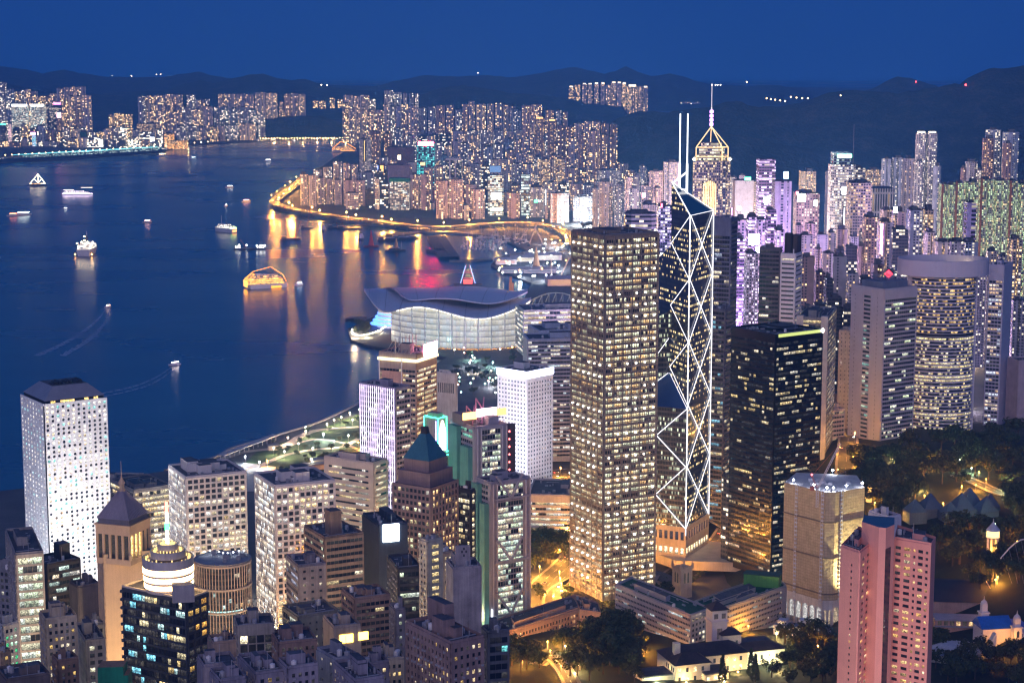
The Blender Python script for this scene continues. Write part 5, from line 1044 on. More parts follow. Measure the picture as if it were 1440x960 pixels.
office('dotted_cream_block', 'cream block dotted with tiny windows left of the grey concrete tower', 'office block', (1199, 466), 1800, 1180, 1206, 10, BLANK, grid(4, 4, .25, 1.2, lit=.3, cols=YEL), (.58, .50, .40), a=68, plants=1, seed=68)
office('brown_podium', 'brown flat roofed podium by the orange street', 'building', (1190, 556), 1830, 1165, 1202, 10, BLANK, BLANK, (.28, .2, .17), a=60, plants=1, seed=69)
office('slatted_grey_block', 'lilac grey block with dark slatted floors behind the netted tower', 'office block', (1162, 578), 1710, 1151, 1188, 18, band(3, 4.1, 1.8, lit=.12, cols=YEL, mull=.3), band(3, 4.1, 1.8, lit=.1, cols=YEL, mull=.3), (.42, .38, .40), a=30, plants=2, seed=70, back=BK)
# ---------------- grey concrete tower with dark banded side
gc = wallm((.54, .49, .53), .8, .08)
o, wr, wl, an, h = office('concrete_tower', 'lilac concrete tower with one central window stack and a dark banded side', 'office tower', (1244, 408), 1700, 1198, 1290, 34, band(2.6, 3.9, 2.3, lit=.17, row=.18, cols=((.85, 1, .6), (.95, 1, .75), WHITE), mull=.1, edge=1.2, top=9), BLANK, gc, plants=0, seed=71, back=BK, kit=True)
fc = Face(corner_pt(an, 0, wl), (0, 0), 0, h); st2 = []; m = MB()
for j in range(int(h / 3.9) - 2):
    z = h - 9 - j * 3.9; lv = PR.random(); u0, u1 = fc.L * .40, fc.L * .60; g = pane(dict(lit=.3, cols=((.8, 1, .7), (.3, .6, .5), WHITE), es=.7))
    w_ = MB(); fc.qd(w_, u0, u0 + (u1 - u0) / 2, z, z + 2, .47, g); fc.qd(w_, u0 + (u1 - u0) / 2, u1, z, z + 2, .47, pane(dict(lit=.3, cols=((.8, 1, .7), (.3, .6, .5)), es=.7))); w_.build('stack_window', PANE, o)
    for u in (.12, .8): fc.bx(m, fc.L * u, fc.L * u + .8, z + .5, z + 1.4, .44, .5)
m.build('vent_holes', DARK, o); m = MB()
for u in (.38, .62): fc.bx(m, fc.L * u - .2, fc.L * u + .2, 0, h, .4, .75)
m.build('joint_rib', gc, o)
m = MB(); q = [corner_pt(an, wr * a_, wl * b_) for a_, b_ in ((.1, .15), (.85, .15), (.85, .8), (.1, .8))]; m.prism(q, h - .3, h + 6)
for i in range(16): m.bar((*corner_pt(an, wr * PR.uniform(.15, .8), wl * PR.uniform(.2, .75)), h + 6), (*corner_pt(an, wr * PR.uniform(.15, .8), wl * PR.uniform(.2, .75)), h + PR.uniform(9, 14)), .35)
m.build('roof_plant', wallm((.2, .23, .3)), o); m = MB(); m.lathe([(0, h + 4), (4, h + 8), (0, h + 12)], *corner_pt(an, wr * 1.02, wl * .9), 10); m.build('red_lamp', glowm((1, .03, .05), 3), o)
# ---------------- oval hotel tower
Co = at(1333, 375, 1790); o = thing('oval_tower', 'huge oval tower with curved white floor bands and a plain ring crown', 'hotel', (Co.x, Co.y + 20, 40)); h = Co.z - 40; ko = 1815 / F
ea, eb = 47 * ko, 24; hw_ = wallm((.62, .58, .66), .7, .06)
def ell(a_, b_, t0, t1, n, rev=False): 
    r_ = [(a_ * math.cos(t0 + (t1 - t0) * i / n), b_ * math.sin(t0 + (t1 - t0) * i / n)) for i in range(n + 1)]; return r_
hb = h - 7
m = MB(); m.prism([(x, y) for x, y in ell(ea - .5, eb - .5, 0, 2 * math.pi, 48)[:-1]], 0, hb, 0, 1); m.build('body', [DARK, ROOFM], o)
N = 44; T0, T1 = math.pi * 1.0, math.pi * 2.0; nf = 48; fl = hb * .93 / nf; zbase = hb * .07
sl = MB(); E1, E0 = ell(ea + .5, eb + .5, T0, T1, N), ell(ea - .4, eb - .4, T0, T1, N)
for j in range(nf + 1):
    z = zbase + j * fl; t_ = fl * .42 if j not in (30, 31) else .5
    for i in range(N):
        sl.face([(*E1[i], z - t_), (*E1[i + 1], z - t_), (*E1[i + 1], z), (*E1[i], z)], None, 0); sl.face([(*E1[i], z), (*E1[i + 1], z), (*E0[i + 1], z), (*E0[i], z)], None, 0); sl.face([(*E0[i], z - t_), (*E0[i + 1], z - t_), (*E1[i + 1], z - t_), (*E1[i], z - t_)], None, 0)
sl.build('floor_bands', hw_, o)
for j in range(nf):
    z = zbase + j * fl; m = MB(); lv = PR.random(); up = j > 29
    if j in (30,): continue
    for i in range(N):
        g = pane(dict(lit=.30 if up else .62, row=.15 if up else .42, cols=((1, .6, .18), (1, .7, .3)) if up else (YEL + ((1, .85, .4),)), es=.95), lv)
        m.face([(*E0[i], z + .02), (*E0[i + 1], z + .02), (*E0[i + 1], z + fl * .58), (*E0[i], z + fl * .58)], [(i * 2, 0), (i * 2 + 2, 0), (i * 2 + 2, 2), (i * 2, 2)], 0, g)
    m.build('ribbon_window', PANE, o)
m = MB()
for x in (-ea, ea - 4): m.box(x - .8, -6 if x < 0 else -7, 0, x + 4.5, 6, hb)
m.build('end_pier', hw_, o); ca_, cb_ = 64 * ko, 31
m = MB(); n_ = 56; o1, i1 = ell(ca_, cb_, 0, 2 * math.pi, n_), ell(ca_ - 2, cb_ - 2, 0, 2 * math.pi, n_); z0, z1 = h - 9, h + 6
for i in range(n_):
    for a_, b_, za, zb_ in ((o1[i], o1[i + 1], z0, z1), (i1[i + 1], i1[i], z0 + 4, z1)): m.face([(*a_, za), (*b_, za), (*b_, zb_), (*a_, zb_)], None, 0)
    m.face([(*o1[i], z1), (*o1[i + 1], z1), (*i1[i + 1], z1), (*i1[i], z1)], None, 0)
m.face([(*p_, z0) for p_ in reversed(o1[:-1])], None, 0); m.build('ring_crown', hw_, o)
m = MB(); m.face([(*p_, z0 + 6) for p_ in i1[:-1]], None, 0)
for i in range(28): a_ = 2 * math.pi * i / 28; m.box((ca_ - 9) * math.cos(a_) - 1.5, (cb_ - 7) * math.sin(a_) - 1.5, z0 + 6, (ca_ - 9) * math.cos(a_) + 1.5, (cb_ - 7) * math.sin(a_) + 1.5, z0 + 9)
m.build('roof_deck', wallm((.16, .22, .30)), o); m = MB(); m.box(8, 16, z0 + 6.1, 30, 19, z0 + 8); m.build('roof_light', glowm((1, .75, .4), 2), o)
m = MB(); m.lathe([(ea * .8, -30), (ea * .8, 6), (ea * .6, 6.2)], 0, 0, 40, 0); m.v = [(x, y * .7, z) for x, y, z in m.v]; m.build('base_drum', wallm((.45, .47, .55)), o)
office('split_tower', 'tower with an orange lit left strip and a plain pale side, beside the oval tower', 'hotel', (1412, 374), 1850, 1391, 1424, 48, BLANK, band(3.4, 3.6, 2.2, lit=.5, row=.2, cols=((1, .65, .4), (1, .8, .6), (.8, .85, 1)), mull=.5, edge=1, top=15), hw_, a=62, plants=1, seed=73, back=BK)
office('pink_slab', 'plain pinkish slab low at the right edge under dark towers', 'apartment block', (1433, 508), 1840, 1417, 1460, 55, BLANK, BLANK, (.5, .4, .42), a=70, plants=0, seed=74)
# ================================================================== foreground: netted tower, pink tower, the low blocks by the gardens
net = NT('scaffold_net'); P = net.pos(); uvn = net.new('UVMap').outputs[0]; sp_ = net.new('SeparateXYZ'); net.l.new(uvn, sp_.inputs[0])
ln = net.math('MAXIMUM', net.math('LESS_THAN', net.math('FRACT', net.math('DIVIDE', sp_.outputs[0], 2.2)), .10), net.math('LESS_THAN', net.math('FRACT', net.math('DIVIDE', sp_.outputs[1], 2.1)), .14))
sag = net.noise(P, .25, 4, .65)
net.set(col=net.mix(net.math('MULTIPLY', ln, .55), net.ramp(sag, [(.3, (.46, .36, .20)), (.7, (.66, .53, .32))]), (.30, .24, .14)), rough=.95); net.bump(sag, .8, 1.2); NET = net.mat
zr = at(1153, 690, 1310).z; corner = [gnd(1103, 678, zr), gnd(1161, 692, zr), gnd(1175, 692, zr), gnd(1216, 685, zr), gnd(1205, 668, zr), gnd(1120, 664, zr)]
ox = Vector((corner[1].x, corner[1].y)); zb = 16; o = thing('netted_tower', 'office tower wrapped in beige scaffold netting with floodlights on its open roof', 'scaffolded tower', (ox.x, ox.y, zb)); h = zr - zb
pl = [(p.x - ox.x, p.y - ox.y) for p in corner]; m = MB(); m.prism(pl, 22, h, 0, 1); m.build('netting', [NET, wallm((.5, .5, .5))], o)
cen = Vector((sum(p[0] for p in pl) / 6, sum(p[1] for p in pl) / 6)); cpl = [tuple(cen + (Vector(p) - cen) * .93) for p in pl]
m = MB(); m.prism(cpl, 0, 22, 0, 0); m.build('core', wallm((.4, .36, .3)), o)
m = MB(); g = MB()
for k_ in (0, 1, 2):
    fc = Face(pl[k_], pl[k_ + 1], 0, 22); n_ = max(2, int(fc.L / 6.2)); b = fc.L / n_
    for i in range(n_ + 1): fc.bx(m, i * b - .7, i * b + .7, 0, 14, -1.5, .5)
    for i in range(n_):
        u = (i + .5) * b; r_ = b / 2 - .7; arc = [(u + r_ * math.cos(math.pi * q / 8), 14 + r_ * math.sin(math.pi * q / 8)) for q in range(9)]
        for q in range(8): m.face([fc.P(*arc[q + 1], .5), fc.P(*arc[q], .5), fc.P(arc[q][0], 21.9, .5), fc.P(arc[q + 1][0], 21.9, .5)], None, 0); m.face([fc.P(*arc[q], .5), fc.P(*arc[q + 1], .5), fc.P(*arc[q + 1], -1.2), fc.P(*arc[q], -1.2)], None, 0)
        fc.bx(m, i * b, i * b + .7, 14, 21.9, .0, .5); fc.bx(m, (i + 1) * b - .7, (i + 1) * b, 14, 21.9, .0, .5)
        w_ = MB(); w_.face([fc.P(u - r_, 4, -1.0), fc.P(u + r_, 4, -1.0)] + [fc.P(*p_, -1.0) for p_ in arc], [(0, 0)] * (len(arc) + 2), 0, (.75, .72, .68, 1) if k_ == 0 else (.6, .45, .3, 1)); w_.build('arched_window', PANE, o)
m.build('arcade', wallm((.72, .68, .62)), o)
for fc, u in ((Face(pl[0], pl[1], 22, h), .32), (Face(pl[0], pl[1], 22, h), .95), (Face(pl[2], pl[3], 22, h), .2)):
    m = MB(); u *= fc.L
    for du in (-.9, .9): m.bar(fc.P(u + du, 8, 1.0), fc.P(u + du, h + 1, 1.0), .16)
    for i in range(int((h - 10) / 3)): fc.bx(m, u - 1, u + 1, 10 + 3 * i, 10.9 + 3 * i, .2, 1.1)
    m.build('hoist_mast', wallm((.75, .76, .8)), o)
for i in range(3):
    m = MB(); z = h - 22 - i * 26
    for k_ in (0, 1, 2):
        fc = Face(pl[k_], pl[k_ + 1], 0, h); fc.bx(m, 0, fc.L, z, z + .8, .05, .9)
    m.build('catch_fan', wallm((.22, .17, .12)), o)
m = MB(); n_ = 34
for i in range(n_):
    k_ = i % 3; fc = Face(pl[k_], pl[k_ + 1], 0, h); u = fc.L * PR.random(); m.bar(fc.P(u, h - .2, -.3), fc.P(u, h + PR.uniform(1, 2.8), -.3), .12)
for i in range(16): p_ = cen + Vector((PR.uniform(-14, 14), PR.uniform(-6, 8))); m.prism([(p_.x, p_.y), (p_.x + 3, p_.y + .4), (p_.x + 2.6, p_.y + 2), (p_.x, p_.y + 1.6)], h, h + PR.uniform(.5, 2.2))
kind(m.build('roof_works', wallm((.6, .6, .62)), o), 'stuff')
for i in range(7):
    k_ = (0, 0, 1, 1, 2, 2, 4)[i]; fc = Face(pl[k_], pl[(k_ + 1) % 6], 0, h); p_ = fc.P(fc.L * (.2, .7, .15, .8, .4, .95, .4)[i], h + 3.2, -1)
    m = MB(); m.bar((p_[0], p_[1], h), p_, .15); m.lathe([(0, p_[2] - .7), (.85, p_[2]), (0, p_[2] + .7)], p_[0], p_[1], 8, 1); m.build('floodlight', [STEEL, glowm((.82, .85, 1), 60)], o)
jb = at(1150, 668, 1262) - Vector((ox.x, ox.y, zb)); cr = thing('tower_crane', 'white lattice crane standing on the netted tower', 'crane', (ox.x + jb.x, ox.y + jb.y, zb + h)); m = MB()
def lattice(m, p, q, w_, n, r=.14):
    p, q = Vector(p), Vector(q); d = (q - p) / n; a = d.normalized().cross(Vector((0, 1, 0))).normalized() * w_; b_ = Vector((0, 1, 0)) * w_
    for s_ in (a + b_, a - b_, -a + b_, -a - b_): m.bar(p + s_, q + s_, r)
    for i in range(n): m.bar(p + d * i + a - b_, p + d * (i + 1) - a - b_, r * .8); m.bar(p + d * i - a - b_, p + d * (i + 1) + a - b_, r * .8)
lattice(m, (0, 0, 0), (0, 0, 14), .7, 7); m.build('mast', WHITEP, cr); m = MB(); lattice(m, (0, 0, 13), (15, 2, 44), .5, 16); m.build('jib', WHITEP, cr)
m = MB(); lattice(m, (0, 0, 13), (-4, 0, 22), .4, 5); m.bar((-4, 0, 22), (15, 2, 44), .07); m.box(-5, -1.2, 12, -2.5, 1.2, 14.5); m.build('counter_jib', wallm((.6, .2, .15)), cr)
m = MB(); m.lathe([(0, 22), (.8, 22.8), (0, 23.6)], -4, 0, 8); m.build('red_lamp', glowm((1, .1, .1), 5), cr)
# ---- pink tower
pk = wallm((.78, .35, .29), .8, .07); zp = at(1209, 777, 850).z; zc = at(1236, 740, 858).z; zb = 90
G = lambda px, py, z: gnd(px, py, z)
A0, A1, A2, A3 = G(1183, 768, zp), G(1209, 777, zp), G(1234, 757, zp), G(1208, 742, zp)
R0, R1, R2, R3 = G(1258, 757, zp + 1), G(1310, 766, zp + 1), G(1316, 757, zp + 1), G(1262, 740, zp + 1)
o = thing('pink_apartment_tower', 'pink apartment tower of two wings around a taller shaft with a dark glass strip', 'apartment tower', (A1.x, A1.y, zb)); OB = Vector((A1.x, A1.y)); v2 = lambda p: (p.x - OB.x, p.y - OB.y); h = zp - zb
wn_ = lambda **k: dict(dict(k='grid', bay=3.4, fl=3.05, ww=.5, wh=1.5, lit=.3, row=.1, cols=((1, .62, .2), (1, .7, .3), (1, .8, .5)), t=.35, top=2.2, edge=1, es=1.1), **k)
wall = MB(); stock = []; m = MB(); B1 = [v2(A0), v2(A1), v2(A2), v2(A3)]; B2 = [v2(R0), v2(R1), v2(R2), v2(R3)]
m.prism(B1, 0, h - .3, 0, 1); m.prism(B2, 0, h + .7, 0, 1); m.build('body', [pk, ROOFM], o)
def irr(fc, cols_, first=2.2, lit=.3):
    """windows of unequal widths, as the flats' rooms have"""
    n = int(fc.z1 / 3.05) - 1; fc.bx(wall, 0, fc.L, fc.z1 - first, fc.z1, 0, .4); H1 = fc.z1 - first; edges = sorted([(u * fc.L, (u + w_) * fc.L) for u, w_, hh in cols_])
    us = [0] + [e for ab in edges for e in ab] + [fc.L]
    for i in range(0, len(us), 2): fc.bx(wall, us[i], us[i + 1], 0, H1, 0, .4)
    for (a, b), (u, w_, hh) in zip(edges, sorted(cols_)):
        for j in range(n):
            z = H1 - (j + 1) * 3.05 + .6; fc.bx(wall, a, b, z + hh, z + 3.05, 0, .37) if True else None
            stock.append(('window', fc, [(a, b, pane(dict(lit=lit, row=.2, cols=((1, .58, .18), (1, .68, .28), (1, .8, .5)), es=1.05), PR.random()))], z, z + hh))
        fc.bx(wall, a, b, 0, H1 - n * 3.05 + .6, 0, .37)
irr(Face(B2[0], B2[1], 0, h + 1), [(.04, .15, 1.5), (.28, .17, 1.5), (.53, .06, 1.3), (.66, .13, 1.5), (.86, .07, 1.3)], lit=.42)
irr(Face(B1[1], B1[2], 0, h), [(.12, .13, 1.5), (.38, .13, 1.5), (.62, .1, 1.3), (.8, .14, 1.6)], lit=.35)
irr(Face(B1[0], B1[1], 0, h), [(.56, .10, 1.2)], first=5, lit=.05)
wall.build('wall', pk, o); PRc = PARTCAP; hang(o, stock, 100)
SP_ = [G(1212, 733, zc), G(1236, 741, zc), G(1246, 742, zc), G(1258, 737, zc), G(1258, 727, zc), G(1216, 724, zc)]
m = MB(); m.prism([v2(p) for p in SP_], 0, zc - zb, 0, 1); m.build('shaft', [pk, wallm((.08, .12, .16), .4)], o)
m = MB(); fc = Face(v2(SP_[2]), v2(SP_[3]), 0, zc - zb); fc.bx(m, fc.L * .0, fc.L * .62, 0, zc - zb - 10, .02, .12); m.build('glass_strip', wallm((.02, .03, .05), .15), o)
for nm, B_, hh in (('left', B1, h - .3), ('right', B2, h + .7)): roofkit(o, B_, hh, pk, 1, 77 if nm == 'left' else 78, (3, 5))
fcn = Face(B1[1], B1[2], 0, h)
for j in range(22):
    m = MB(); p_ = fcn.P(fcn.L - .8, h - 3 - j * 3.05, .8); m.lathe([(0, p_[2] - .35), (.42, p_[2]), (0, p_[2] + .35)], p_[0], p_[1], 8); m.build('balcony_lamp', glowm((1, .42, .1), 8), o)
office('white_stair_block', 'white block with a glazed blue roof behind the pink tower', 'building', (1250, 728), 990, 1222, 1267, 60, BLANK, BLANK, (.6, .6, .64), a=30, plants=1, seed=79)
# ---- low government wings, ogee court house, terrace of offices by the road
grn = wallm((.02, .10, .05), .8, .3)
def wing(name, label, pts, z, zb, faces, wall, seed, roof=None, plants=2, cat='office block'):
    P_ = [gnd(px, py, z) for px, py in pts]; return build_office(name, label, cat, [(p.x, p.y) for p in P_], zb, z - zb, faces, wall, plants=plants, seed=seed, back=BK, roof=roof, ph=(2, 4))
gw = wallm((.40, .37, .40), .8, .08)
wing('long_grey_wing', 'long grey office wing with a dark green roof facing the dark trees', [(866, 822), (972, 866), (1000, 856), (888, 812)], 66, 34, {0: band(1.7, 3.6, 1.5, lit=.13, cols=(COOL, WHITE, (.8, .95, 1)), mull=.35, edge=.5), 3: band(2, 3.6, 1.4, lit=.1, cols=(COOL,), mull=.3)}, gw, 81, roof=grn)
wing('long_pale_wing', 'long pale office wing with white lit top floor and green roof box', [(1000, 862), (1106, 824), (1088, 806), (976, 846)], 64, 34, {0: band(1.7, 3.6, 1.5, lit=.16, row=.15, cols=(COOL, WHITE, (.8, .95, 1)), mull=.5, edge=6), 3: BLANK}, wallm((.50, .44, .36), .8, .08), 82, roof=grn, plants=4)
gx = thing('green_roof_box', 'bright green clad box standing on the pale wing roof', 'roof structure', tuple(gnd(1070, 822, 65.5)), -.36); m = MB(); m.box(-12, 0, -1.5, 12, 9, 6.5); m.build('cladding', wallm((.10, .32, .06), .7), gx); m = MB(); m.box(-12.4, -.4, 6.5, 12.4, 9.4, 7.1); m.build('lid', wallm((.03, .09, .06)), gx)
wing('terrace_office', 'long low rose brown office with a colonnade of windows by the orange road', [(702, 893), (826, 851), (805, 838), (690, 874)], 52, 26, {0: grid(3.0, 3.8, .6, 2.2, lit=.06, cols=(WARM,), t=.7, top=3), 3: BLANK}, wallm((.42, .28, .22), .8), 83, plants=4)
wing('terrace_office', 'short rose brown office block joined to the long colonnaded office', [(816, 858), (845, 862), (841, 848), (806, 836)], 53, 26, {0: grid(2.4, 3.8, .5, 1.6, lit=.06, cols=(WARM,), t=.5, top=3)}, wallm((.42, .28, .22), .8), 84, plants=2)
dm = gz(903, 826); o = thing('domed_house', 'old stone house with a pale dome beside the bronze tower', 'house', (dm.x, dm.y, dm.z), .5); m = MB(); m.box(-14, -8, -4, 14, 8, 11); m.box(-5, -5, 11, 5, 5, 14); m.build('wall', wallm((.42, .40, .42)), o)
m = MB(); m.lathe([(3.9, 14), (3.9, 17), (4.5, 17.1), (4.2, 20), (3, 22.6), (1, 24.2), (.5, 25.5), (0, 26)], 0, 0, 18); m.build('dome', wallm((.50, .52, .56)), o); m = MB(); m.prism([(-14.5, -8.5), (14.5, -8.5), (14.5, 8.5), (-14.5, 8.5)], 11, 12.8, 0, 0, None, None, [(-11, -5), (11, -5), (11, 5), (-11, 5)]); m.build('roof', wallm((.16, .14, .16)), o)
ct = gz(959, 838); o = thing('church_tower', 'stone church tower with corner pinnacles among dark trees', 'church tower', (ct.x, ct.y, ct.z), .55); m = MB(); m.box(-5.5, -5.5, -4, 5.5, 5.5, 24, 0); m.box(-5.9, -5.9, 22.5, 5.9, 5.9, 23.4)
m.build('stone_shaft', wallm((.48, .40, .32), .9), o); m = MB()
for sx in (-1, 1):
    for sy in (-1, 1): m.prism([(5.5 * sx - .7, 5.5 * sy - .7), (5.5 * sx + .7, 5.5 * sy - .7), (5.5 * sx + .7, 5.5 * sy + .7), (5.5 * sx - .7, 5.5 * sy + .7)], 23, 27, 0); m.lathe([(.8, 27), (0, 30)], 5.5 * sx, 5.5 * sy, 4, 0, False)
for i in range(5): m.box(-4.4 + 2 * i, -5.6, 24, -3.4 + 2 * i, -5.0, 25.3); m.box(-5.6, -4.4 + 2 * i, 24, -5.0, -3.4 + 2 * i, 25.3)
m.build('battlement', wallm((.48, .40, .32), .9), o)
for fx in (0, 1):
    for i in (-1.6, 1.6): m = MB(); m.face([(i - .8, -5.54, 12), (i + .8, -5.54, 12), (i + .8, -5.54, 19), (i, -5.54, 20.6), (i - .8, -5.54, 19)] if fx == 0 else [(-5.54, i + .8, 12), (-5.54, i - .8, 12), (-5.54, i - .8, 19), (-5.54, i, 20.6), (-5.54, i + .8, 19)], [(0, 0)] * 5, 0, (.10, .07, .03, 1)); m.build('lancet_window', PANE, o)
m = MB(); m.prism([(-4, 5.5), (5, 5.5), (5, 34), (-4, 34)], -2, 7, 0); m.prism([(-4.6, 5.6), (5.6, 5.6), (5.6, 34.4), (-4.6, 34.4)], 7, 13, 1, None, None, None, [(.4, 5.6), (.6, 5.6), (.6, 34.4), (.4, 34.4)]); m.build('nave', [wallm((.48, .40, .32), .9), wallm((.10, .10, .12))], o)
# ---- white villa with look-out tower
vw = wallm((.72, .66, .56), .8, .06); tile = wallm((.06, .045, .05), .8, .3)
vb = gz(1020, 944); VZ = vb.z; o = thing('white_villa', 'white villa with dark hipped roofs and a square look-out tower, lit gold', 'mansion', (vb.x, vb.y, VZ), .30); o.scale = (1.25,) * 3
def hip(m, x0, y0, x1, y1, z, rise, ov=.8, mi=0):
    k_ = min(x1 - x0, y1 - y0) / 2 - .3; m.prism([(x0 - ov, y0 - ov), (x1 + ov, y0 - ov), (x1 + ov, y1 + ov), (x0 - ov, y1 + ov)], z, z + rise, mi, None, None, None, [(x0 + k_, y0 + k_), (x1 - k_, y0 + k_), (x1 - k_, y1 - k_), (x0 + k_, y1 - k_)])
m = MB(); m.box(-30, 0, -6, 12, 15, 9); m.box(-30, -9, -6, -12, 0, 9); m.box(-16, -13, -6, -4, -1, 4.2); m.box(10, 5, -6, 34, 17, 7.2); m.box(4, 13, -6, 14, 23, 14); m.box(-46, -6, -6, -29, 6, 3.5); m.build('wall', vw, o)
m = MB(); hip(m, -30, 0, 12, 15, 9, 4.5); hip(m, -30, -9, -12, 2, 9.02, 4.2); hip(m, 10, 5, 34, 17, 7.2, 3); hip(m, 4, 13, 14, 23, 14, 2.5); m.build('hipped_roof', tile, o)
for q_ in ((-16.4, -13.4, 4.2, -3.6, -1, 4.8), (-46.4, -6.4, 3.5, -29, 6.4, 4.1), (12, 17.02, 7, 33, 26, 7.6)): m = MB(); m.box(*q_); m.build('flat_roof', ROOFM, o)
m = MB(); m.box(0, 17, -6, 8, 25, 26); m.box(-.7, 16.3, 19.6, 8.7, 25.7, 20.3); m.build('lookout_tower', wallm((.62, .56, .58), .8, .06), o); m = MB(); hip(m, 0, 17, 8, 25, 26, 3.6, 1.1); m.build('tower_roof', tile, o)
m = MB(); m.box(-26.5, 1, 9, -23.5, 4, 16.5); m.build('chimney', vw, o)
for (x, z, w_, hh, y) in [(0.9, 21.5, 2.2, 2.6, 16.96), (5, 21.5, 2.2, 2.6, 16.96), (2.6, 11, 2.8, 5.5, 16.96)]: m = MB(); m.face([(x, y, z), (x + w_, y, z), (x + w_, y, z + hh), (x, y, z + hh)], None, 0, (.03, .02, .02, 1)); m.build('window', PANE, o)
def fw(x, z, y, g, w_=1.3, hh=2.2, side=0):
    m = MB(); m.face([(x, y, z), (x + w_, y, z), (x + w_, y, z + hh), (x, y, z + hh)] if side == 0 else [(y, x + w_, z), (y, x, z), (y, x, z + hh), (y, x + w_, z + hh)], None, 0, g); m.build('window', PANE, o)
LW, DW = (1.3, .85, .35, 1), (.02, .02, .02, 1)
for i in range(6): fw(-10 + 3.5 * i, 5.2, -.05, LW if i in (3, 4) else DW); fw(-10 + 3.5 * i, .8, -.05, LW if i in (2, 4, 5) else DW)
for i in range(4): fw(-28.5 + 4 * i, 5.2, -9.05, DW if i % 2 else LW); fw(-28.5 + 4 * i, .8, -9.05, LW if i % 2 else DW)
for i in range(5): fw(13 + 4 * i, 2.8, 4.95, LW if i == 3 else DW); fw(-7 + 2.2 * i, 5, -30.05, LW if i == 2 else DW, 1.1, 2.2, 1)
for i in range(3): fw(-15 + 3.6 * i, .8, -13.05, (1.2, 1.0, .55, 1)); fw(5 + 3 * i, 9, 12.95, DW, 1.2, 2)
# ---- white flats by the netted tower, courts and chapel at the right
fl_ = wallm((.55, .55, .60), .8, .06)
for i, (px, py, w_, d_, hh, lab) in enumerate([(1128, 880, 26, 12, 8, 'long white flat roofed house with a dish, by the netted tower'), (1108, 893, 20, 10, 6, 'low white house with a blue grey roof terrace'), (1140, 893, 22, 9, 6, 'low white house under the long white one')]):
    p = gz(px, py); o = thing('white_house', lab, 'house', tuple(p), -.45); m = MB(); m.box(-w_ / 2, 0, -5, w_ / 2, d_, hh); m.box(-w_ / 2 + 2, 2, hh, -w_ / 2 + 8, d_ - 2, hh + 3); m.build('wall', fl_, o)
    m = MB(); m.box(-w_ / 2 + .4, .4, hh - .2, w_ / 2 - .4, d_ - .4, hh + .25); m.build('roof', wallm((.14, .17, .24)), o)
    for j in range(5): m = MB(); x = -w_ / 2 + 1.5 + j * (w_ - 4) / 4; m.face([(x, -.05, hh - 3.6), (x + 1.6, -.05, hh - 3.6), (x + 1.6, -.05, hh - 1.6), (x, -.05, hh - 1.6)], None, 0, (.5, .55, .6, 1) if j == i + 1 else (.01, .01, .02, 1)); m.build('window', PANE, o)
    if i == 0: m = MB(); m.lathe([(0, hh + 2.2), (1.4, hh + 2.6), (2.2, hh + 3.6)], -w_ / 2 - .5, 3, 12, cap=False); m.bar((-w_ / 2 - .5, 3, hh - 1), (-w_ / 2 - .5, 3, hh + 2.3), .2); m.build('dish', WHITEP, o)
p = gz(1345, 862); o = thing('school_hall', 'school hall with a huge dark pitched roof beside the pink tower', 'hall', tuple(p), -.12); m = MB(); m.box(-26, 0, -6, 26, 30, 8); m.build('wall', wallm((.40, .27, .22)), o)
m = MB(); m.prism([(-27, -1), (27, -1), (27, 31), (-27, 31)], 8, 15, 0, None, None, None, [(-27, 27), (22, 27), (22, 31), (-27, 31)]); m.build('roof', wallm((.035, .033, .04), .8), o); m = MB(); m.bar((27, -1, 8.4), (22, 29, 15.4), .4); m.build('verge', WHITEP, o)
p = gz(1352, 890); o = thing('school_block', 'rose flat roofed school block with a long balcony', 'school', tuple(p), -.1); m = MB(); m.box(-17, 0, -6, 17, 12, 9); m.build('wall', wallm((.45, .28, .23)), o); m = MB(); m.box(-17.5, -1.5, 8.6, 17.5, 12.5, 9.4); m.box(-17.5, -1.5, 4.2, 17.5, 0, 4.8); m.build('roof', wallm((.3, .3, .36)), o)
for j in range(8): m = MB(); x = -15.5 + 4 * j; m.face([(x, -.05, 5.2), (x + 2.6, -.05, 5.2), (x + 2.6, -.05, 8), (x, -.05, 8)], None, 0, (.35, .22, .1, 1) if j in (3, 5) else (.02, .015, .01, 1)); m.build('window', PANE, o)
p = gz(1340, 925); o = thing('fan_roof_house', 'low pale house with a fanned roof of pale ribs and one pointed prow', 'house', tuple(p), .1); m = MB()
rim = [(20 * math.cos(a_ * .3), 11 * math.sin(a_ * .3)) for a_ in range(21)]; m.prism(rim, -5, 5, 0, 1); m.build('wall', wallm((.45, .46, .46)), o); m = MB(); m.prism(rim, 5, 9, 0, None, None, None, [(x * .45 + 2, y * .5 + 2) for x, y in rim])
for i in range(14): a_ = .3 * i + .1; m.bar((20.3 * math.cos(a_), 11.3 * math.sin(a_), 5.2), (9 * math.cos(a_) + 2, 5.5 * math.sin(a_) + 2, 9.2), .3)
m.build('fan_roof', wallm((.48, .50, .55)), o); m = MB(); m.prism([(16, -3), (26, -4), (27, 2), (16, 3)], -4, 6, 0, None, None, None, [(25.5, -3.6), (26.4, -3.6), (26.4, 1), (25.5, 1)]); m.v = [(x, y, z if z < 5 else z + 10) for x, y, z in m.v]; m.build('prow', WHITEP, o)
p = gz(1415, 905); o = thing('blue_roofed_church', 'white church with a vivid blue roof and two curly belfries', 'church', tuple(p), .15); ch = wallm((.66, .63, .66), .8, .05)
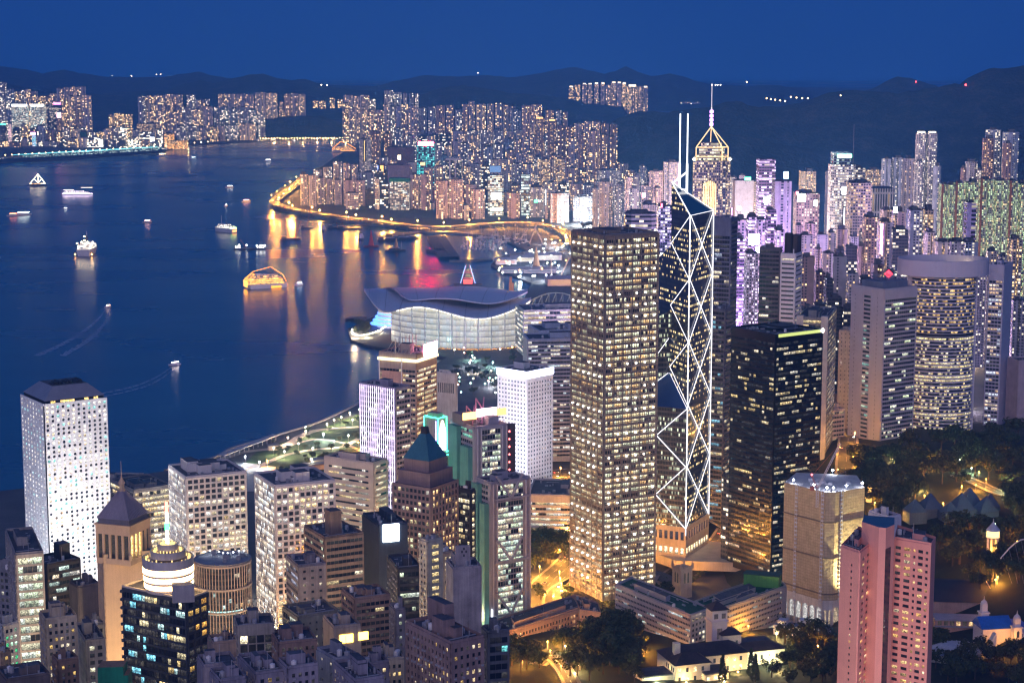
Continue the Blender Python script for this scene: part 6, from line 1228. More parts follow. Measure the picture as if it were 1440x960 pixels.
m = MB(); m.box(-14, 4, -6, 16, 20, 9); m.box(6, -2, -6, 22, 4.2, 8); m.build('wall', ch, o); m = MB(); m.prism([(-15, 3), (6, 3), (6, 21), (-15, 21)], 9, 15, 0, None, None, None, [(-15, 11.8), (6, 11.8), (6, 12.2), (-15, 12.2)]); m.box(6.1, 4, 9, 17, 21, 9.6); m.build('blue_roof', wallm((.02, .14, .55), .6), o)
for x, y, hh in ((-9, 16, 22), (6, -1, 17)):
    m = MB(); m.box(x - 2.6, y - 2.6, -4, x + 2.6, y + 2.6, hh - 6); m.box(x - 3.1, y - 3.1, hh - 6, x + 3.1, y + 3.1, hh - 5.2); m.box(x - 1.8, y - 1.8, hh - 5.2, x + 1.8, y + 1.8, hh); m.lathe([(2.2, hh), (1.9, hh + 1.2), (.7, hh + 2.4), (.3, hh + 3), (.1, hh + 5)], x, y, 12)
    m.build('belfry', ch, o); m = MB(); m.face([(x - .9, y - 2.64, hh - 12), (x + .9, y - 2.64, hh - 12), (x + .9, y - 2.64, hh - 8.5), (x, y - 2.64, hh - 7.4), (x - .9, y - 2.64, hh - 8.5)], [(0, 0)] * 5, 0, (.02, .02, .04, 1)); m.build('belfry_window', PANE, o)
for j in range(8): m = MB(); x, z = 8.5 + 3.4 * (j % 4), 1.5 + 3.4 * (j // 4); m.face([(x, -2.05, z), (x + 1.4, -2.05, z), (x + 1.4, -2.05, z + 1.8), (x, -2.05, z + 1.8)], None, 0, (.6, .6, .7, 1) if j == 6 else (.02, .02, .03, 1)); m.build('window', PANE, o)
p = gz(1395, 785); o = thing('garden_lookout_tower', 'slim white garden tower with a lit gold gallery and conical cap', 'tower', tuple(p)); m = MB()
for i in range(6): a_ = math.pi * i / 3; m.prism([(3.4 * math.cos(a_) - .6, 3.4 * math.sin(a_) - .6), (3.4 * math.cos(a_) + .6, 3.4 * math.sin(a_) - .6), (3.4 * math.cos(a_) + .6, 3.4 * math.sin(a_) + .6), (3.4 * math.cos(a_) - .6, 3.4 * math.sin(a_) + .6)], -3, 16)
m.build('columns', WHITEP, o); m = MB(); m.lathe([(2.4, -3), (2.4, 16)], 0, 0, 14); m.build('stair_core', wallm((.2, .2, .2)), o); m = MB(); m.lathe([(4.4, 16), (4.4, 20.5)], 0, 0, 18); m.build('lit_gallery', glowm((1, .6, .2), 1.6), o); m = MB(); m.lathe([(5, 20.5), (.3, 26.5), (.1, 29)], 0, 0, 18); m.build('cap', wallm((.5, .52, .6)), o)
m = MB(); m.lathe([(4.8, 15.4), (4.8, 16)], 0, 0, 18); m.build('gallery_floor', WHITEP, o)
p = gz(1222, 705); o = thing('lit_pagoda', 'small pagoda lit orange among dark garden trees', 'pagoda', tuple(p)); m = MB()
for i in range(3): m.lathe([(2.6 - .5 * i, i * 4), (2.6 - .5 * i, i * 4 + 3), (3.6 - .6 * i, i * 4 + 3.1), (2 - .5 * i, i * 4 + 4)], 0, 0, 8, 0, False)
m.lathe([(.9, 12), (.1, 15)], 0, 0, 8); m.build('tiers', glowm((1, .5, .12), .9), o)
p = gz(1335, 722); o = thing('glass_conservatory', 'cluster of pale blue glass pyramids in the hillside garden', 'conservatory', tuple(p), .2); cg = wallm((.09, .13, .17), .3, .15); cf = wallm((.5, .55, .6))
for i, (x, y, s_, hh) in enumerate([(-30, -4, 14, 9), (-14, 4, 16, 11), (-6, -14, 13, 8), (8, -4, 17, 12), (20, 8, 17, 13), (24, -12, 15, 10), (34, 2, 12, 9)]):
    m = MB(); m.prism([(x - s_ / 2, y - s_ / 2), (x + s_ / 2, y - s_ / 2), (x + s_ / 2, y + s_ / 2), (x - s_ / 2, y + s_ / 2)], -4, 5, 0, 0); m.prism([(x - s_ / 2, y - s_ / 2), (x + s_ / 2, y - s_ / 2), (x + s_ / 2, y + s_ / 2), (x - s_ / 2, y + s_ / 2)], 5.01, 5 + hh, 0, 0, None, None, [(x - .3, y - .3), (x + .3, y - .3), (x + .3, y + .3), (x - .3, y + .3)]); m.build('glass_pyramid', cg, o)
p = gz(1438, 805); o = thing('mesh_aviary', 'arched mesh aviary rim catching light at the right edge', 'aviary', tuple(p)); m = MB(); q = [(-18 + 4 * i, 0, 24 * math.sin(math.pi * (i + 1) / 12)) for i in range(11)]
for a_, b_ in zip(q, q[1:]): m.bar(a_, b_, .5)
m.build('arch', WHITEP, o); m = MB()
for i in range(1, 10): m.bar(q[i], (q[i][0], -26, 0), .1)
m.build('mesh', STEEL, o)
# ================================================================== the crowded lower left
def fb(name, label, c, Y, xl, xr, zb, A, B, wall, cat='building', **k):
    k.setdefault('plants', 2); k.setdefault('back', BK); return office(name, label, cat, c, Y, xl, xr, zb, A, lowg(.1) if B is BLANK and A is not BLANK and wall is not dkb else B, wallm(wall) if isinstance(wall, tuple) else wall, **k)
_fw = wallm
def wallm(c, r=.85, v=.18, *a, **k): return _fw(tuple(x * .84 for x in c), r, max(v, .3), *a, **k)
YC = YEL + (WHT[0],); GY = ((.85, 1, .7), (1, .95, .65), (.9, 1, .85))
lowg = lambda lit, **k: grid(2.7, 3.3, .5, 1.6, ac=True, lit=lit * 1.8 + .09, row=.1, cols=((1, .65, .2), (1, .75, .4), WHITE), **k)
dkb = wallm((.03, .032, .04), .4)
fb('pale_end_slab', 'dim grey slab with a green netted edge at the left picture edge', (14, 800), 1000, -14, 22, 30, BLANK, grid(3, 3.6, .6, 2, lit=.1, cols=YC), (.25, .25, .28), a=70, seed=101)
fb('atrium_office', 'narrow office with pale green lit floors and one white light edge', (22, 780), 960, 8, 61, 25, band(2.2, 4.6, 3.4, lit=.9, row=.1, cols=GY, mull=.12, es=.75, edge=1), BLANK, (.36, .34, .33), a=20, seed=102)
o = fb('black_stepped_office', 'black office with stepped roofs and white lit floors before the round window tower', (66, 795), 1050, 42, 113, 20, band(2.2, 4.2, 2.2, lit=.32, row=.35, cols=WHT + COOL[:0] + (WHITE, COOL), mull=.1), BLANK, dkb, a=12, plants=1, seed=103, ph=(9, 11))[0]
fb('dark_roofed_block', 'dark block with ribbed walls left of the stone tower', (110, 826), 990, 98, 141, 25, BLANK, BLANK, (.13, .12, .14), a=14, seed=104)
fb('glass_stub', 'small grey glass block in front of the dark ribbed block', (124, 880), 900, 117, 146, 40, band(2, 3.2, 2, lit=.05, mull=.2), BLANK, (.30, .29, .27), a=12, seed=105)
fb('white_framed_block', 'pale block with a regular grid of dim windows beside the stone tower foot', (121, 903), 860, 106, 148, 45, grid(3, 3.5, .6, 2.0, lit=.22, cols=GY), grid(3, 3.5, .6, 1.8, lit=.12, cols=GY), (.52, .47, .42), a=22, seed=106)
fb('cream_stepped_block', 'cream stepped apartment block with a yellow lit roof terrace', (64, 872), 840, 56, 108, 45, lowg(.2), BLANK, (.55, .46, .33), cat='apartment block', a=14, plants=3, seed=107, ph=(4, 9))
fb('dark_windowed_block', 'brown block with bay windows at the bottom left', (82, 930), 800, 74, 110, 50, lowg(.12), BLANK, (.30, .20, .15), cat='apartment block', a=10, seed=108)
fb('green_lit_block', 'low white block with green lit windows at the left edge', (4, 880), 880, -8, 26, 40, grid(2.6, 3.4, .6, 1.8, lit=.7, cols=((.1, .9, .35), (.6, 1, .7), GY[0])), BLANK, (.5, .5, .48), a=10, seed=109)
fb('tan_corner_block', 'tan block at the bottom left corner', (2, 918), 800, -10, 14, 50, lowg(.1), BLANK, (.46, .33, .22), a=10, seed=110)
fb('brown_low_block', 'low brown roofed block along the bottom left edge', (10, 957), 760, -4, 70, 60, BLANK, BLANK, (.16, .13, .12), a=10, seed=111)
o = thing('netted_stub', 'small building under bright green scaffold netting at the foot of the stone tower', 'scaffolded building'); C = at(137, 938, 800); o.location = (C.x, C.y, 60); m = MB(); m.prism([(0, 0), (11, 1), (11, 10), (0, 9)], -20, C.z - 60, 0, 1); m.prism([(8.5, 1), (13, 1.4), (13, 10), (8.5, 9.6)], -20, C.z - 64, 0, 1); m.build('green_netting', [wallm((.01, .22, .13), .9, .25), wallm((.2, .15, .12))], o)
fb('grey_tiled_block', 'grey tiled windowless block with a planted dark roof', (334, 882), 800, 329, 386, 50, dict(k='grid', bay=4, fl=4, ww=.85, wh=3.4, lit=.02, t=.12, cols=YC, top=4), BLANK, (.36, .33, .30), a=6, plants=1, seed=112, cap=60)
fb('plain_lilac_block', 'plain lilac block with a sunken dark roof below the tiled block', (287, 937), 720, 278, 333, 60, BLANK, BLANK, (.33, .30, .34), a=8, plants=1, seed=113)
fb('brown_louvre_tower', 'brown tower with dark ribbon floors and a brick roof house', (457, 757), 1080, 428, 511, 20, band(2.4, 4.0, 2.0, lit=.07, row=.08, cols=YC, mull=.08), band(2.4, 4.0, 2.0, lit=.4, row=.2, cols=GY, mull=.08), (.25, .18, .15), a=28, plants=1, seed=114, ph=(14, 15))
o, wr, wl, an, h = fb('screen_topped_tower', 'dark blank tower with a dazzling white screen at its top', (533, 740), 1090, 510, 573, 20, BLANK, BLANK, (.035, .045, .075), a=22, plants=2, seed=115)
strip(o, an, wr * .12, wr * .68, -1.2, h - 9.5, h + 1, glowm((.72, .90, 1), 8), 'white_screen')
fb('hospital_like_block', 'dim lilac block with round wall lamps and small square windows', (420, 797), 980, 403, 458, 30, grid(4, 3.8, .35, 1.3, lit=.06, cols=(WHITE,)), band(2.2, 3.8, 2, lit=.15, cols=(WHITE, (.7, .75, 1)), mull=.1), (.26, .23, .25), a=22, seed=116)
fb('black_rhombic_block', 'dark glass block with a white grid and a round wheel wall', (420, 868), 900, 398, 478, 40, dict(k='grid', bay=3.6, fl=3.6, ww=.3, wh=1.0, lit=.2, cols=(WHITE,), top=3), band(2.6, 3.6, 2.7, lit=.1, mull=.1, cols=GY), (.22, .22, .20), a=28, plants=2, seed=117, ph=(2, 3))
fb('balcony_hotel', 'brown hotel of banded balconies with rows of yellow windows', (499, 843), 900, 481, 549, 40, band(2.4, 3.3, 1.8, lit=.16, row=.1, cols=YC, mull=.3), band(2.4, 3.3, 1.8, lit=.3, cols=YC, mull=.3), (.34, .23, .18), a=24, plants=3, seed=118, ph=(2, 4))
fb('thin_side_block', 'thin grey block pressed against the banded balcony hotel', (556, 858), 880, 548, 570, 40, grid(3, 3.6, .4, 1.4, lit=.12, cols=GY), BLANK, (.26, .24, .26), a=20, plants=1, seed=119)
fb('amber_sign_block', 'small cream block with two glowing amber panels', (470, 883), 820, 455, 507, 50, BLANK, BLANK, (.52, .42, .34), a=20, plants=1, seed=120); o_ = bpy.data.objects['amber_sign_block']
wr_ = 52 / F * 840; strip(o_, R(20), wr_ * .14, wr_ * .52, -.7, at(470, 883, 820).z - 50 - 7, at(470, 883, 820).z - 50 - 3.2, glowm((1, .62, .08), 5), 'amber_panel'); strip(o_, R(20), wr_ * .68, wr_ * .95, -.7, at(470, 883, 820).z - 50 - 6.5, at(470, 883, 820).z - 50 - 3, glowm((1, .62, .08), 5), 'amber_panel')
fb('gabled_brown_block', 'brown apartment block with a small pitched roof house', (392, 905), 790, 381, 446, 55, lowg(.05), BLANK, (.32, .22, .20), cat='apartment block', a=18, plants=3, seed=121, ph=(3, 6))
fb('blue_dusk_block', 'tall plain block in blue dusk with three lit square windows and a dish', (474, 928), 720, 446, 505, 70, BLANK, grid(6, 4.2, .18, 1.2, lit=.3, cols=(WHITE,)), (.30, .32, .40), cat='apartment block', a=34, plants=1, seed=122)
for i, (cx_, cy_, Y_, a_, b_, lab) in enumerate([(405, 940, 700, 392, 447, 'low block with blue roof terraces behind the three window block'), (360, 948, 700, 335, 398, 'low lilac block under the tiled windowless block'), (515, 935, 720, 505, 547, 'brown sided low block with a broad blue roof'), (500, 958, 680, 470, 540, 'nearly hidden blue roof at the bottom edge'), (310, 958, 690, 296, 345, 'blue roofed low block with grey ducts at the bottom edge')]):
    fb('blue_roofed_block', lab, (cx_, cy_), Y_, a_, b_, 70, lowg(.06), BLANK, (.30, .28, .34), cat='apartment block', a=24, plants=2, seed=130 + i)
fb('old_cream_block', 'narrow old cream block with bay windows and one yellow window', (540, 928), 760, 532, 568, 60, lowg(.14), lowg(.1), (.46, .40, .34), cat='apartment block', a=14, plants=2, seed=136)
o, wr, wl, an, h = fb('brown_terrace_tower', 'near brown apartment tower with a stair house and blue roof terraces', (634, 905), 700, 571, 680, 65, lowg(.10), lowg(.05), (.34, .24, .22), cat='apartment tower', a=34, plants=3, seed=137, ph=(4, 12))
o = fb('slate_glass_tower', 'slim slate glass tower beside the near brown tower', (686, 890), 760, 678, 716, 60, band(2.6, 3.8, 2.5, lit=.10, cols=((.2, .8, .8), (1, .7, .4)), mull=.1), BLANK, (.16, .17, .20), a=16, plants=1, seed=138)[0]
o, wr, wl, an, h = fb('blank_lilac_tower', 'plain windowless lilac tower with a raised slab pierced by four holes', (638, 800), 900, 628, 677, 40, BLANK, BLANK, (.42, .38, .40), a=14, plants=1, seed=139)
m = MB(); q = [corner_pt(an, wr * a_, wl * b_) for a_, b_ in ((.15, .3), (.68, .3), (.68, .4), (.15, .4))]; m.prism(q, h - .3, h + 10); m.build('raised_slab', wallm((.42, .38, .40)), o); m = MB()
for u, z in ((.35, 6.5), (.5, 6.5), (.42, 8), (.42, 4.6)): p_ = corner_pt(an, wr * u, wl * .3 - .06); q_ = corner_pt(an, wr * (u + .06), wl * .3 - .06); m = MB(); m.face([(*p_, h + z), (*q_, h + z), (*q_, h + z + 1.2), (*p_, h + z + 1.2)], None, 0); m.build('pierced_hole', DARK, o)
pass
fb('pale_green_tower', 'slim pale tower lit green at its foot with a lit stair slot', (601, 762), 980, 590, 622, 30, band(3, 3.8, 2.0, lit=.8, row=.1, cols=((1, .75, .35),), mull=0, edge=2.6), BLANK, (.52, .50, .42), a=38, plants=1, seed=140)
fb('dark_rear_block', 'dark block with a few greenish windows behind the slim pale tower', (560, 800), 1000, 545, 592, 30, band(2.4, 3.9, 2.4, lit=.25, cols=GY, mull=.1), BLANK, (.06, .06, .07), a=16, plants=1, seed=141)
fb('tan_infill_block', 'tan block between the slim pale tower and the steel slab', (622, 778), 1010, 612, 637, 30, lowg(.3), BLANK, (.42, .34, .28), a=20, plants=1, seed=142)
fb('garden_roof_block', 'low block with a planted roof terrace in front of the tiled block', (300, 905), 800, 293, 334, 50, BLANK, BLANK, (.34, .26, .22), a=8, plants=1, seed=143)

wallm = _fw
# ================================================================== the convention hall on the water
o = thing('convention_hall', 'white glass hall under a huge winged metal roof on the harbour point', 'convention hall', tuple(gnd(640, 470, 4)))
OL = Vector(o.location)
def shell(name, front, back, mat, thick=1.6, bulge=2.5, n=8):
    Fp, Bp = [at(*p) - OL for p in front], [at(*p) - OL for p in back]; k = len(Fp); m = MB(); G_ = []
    # resample smoothly along the edge
    def cr(P_, t_):
        i = min(int(t_), k - 2); f = t_ - i; p0, p1, p2, p3 = P_[max(i - 1, 0)], P_[i], P_[i + 1], P_[min(i + 2, k - 1)]
        return .5 * ((2 * p1) + (p2 - p0) * f + (2 * p0 - 5 * p1 + 4 * p2 - p3) * f * f + (3 * p1 - p0 - 3 * p2 + p3) * f ** 3)
    N = (k - 1) * 4
    for i in range(N + 1):
        a, b = cr(Fp, i / 4), cr(Bp, i / 4); G_.append([a.lerp(b, j / n) + Vector((0, 0, bulge * math.sin(math.pi * j / n))) for j in range(n + 1)])
    for i in range(N):
        for j in range(n):
            q = [G_[i][j], G_[i + 1][j], G_[i + 1][j + 1], G_[i][j + 1]]; m.face(q, [(i, j), (i + 1, j), (i + 1, j + 1), (i, j + 1)], 0, smooth=True)
            m.face([p - Vector((0, 0, thick)) for p in reversed(q)], None, 1, smooth=True)
        for j in (0, n): m.face([G_[i][j], G_[i + 1][j], G_[i + 1][j] - Vector((0, 0, thick)), G_[i][j] - Vector((0, 0, thick))], None, 0)
    r = m.build(name, [mat, wallm((.5, .5, .52))], o); 
    sm = MB()
    for i in range(2, N, 5):
        for j in range(n): sm.bar(G_[i][j] + Vector((0, 0, .12)), G_[i][j + 1] + Vector((0, 0, .12)), .28)
    kind(sm.build('roof_seam', wallm((.2, .21, .24)), r), 'stuff'); return [G_[i][0] for i in range(N + 1)]
rm = wallm((.62, .62, .68), .5, .06)
fr = shell('lower_roof', [(512, 408, 2790), (530, 432, 2730), (545, 438, 2690), (562, 434, 2660), (585, 430, 2640), (610, 433, 2625), (635, 440, 2615), (660, 446, 2610), (685, 446, 2612), (710, 439, 2620), (735, 428, 2640), (747, 421, 2660)], [(512, 407, 2800), (530, 405, 2860), (550, 404, 2880), (575, 405, 2880), (600, 407, 2870), (620, 410, 2860), (640, 413, 2850), (665, 416, 2840), (690, 417, 2830), (712, 418, 2810), (735, 419, 2760), (747, 420, 2680)], rm)
shell('upper_roof', [(562, 414, 2720), (576, 421, 2690), (592, 421, 2680), (612, 419, 2675), (640, 420, 2670), (665, 424, 2670), (690, 426, 2672), (715, 421, 2680), (742, 410, 2700)], [(540, 405, 2890), (562, 404, 2900), (590, 404, 2905), (620, 404, 2905), (648, 402, 2900), (676, 403, 2890), (700, 406, 2870), (722, 409, 2830), (742, 410, 2740)], rm, bulge=4)
hg = facade((.62, .62, .60), (.3, .3, .27), bay=5, fl=8, wf=.86, hf=.84, lit=1.1, cols=((1, .93, .78), (1, .96, .9), (.9, .96, 1)), es=.36)
m = MB(); u = 0
for i in range(9, len(fr) - 2):
    a, b = fr[i] + Vector((0, 14, -2)), fr[i + 1] + Vector((0, 14, -2)); L = math.hypot(b.x - a.x, b.y - a.y)
    m.face([(a.x, a.y, 0), (b.x, b.y, 0), b, a], [(u, 0), (u + L, 0), (u + L, b.z), (u, a.z)], 0); u += L
m.build('glass_wall', hg, o)
for i in range(12, len(fr) - 3, 3): m = MB(); p_ = fr[i] + Vector((0, 6, -2)); m.bar((p_.x, p_.y, 0), p_, .9, 0, 6); m.bar((p_.x, p_.y, 0), (p_.x, p_.y + 7, p_.z * .8), .4); m.build('white_column', WHITEP, o)
m = MB()
for i in range(11, len(fr) - 2): m.bar(fr[i] + Vector((0, 10, -3)), fr[i + 1] + Vector((0, 10, -3)), .9)
m.build('eaves_light', glowm((1, .88, .62), 3.0, False), o)
for i in range(5):
    z = 4 + i * 5.2; bc = gnd(545, 462, 4) - OL; m = MB(); m.lathe([(24 - i * 1.5, z), (27 - i * 1.5, z + .2), (27 - i * 1.5, z + 2), (24 - i * 1.5, z + 2.2)], bc.x + i * 2, bc.y + 22, 20); m.build('blue_lit_tier', glowm((.08, .22, 1), 2.2, False), o)
m = MB(); m.lathe([(22, 0), (20, 32)], bc.x + 5, bc.y + 22, 18); m.build('prow_drum', hg, o)
m = MB(); c_ = gnd(612, 476, 4) - OL; 
for i in range(2): m.box(-22 + c_.x - i * 4, c_.y - 14 - i * 8, 0, 150 + c_.x, c_.y + 10, 5 - 3 * i)
m.build('entrance_plinth', wallm((.5, .44, .36)), o)
office('convention_annex', 'long banded annex with white lit floors joined to the winged hall', 'convention hall', (736, 437), 2560, 722, 850, 5, band(5, 6.5, 3.6, lit=.85, row=.15, cols=WHT + YEL, mull=.3, es=.9), band(5, 6.5, 3.6, lit=.6, cols=WHT, mull=.3), (.55, .53, .5), a=10, d=60, plants=3, seed=151, back=BK)
b0 = at(772, 425, 2700); o = thing('arched_truss_link', 'arched green truss with amber panels beside the winged roof', 'bridge', (b0.x, b0.y, 6)); m = MB(); hh = b0.z - 6
q = [(-40 + 10 * i, 0, hh - 14 + 28 * math.sin(math.pi * (i + 1) / 12)) for i in range(11)]
for a, b in zip(q, q[1:]): m.bar(a, b, 1.1); m.bar((a[0], 0, hh - 14), b, .6); m.bar((b[0], 0, hh - 14), b, .6)
m.bar((-40, 0, hh - 14), (60, 0, hh - 14), 1.2); m.build('truss', wallm((.16, .26, .26)), o); m = MB(); m.box(-38, 2, 0, 58, 30, hh - 14); m.build('link_body', hg, o)
for i in range(4): m = MB(); m.box(-20 + 18 * i, 1, hh - 11, -8 + 18 * i, 1.6, hh - 3); m.build('amber_panel', glowm((1, .5, .12), 1.2, False), o)
# ================================================================== roads, quay, park
t = NT('asphalt'); a = t.noise(t.pos(), .35, 4); t.set(col=t.ramp(a, [(.35, (.045, .044, .043)), (.65, (.07, .068, .064))]), rough=.8); ASPH = t.mat
PAINT = wallm((.6, .6, .58), .7); KERB = wallm((.28, .27, .26))
def smooth(pts, k=6):
    out = []
    for i in range(len(pts) - 1):
        p0, p1, p2, p3 = pts[max(i - 1, 0)], pts[i], pts[i + 1], pts[min(i + 2, len(pts) - 1)]
        for j in range(k): f = j / k; out.append(.5 * ((2 * p1) + (p2 - p0) * f + (2 * p0 - 5 * p1 + 4 * p2 - p3) * f * f + (3 * p1 - p0 - 3 * p2 + p3) * f ** 3))
    return out + [pts[-1]]
def ribbon(m, P_, off0, off1, dz, dz1=None, side=0, mi=0):
    k = len(P_); N_ = []
    for i in range(k):
        d = (P_[min(i + 1, k - 1)] - P_[max(i - 1, 0)]); n = Vector((d.y, -d.x, 0)).normalized(); N_.append(n)
    for i in range(k - 1):
        a0, a1 = P_[i] + N_[i] * off0, P_[i] + N_[i] * off1; b0, b1 = P_[i + 1] + N_[i + 1] * off0, P_[i + 1] + N_[i + 1] * off1
        Z = lambda v, z: (v.x, v.y, v.z + z)
        m.face([Z(a0, dz), Z(a1, dz), Z(b1, dz), Z(b0, dz)], None, mi)
        if dz1 is not None: m.face([Z(a0, dz1), Z(a0, dz), Z(b0, dz), Z(b0, dz1)], None, mi); m.face([Z(a1, dz), Z(a1, dz1), Z(b1, dz1), Z(b1, dz)], None, mi)
    return N_
ROADS = {}
def road(key, pix, w, z=None, lift=0.0, thick=None, name='road', sm=6):
    P_ = smooth([(gz(px, py) if z is None else gnd(px, py, z)) + Vector((0, 0, .5 + lift)) for px, py in pix], sm)
    m = MB(); ribbon(m, P_, -w / 2, w / 2, 0, -(thick or .6)); o = m.build(name, ASPH); o['kind'] = 'structure'
    m = MB()
    for s_ in (-1, 1): ribbon(m, P_, s_ * (w / 2), s_ * (w / 2 + 2.2), .13, -.8)
    kind(m.build('pavement', KERB), 'structure'); m = MB()
    for f in ((-.25, 0, .25) if w > 14 else (0,)):
        for i in range(0, len(P_) - 1, 2): ribbon(m, P_[i:i + 2], f * w - .12, f * w + .12, .012)
    kind(m.build('road_markings', PAINT), 'structure'); ROADS[key] = (P_, w); return P_
road('queens', [(752, 884), (757, 850), (770, 824), (798, 798), (812, 782), (820, 760)], 26)
road('curve', [(788, 872), (776, 850), (782, 832), (800, 820), (830, 806)], 11)
road('queensway', [(905, 846), (935, 824), (962, 803), (990, 783), (1018, 762), (1030, 745)], 24)
road('upper', [(985, 705), (1005, 728), (1028, 742)], 12)
road('harbour', [(700, 686), (740, 676), (775, 668), (808, 664)], 30)
road('orange', [(1186, 700), (1190, 650), (1193, 610), (1192, 575)], 14)
road('glare', [(1028, 480), (1042, 452), (1055, 428), (1056, 408), (1046, 386), (1040, 360)], 18, z=4)
road('drive', [(806, 965), (792, 940), (775, 925), (756, 935)], 7, sm=8)
road('kennedy', [(1345, 668), (1376, 680), (1410, 694), (1450, 700)], 8)
# the shore expressway on piers
EXP = [(432, 246), (410, 264), (394, 276), (386, 284), (400, 291), (440, 299), (490, 306), (540, 312), (590, 318), (640, 318), (690, 314), (740, 313), (775, 318), (798, 329), (806, 345)]
P_ = smooth([gnd(px, py, 12) for px, py in EXP], 6); m = MB(); ribbon(m, P_, -13, 13, 0, -1.8); ew = thing('shore_expressway', 'raised expressway curving along the far shore, bright under orange lamps', 'elevated road', tuple(P_[0]))
m.v = [(x - P_[0].x, y - P_[0].y, z - P_[0].z) for x, y, z in m.v]; m.build('deck', ASPH, ew); m = MB()
for s_ in (-13, 13, 0): ribbon(m, P_, s_ - .3, s_ + .3, 1.0, -.2)
m.v = [(x - P_[0].x, y - P_[0].y, z - P_[0].z) for x, y, z in m.v]; m.build('parapet', wallm((.42, .38, .33)), ew); ROADS['exp'] = (P_, 26)
m = MB()
for i in range(2, len(P_), 2): p_ = P_[i] - P_[0]; m.bar((p_.x, p_.y, -11), (p_.x, p_.y, -1.5), 2.2, 0, 6)
kind(m.build('pier', CONC, ew), 'stuff')
slab('seawall', [(384, 291), (400, 296), (440, 304), (500, 313), (560, 319), (600, 326), (640, 327), (690, 331), (700, 322), (640, 320), (560, 314), (500, 308), (440, 299), (400, 291), (388, 286)], 4.2, wallm((.22, .21, .2)), thick=6)
# promenade park
t = NT('lawn_grass'); a = t.noise(t.pos(), .08, 4, .6); t.set(col=t.ramp(a, [(.35, (.03, .055, .015)), (.65, (.06, .10, .03))]), rough=.95); LAWN = t.mat
kind(slab('lawn', [(345, 650), (362, 634), (395, 622), (440, 606), (505, 582), (520, 640), (500, 680), (430, 690), (380, 682), (340, 668)], 3.2, LAWN, thick=1, k=None), 'structure')
PATH = wallm((.45, .40, .34), .9)
def path(pix, w, z=3.4):
    P_ = smooth([gnd(px, py, z) for px, py in pix]); m = MB(); ribbon(m, P_, -w / 2, w / 2, 0); kind(m.build('path', PATH), 'structure'); return P_
path([(300, 650), (340, 636), (395, 628), (425, 612), (450, 604), (505, 600)], 10); path([(365, 655), (400, 640), (440, 632), (480, 628), (505, 616)], 7); path([(395, 630), (440, 618), (480, 622), (520, 640)], 5, 3.45)
kind(slab('plaza', [(318, 668), (345, 650), (388, 656), (384, 690), (330, 690)], 3.35, wallm((.40, .38, .34)), thick=1, k=None), 'structure')
gp = gnd(310, 648, 3.5); gq = gnd(388, 618, 3.5); d = gq - gp; o = thing('waterfront_walkway', 'long raised pale walkway on posts along the park sea wall', 'walkway', tuple(gp)); m = MB()
P_ = [gp + d * i / 12 + Vector((0, 0, 6)) - gp for i in range(13)]; ribbon(m, P_, -4, 4, 0, -1); m.build('deck', wallm((.5, .46, .44)), o); m = MB()
for p_ in P_[::1]: m.bar((p_.x, p_.y, -6), (p_.x, p_.y, 5.5), .5)
m.build('posts', wallm((.5, .46, .44)), o)
for (px, py, w_, l_, a_, lab) in [(452, 660, 30, 12, .35, 'low pavilion with a dark roof on the park lawn'), (470, 652, 46, 12, .42, 'long low pavilion lit orange on one side in the park'), (385, 633, 10, 8, .3, 'small tan kiosk by the park sea wall')]:
    p_ = gnd(px, py, 3.3); o = thing('park_pavilion', lab, 'pavilion', tuple(p_), a_); m = MB(); m.box(-w_ / 2, 0, 0, w_ / 2, l_, 5); m.build('wall', wallm((.5, .4, .32)), o); m = MB(); m.box(-w_ / 2 - 1, -1, 5, w_ / 2 + 1, l_ + 1, 5.7); m.build('roof', wallm((.14, .14, .18)), o)
# seawall edge of the park and quays
m = MB(); ribbon(m, smooth([gnd(px, py, 3.2) for px, py in [(232, 661), (300, 644), (330, 629), (400, 609), (450, 593), (500, 569), (560, 535)]]), -1.5, 1.5, 1.2, -4); kind(m.build('seawall', wallm((.36, .34, .33))), 'structure')
# harbour point garden, basin jetties, breakwater
def jetty(name, label, pix, w, z=3, mat=None):
    P_ = [gnd(px, py, z) for px, py in pix]; o = thing(name, label, 'jetty', tuple(P_[0])); m = MB(); ribbon(m, [p - P_[0] for p in P_], -w / 2, w / 2, 0, -5); m.build('deck', mat or wallm((.20, .19, .19)), o)
    m = MB(); 
    for a, b in zip(P_, P_[1:]):
        for k_ in range(6): p_ = a.lerp(b, k_ / 6) - P_[0]; m.bar((p_.x, p_.y, -.2), (p_.x, p_.y, 2.2), .7)
    m.build('bollard_row', DARK, o); return o
jetty('floating_dock', 'dark angled floating dock standing in the red lit water', [(613, 331), (622, 346), (632, 361)], 40, 5, wallm((.07, .06, .08)))
jetty('floating_dock', 'short dark pontoon beside the angled floating dock', [(609, 350), (622, 352)], 34, 5, wallm((.10, .08, .10)))
jetty('breakwater', 'thin stone breakwater closing the yacht basin', [(632, 366), (660, 366), (690, 363)], 14)
jetty('ferry_jetty', 'dark jetty off the harbour point of the winged hall', [(515, 446), (503, 446), (496, 448)], 26)
jetty('kerb_quay', 'low grey quay in front of the expressway', [(548, 330), (580, 326), (612, 324)], 20)
pier = gnd(112, 221, 3); o = thing('cruise_pier', 'very long dark pier building with a cyan lit roof edge', 'cruise terminal', (pier.x, pier.y, 3)); A_, B_ = gnd(-40, 229, 3) - pier, gnd(222, 213.5, 3) - pier; m = MB(); ribbon(m, [A_, B_], -2, 46, 9, 0); m.build('quay_hall', wallm((.05, .06, .08)), o)
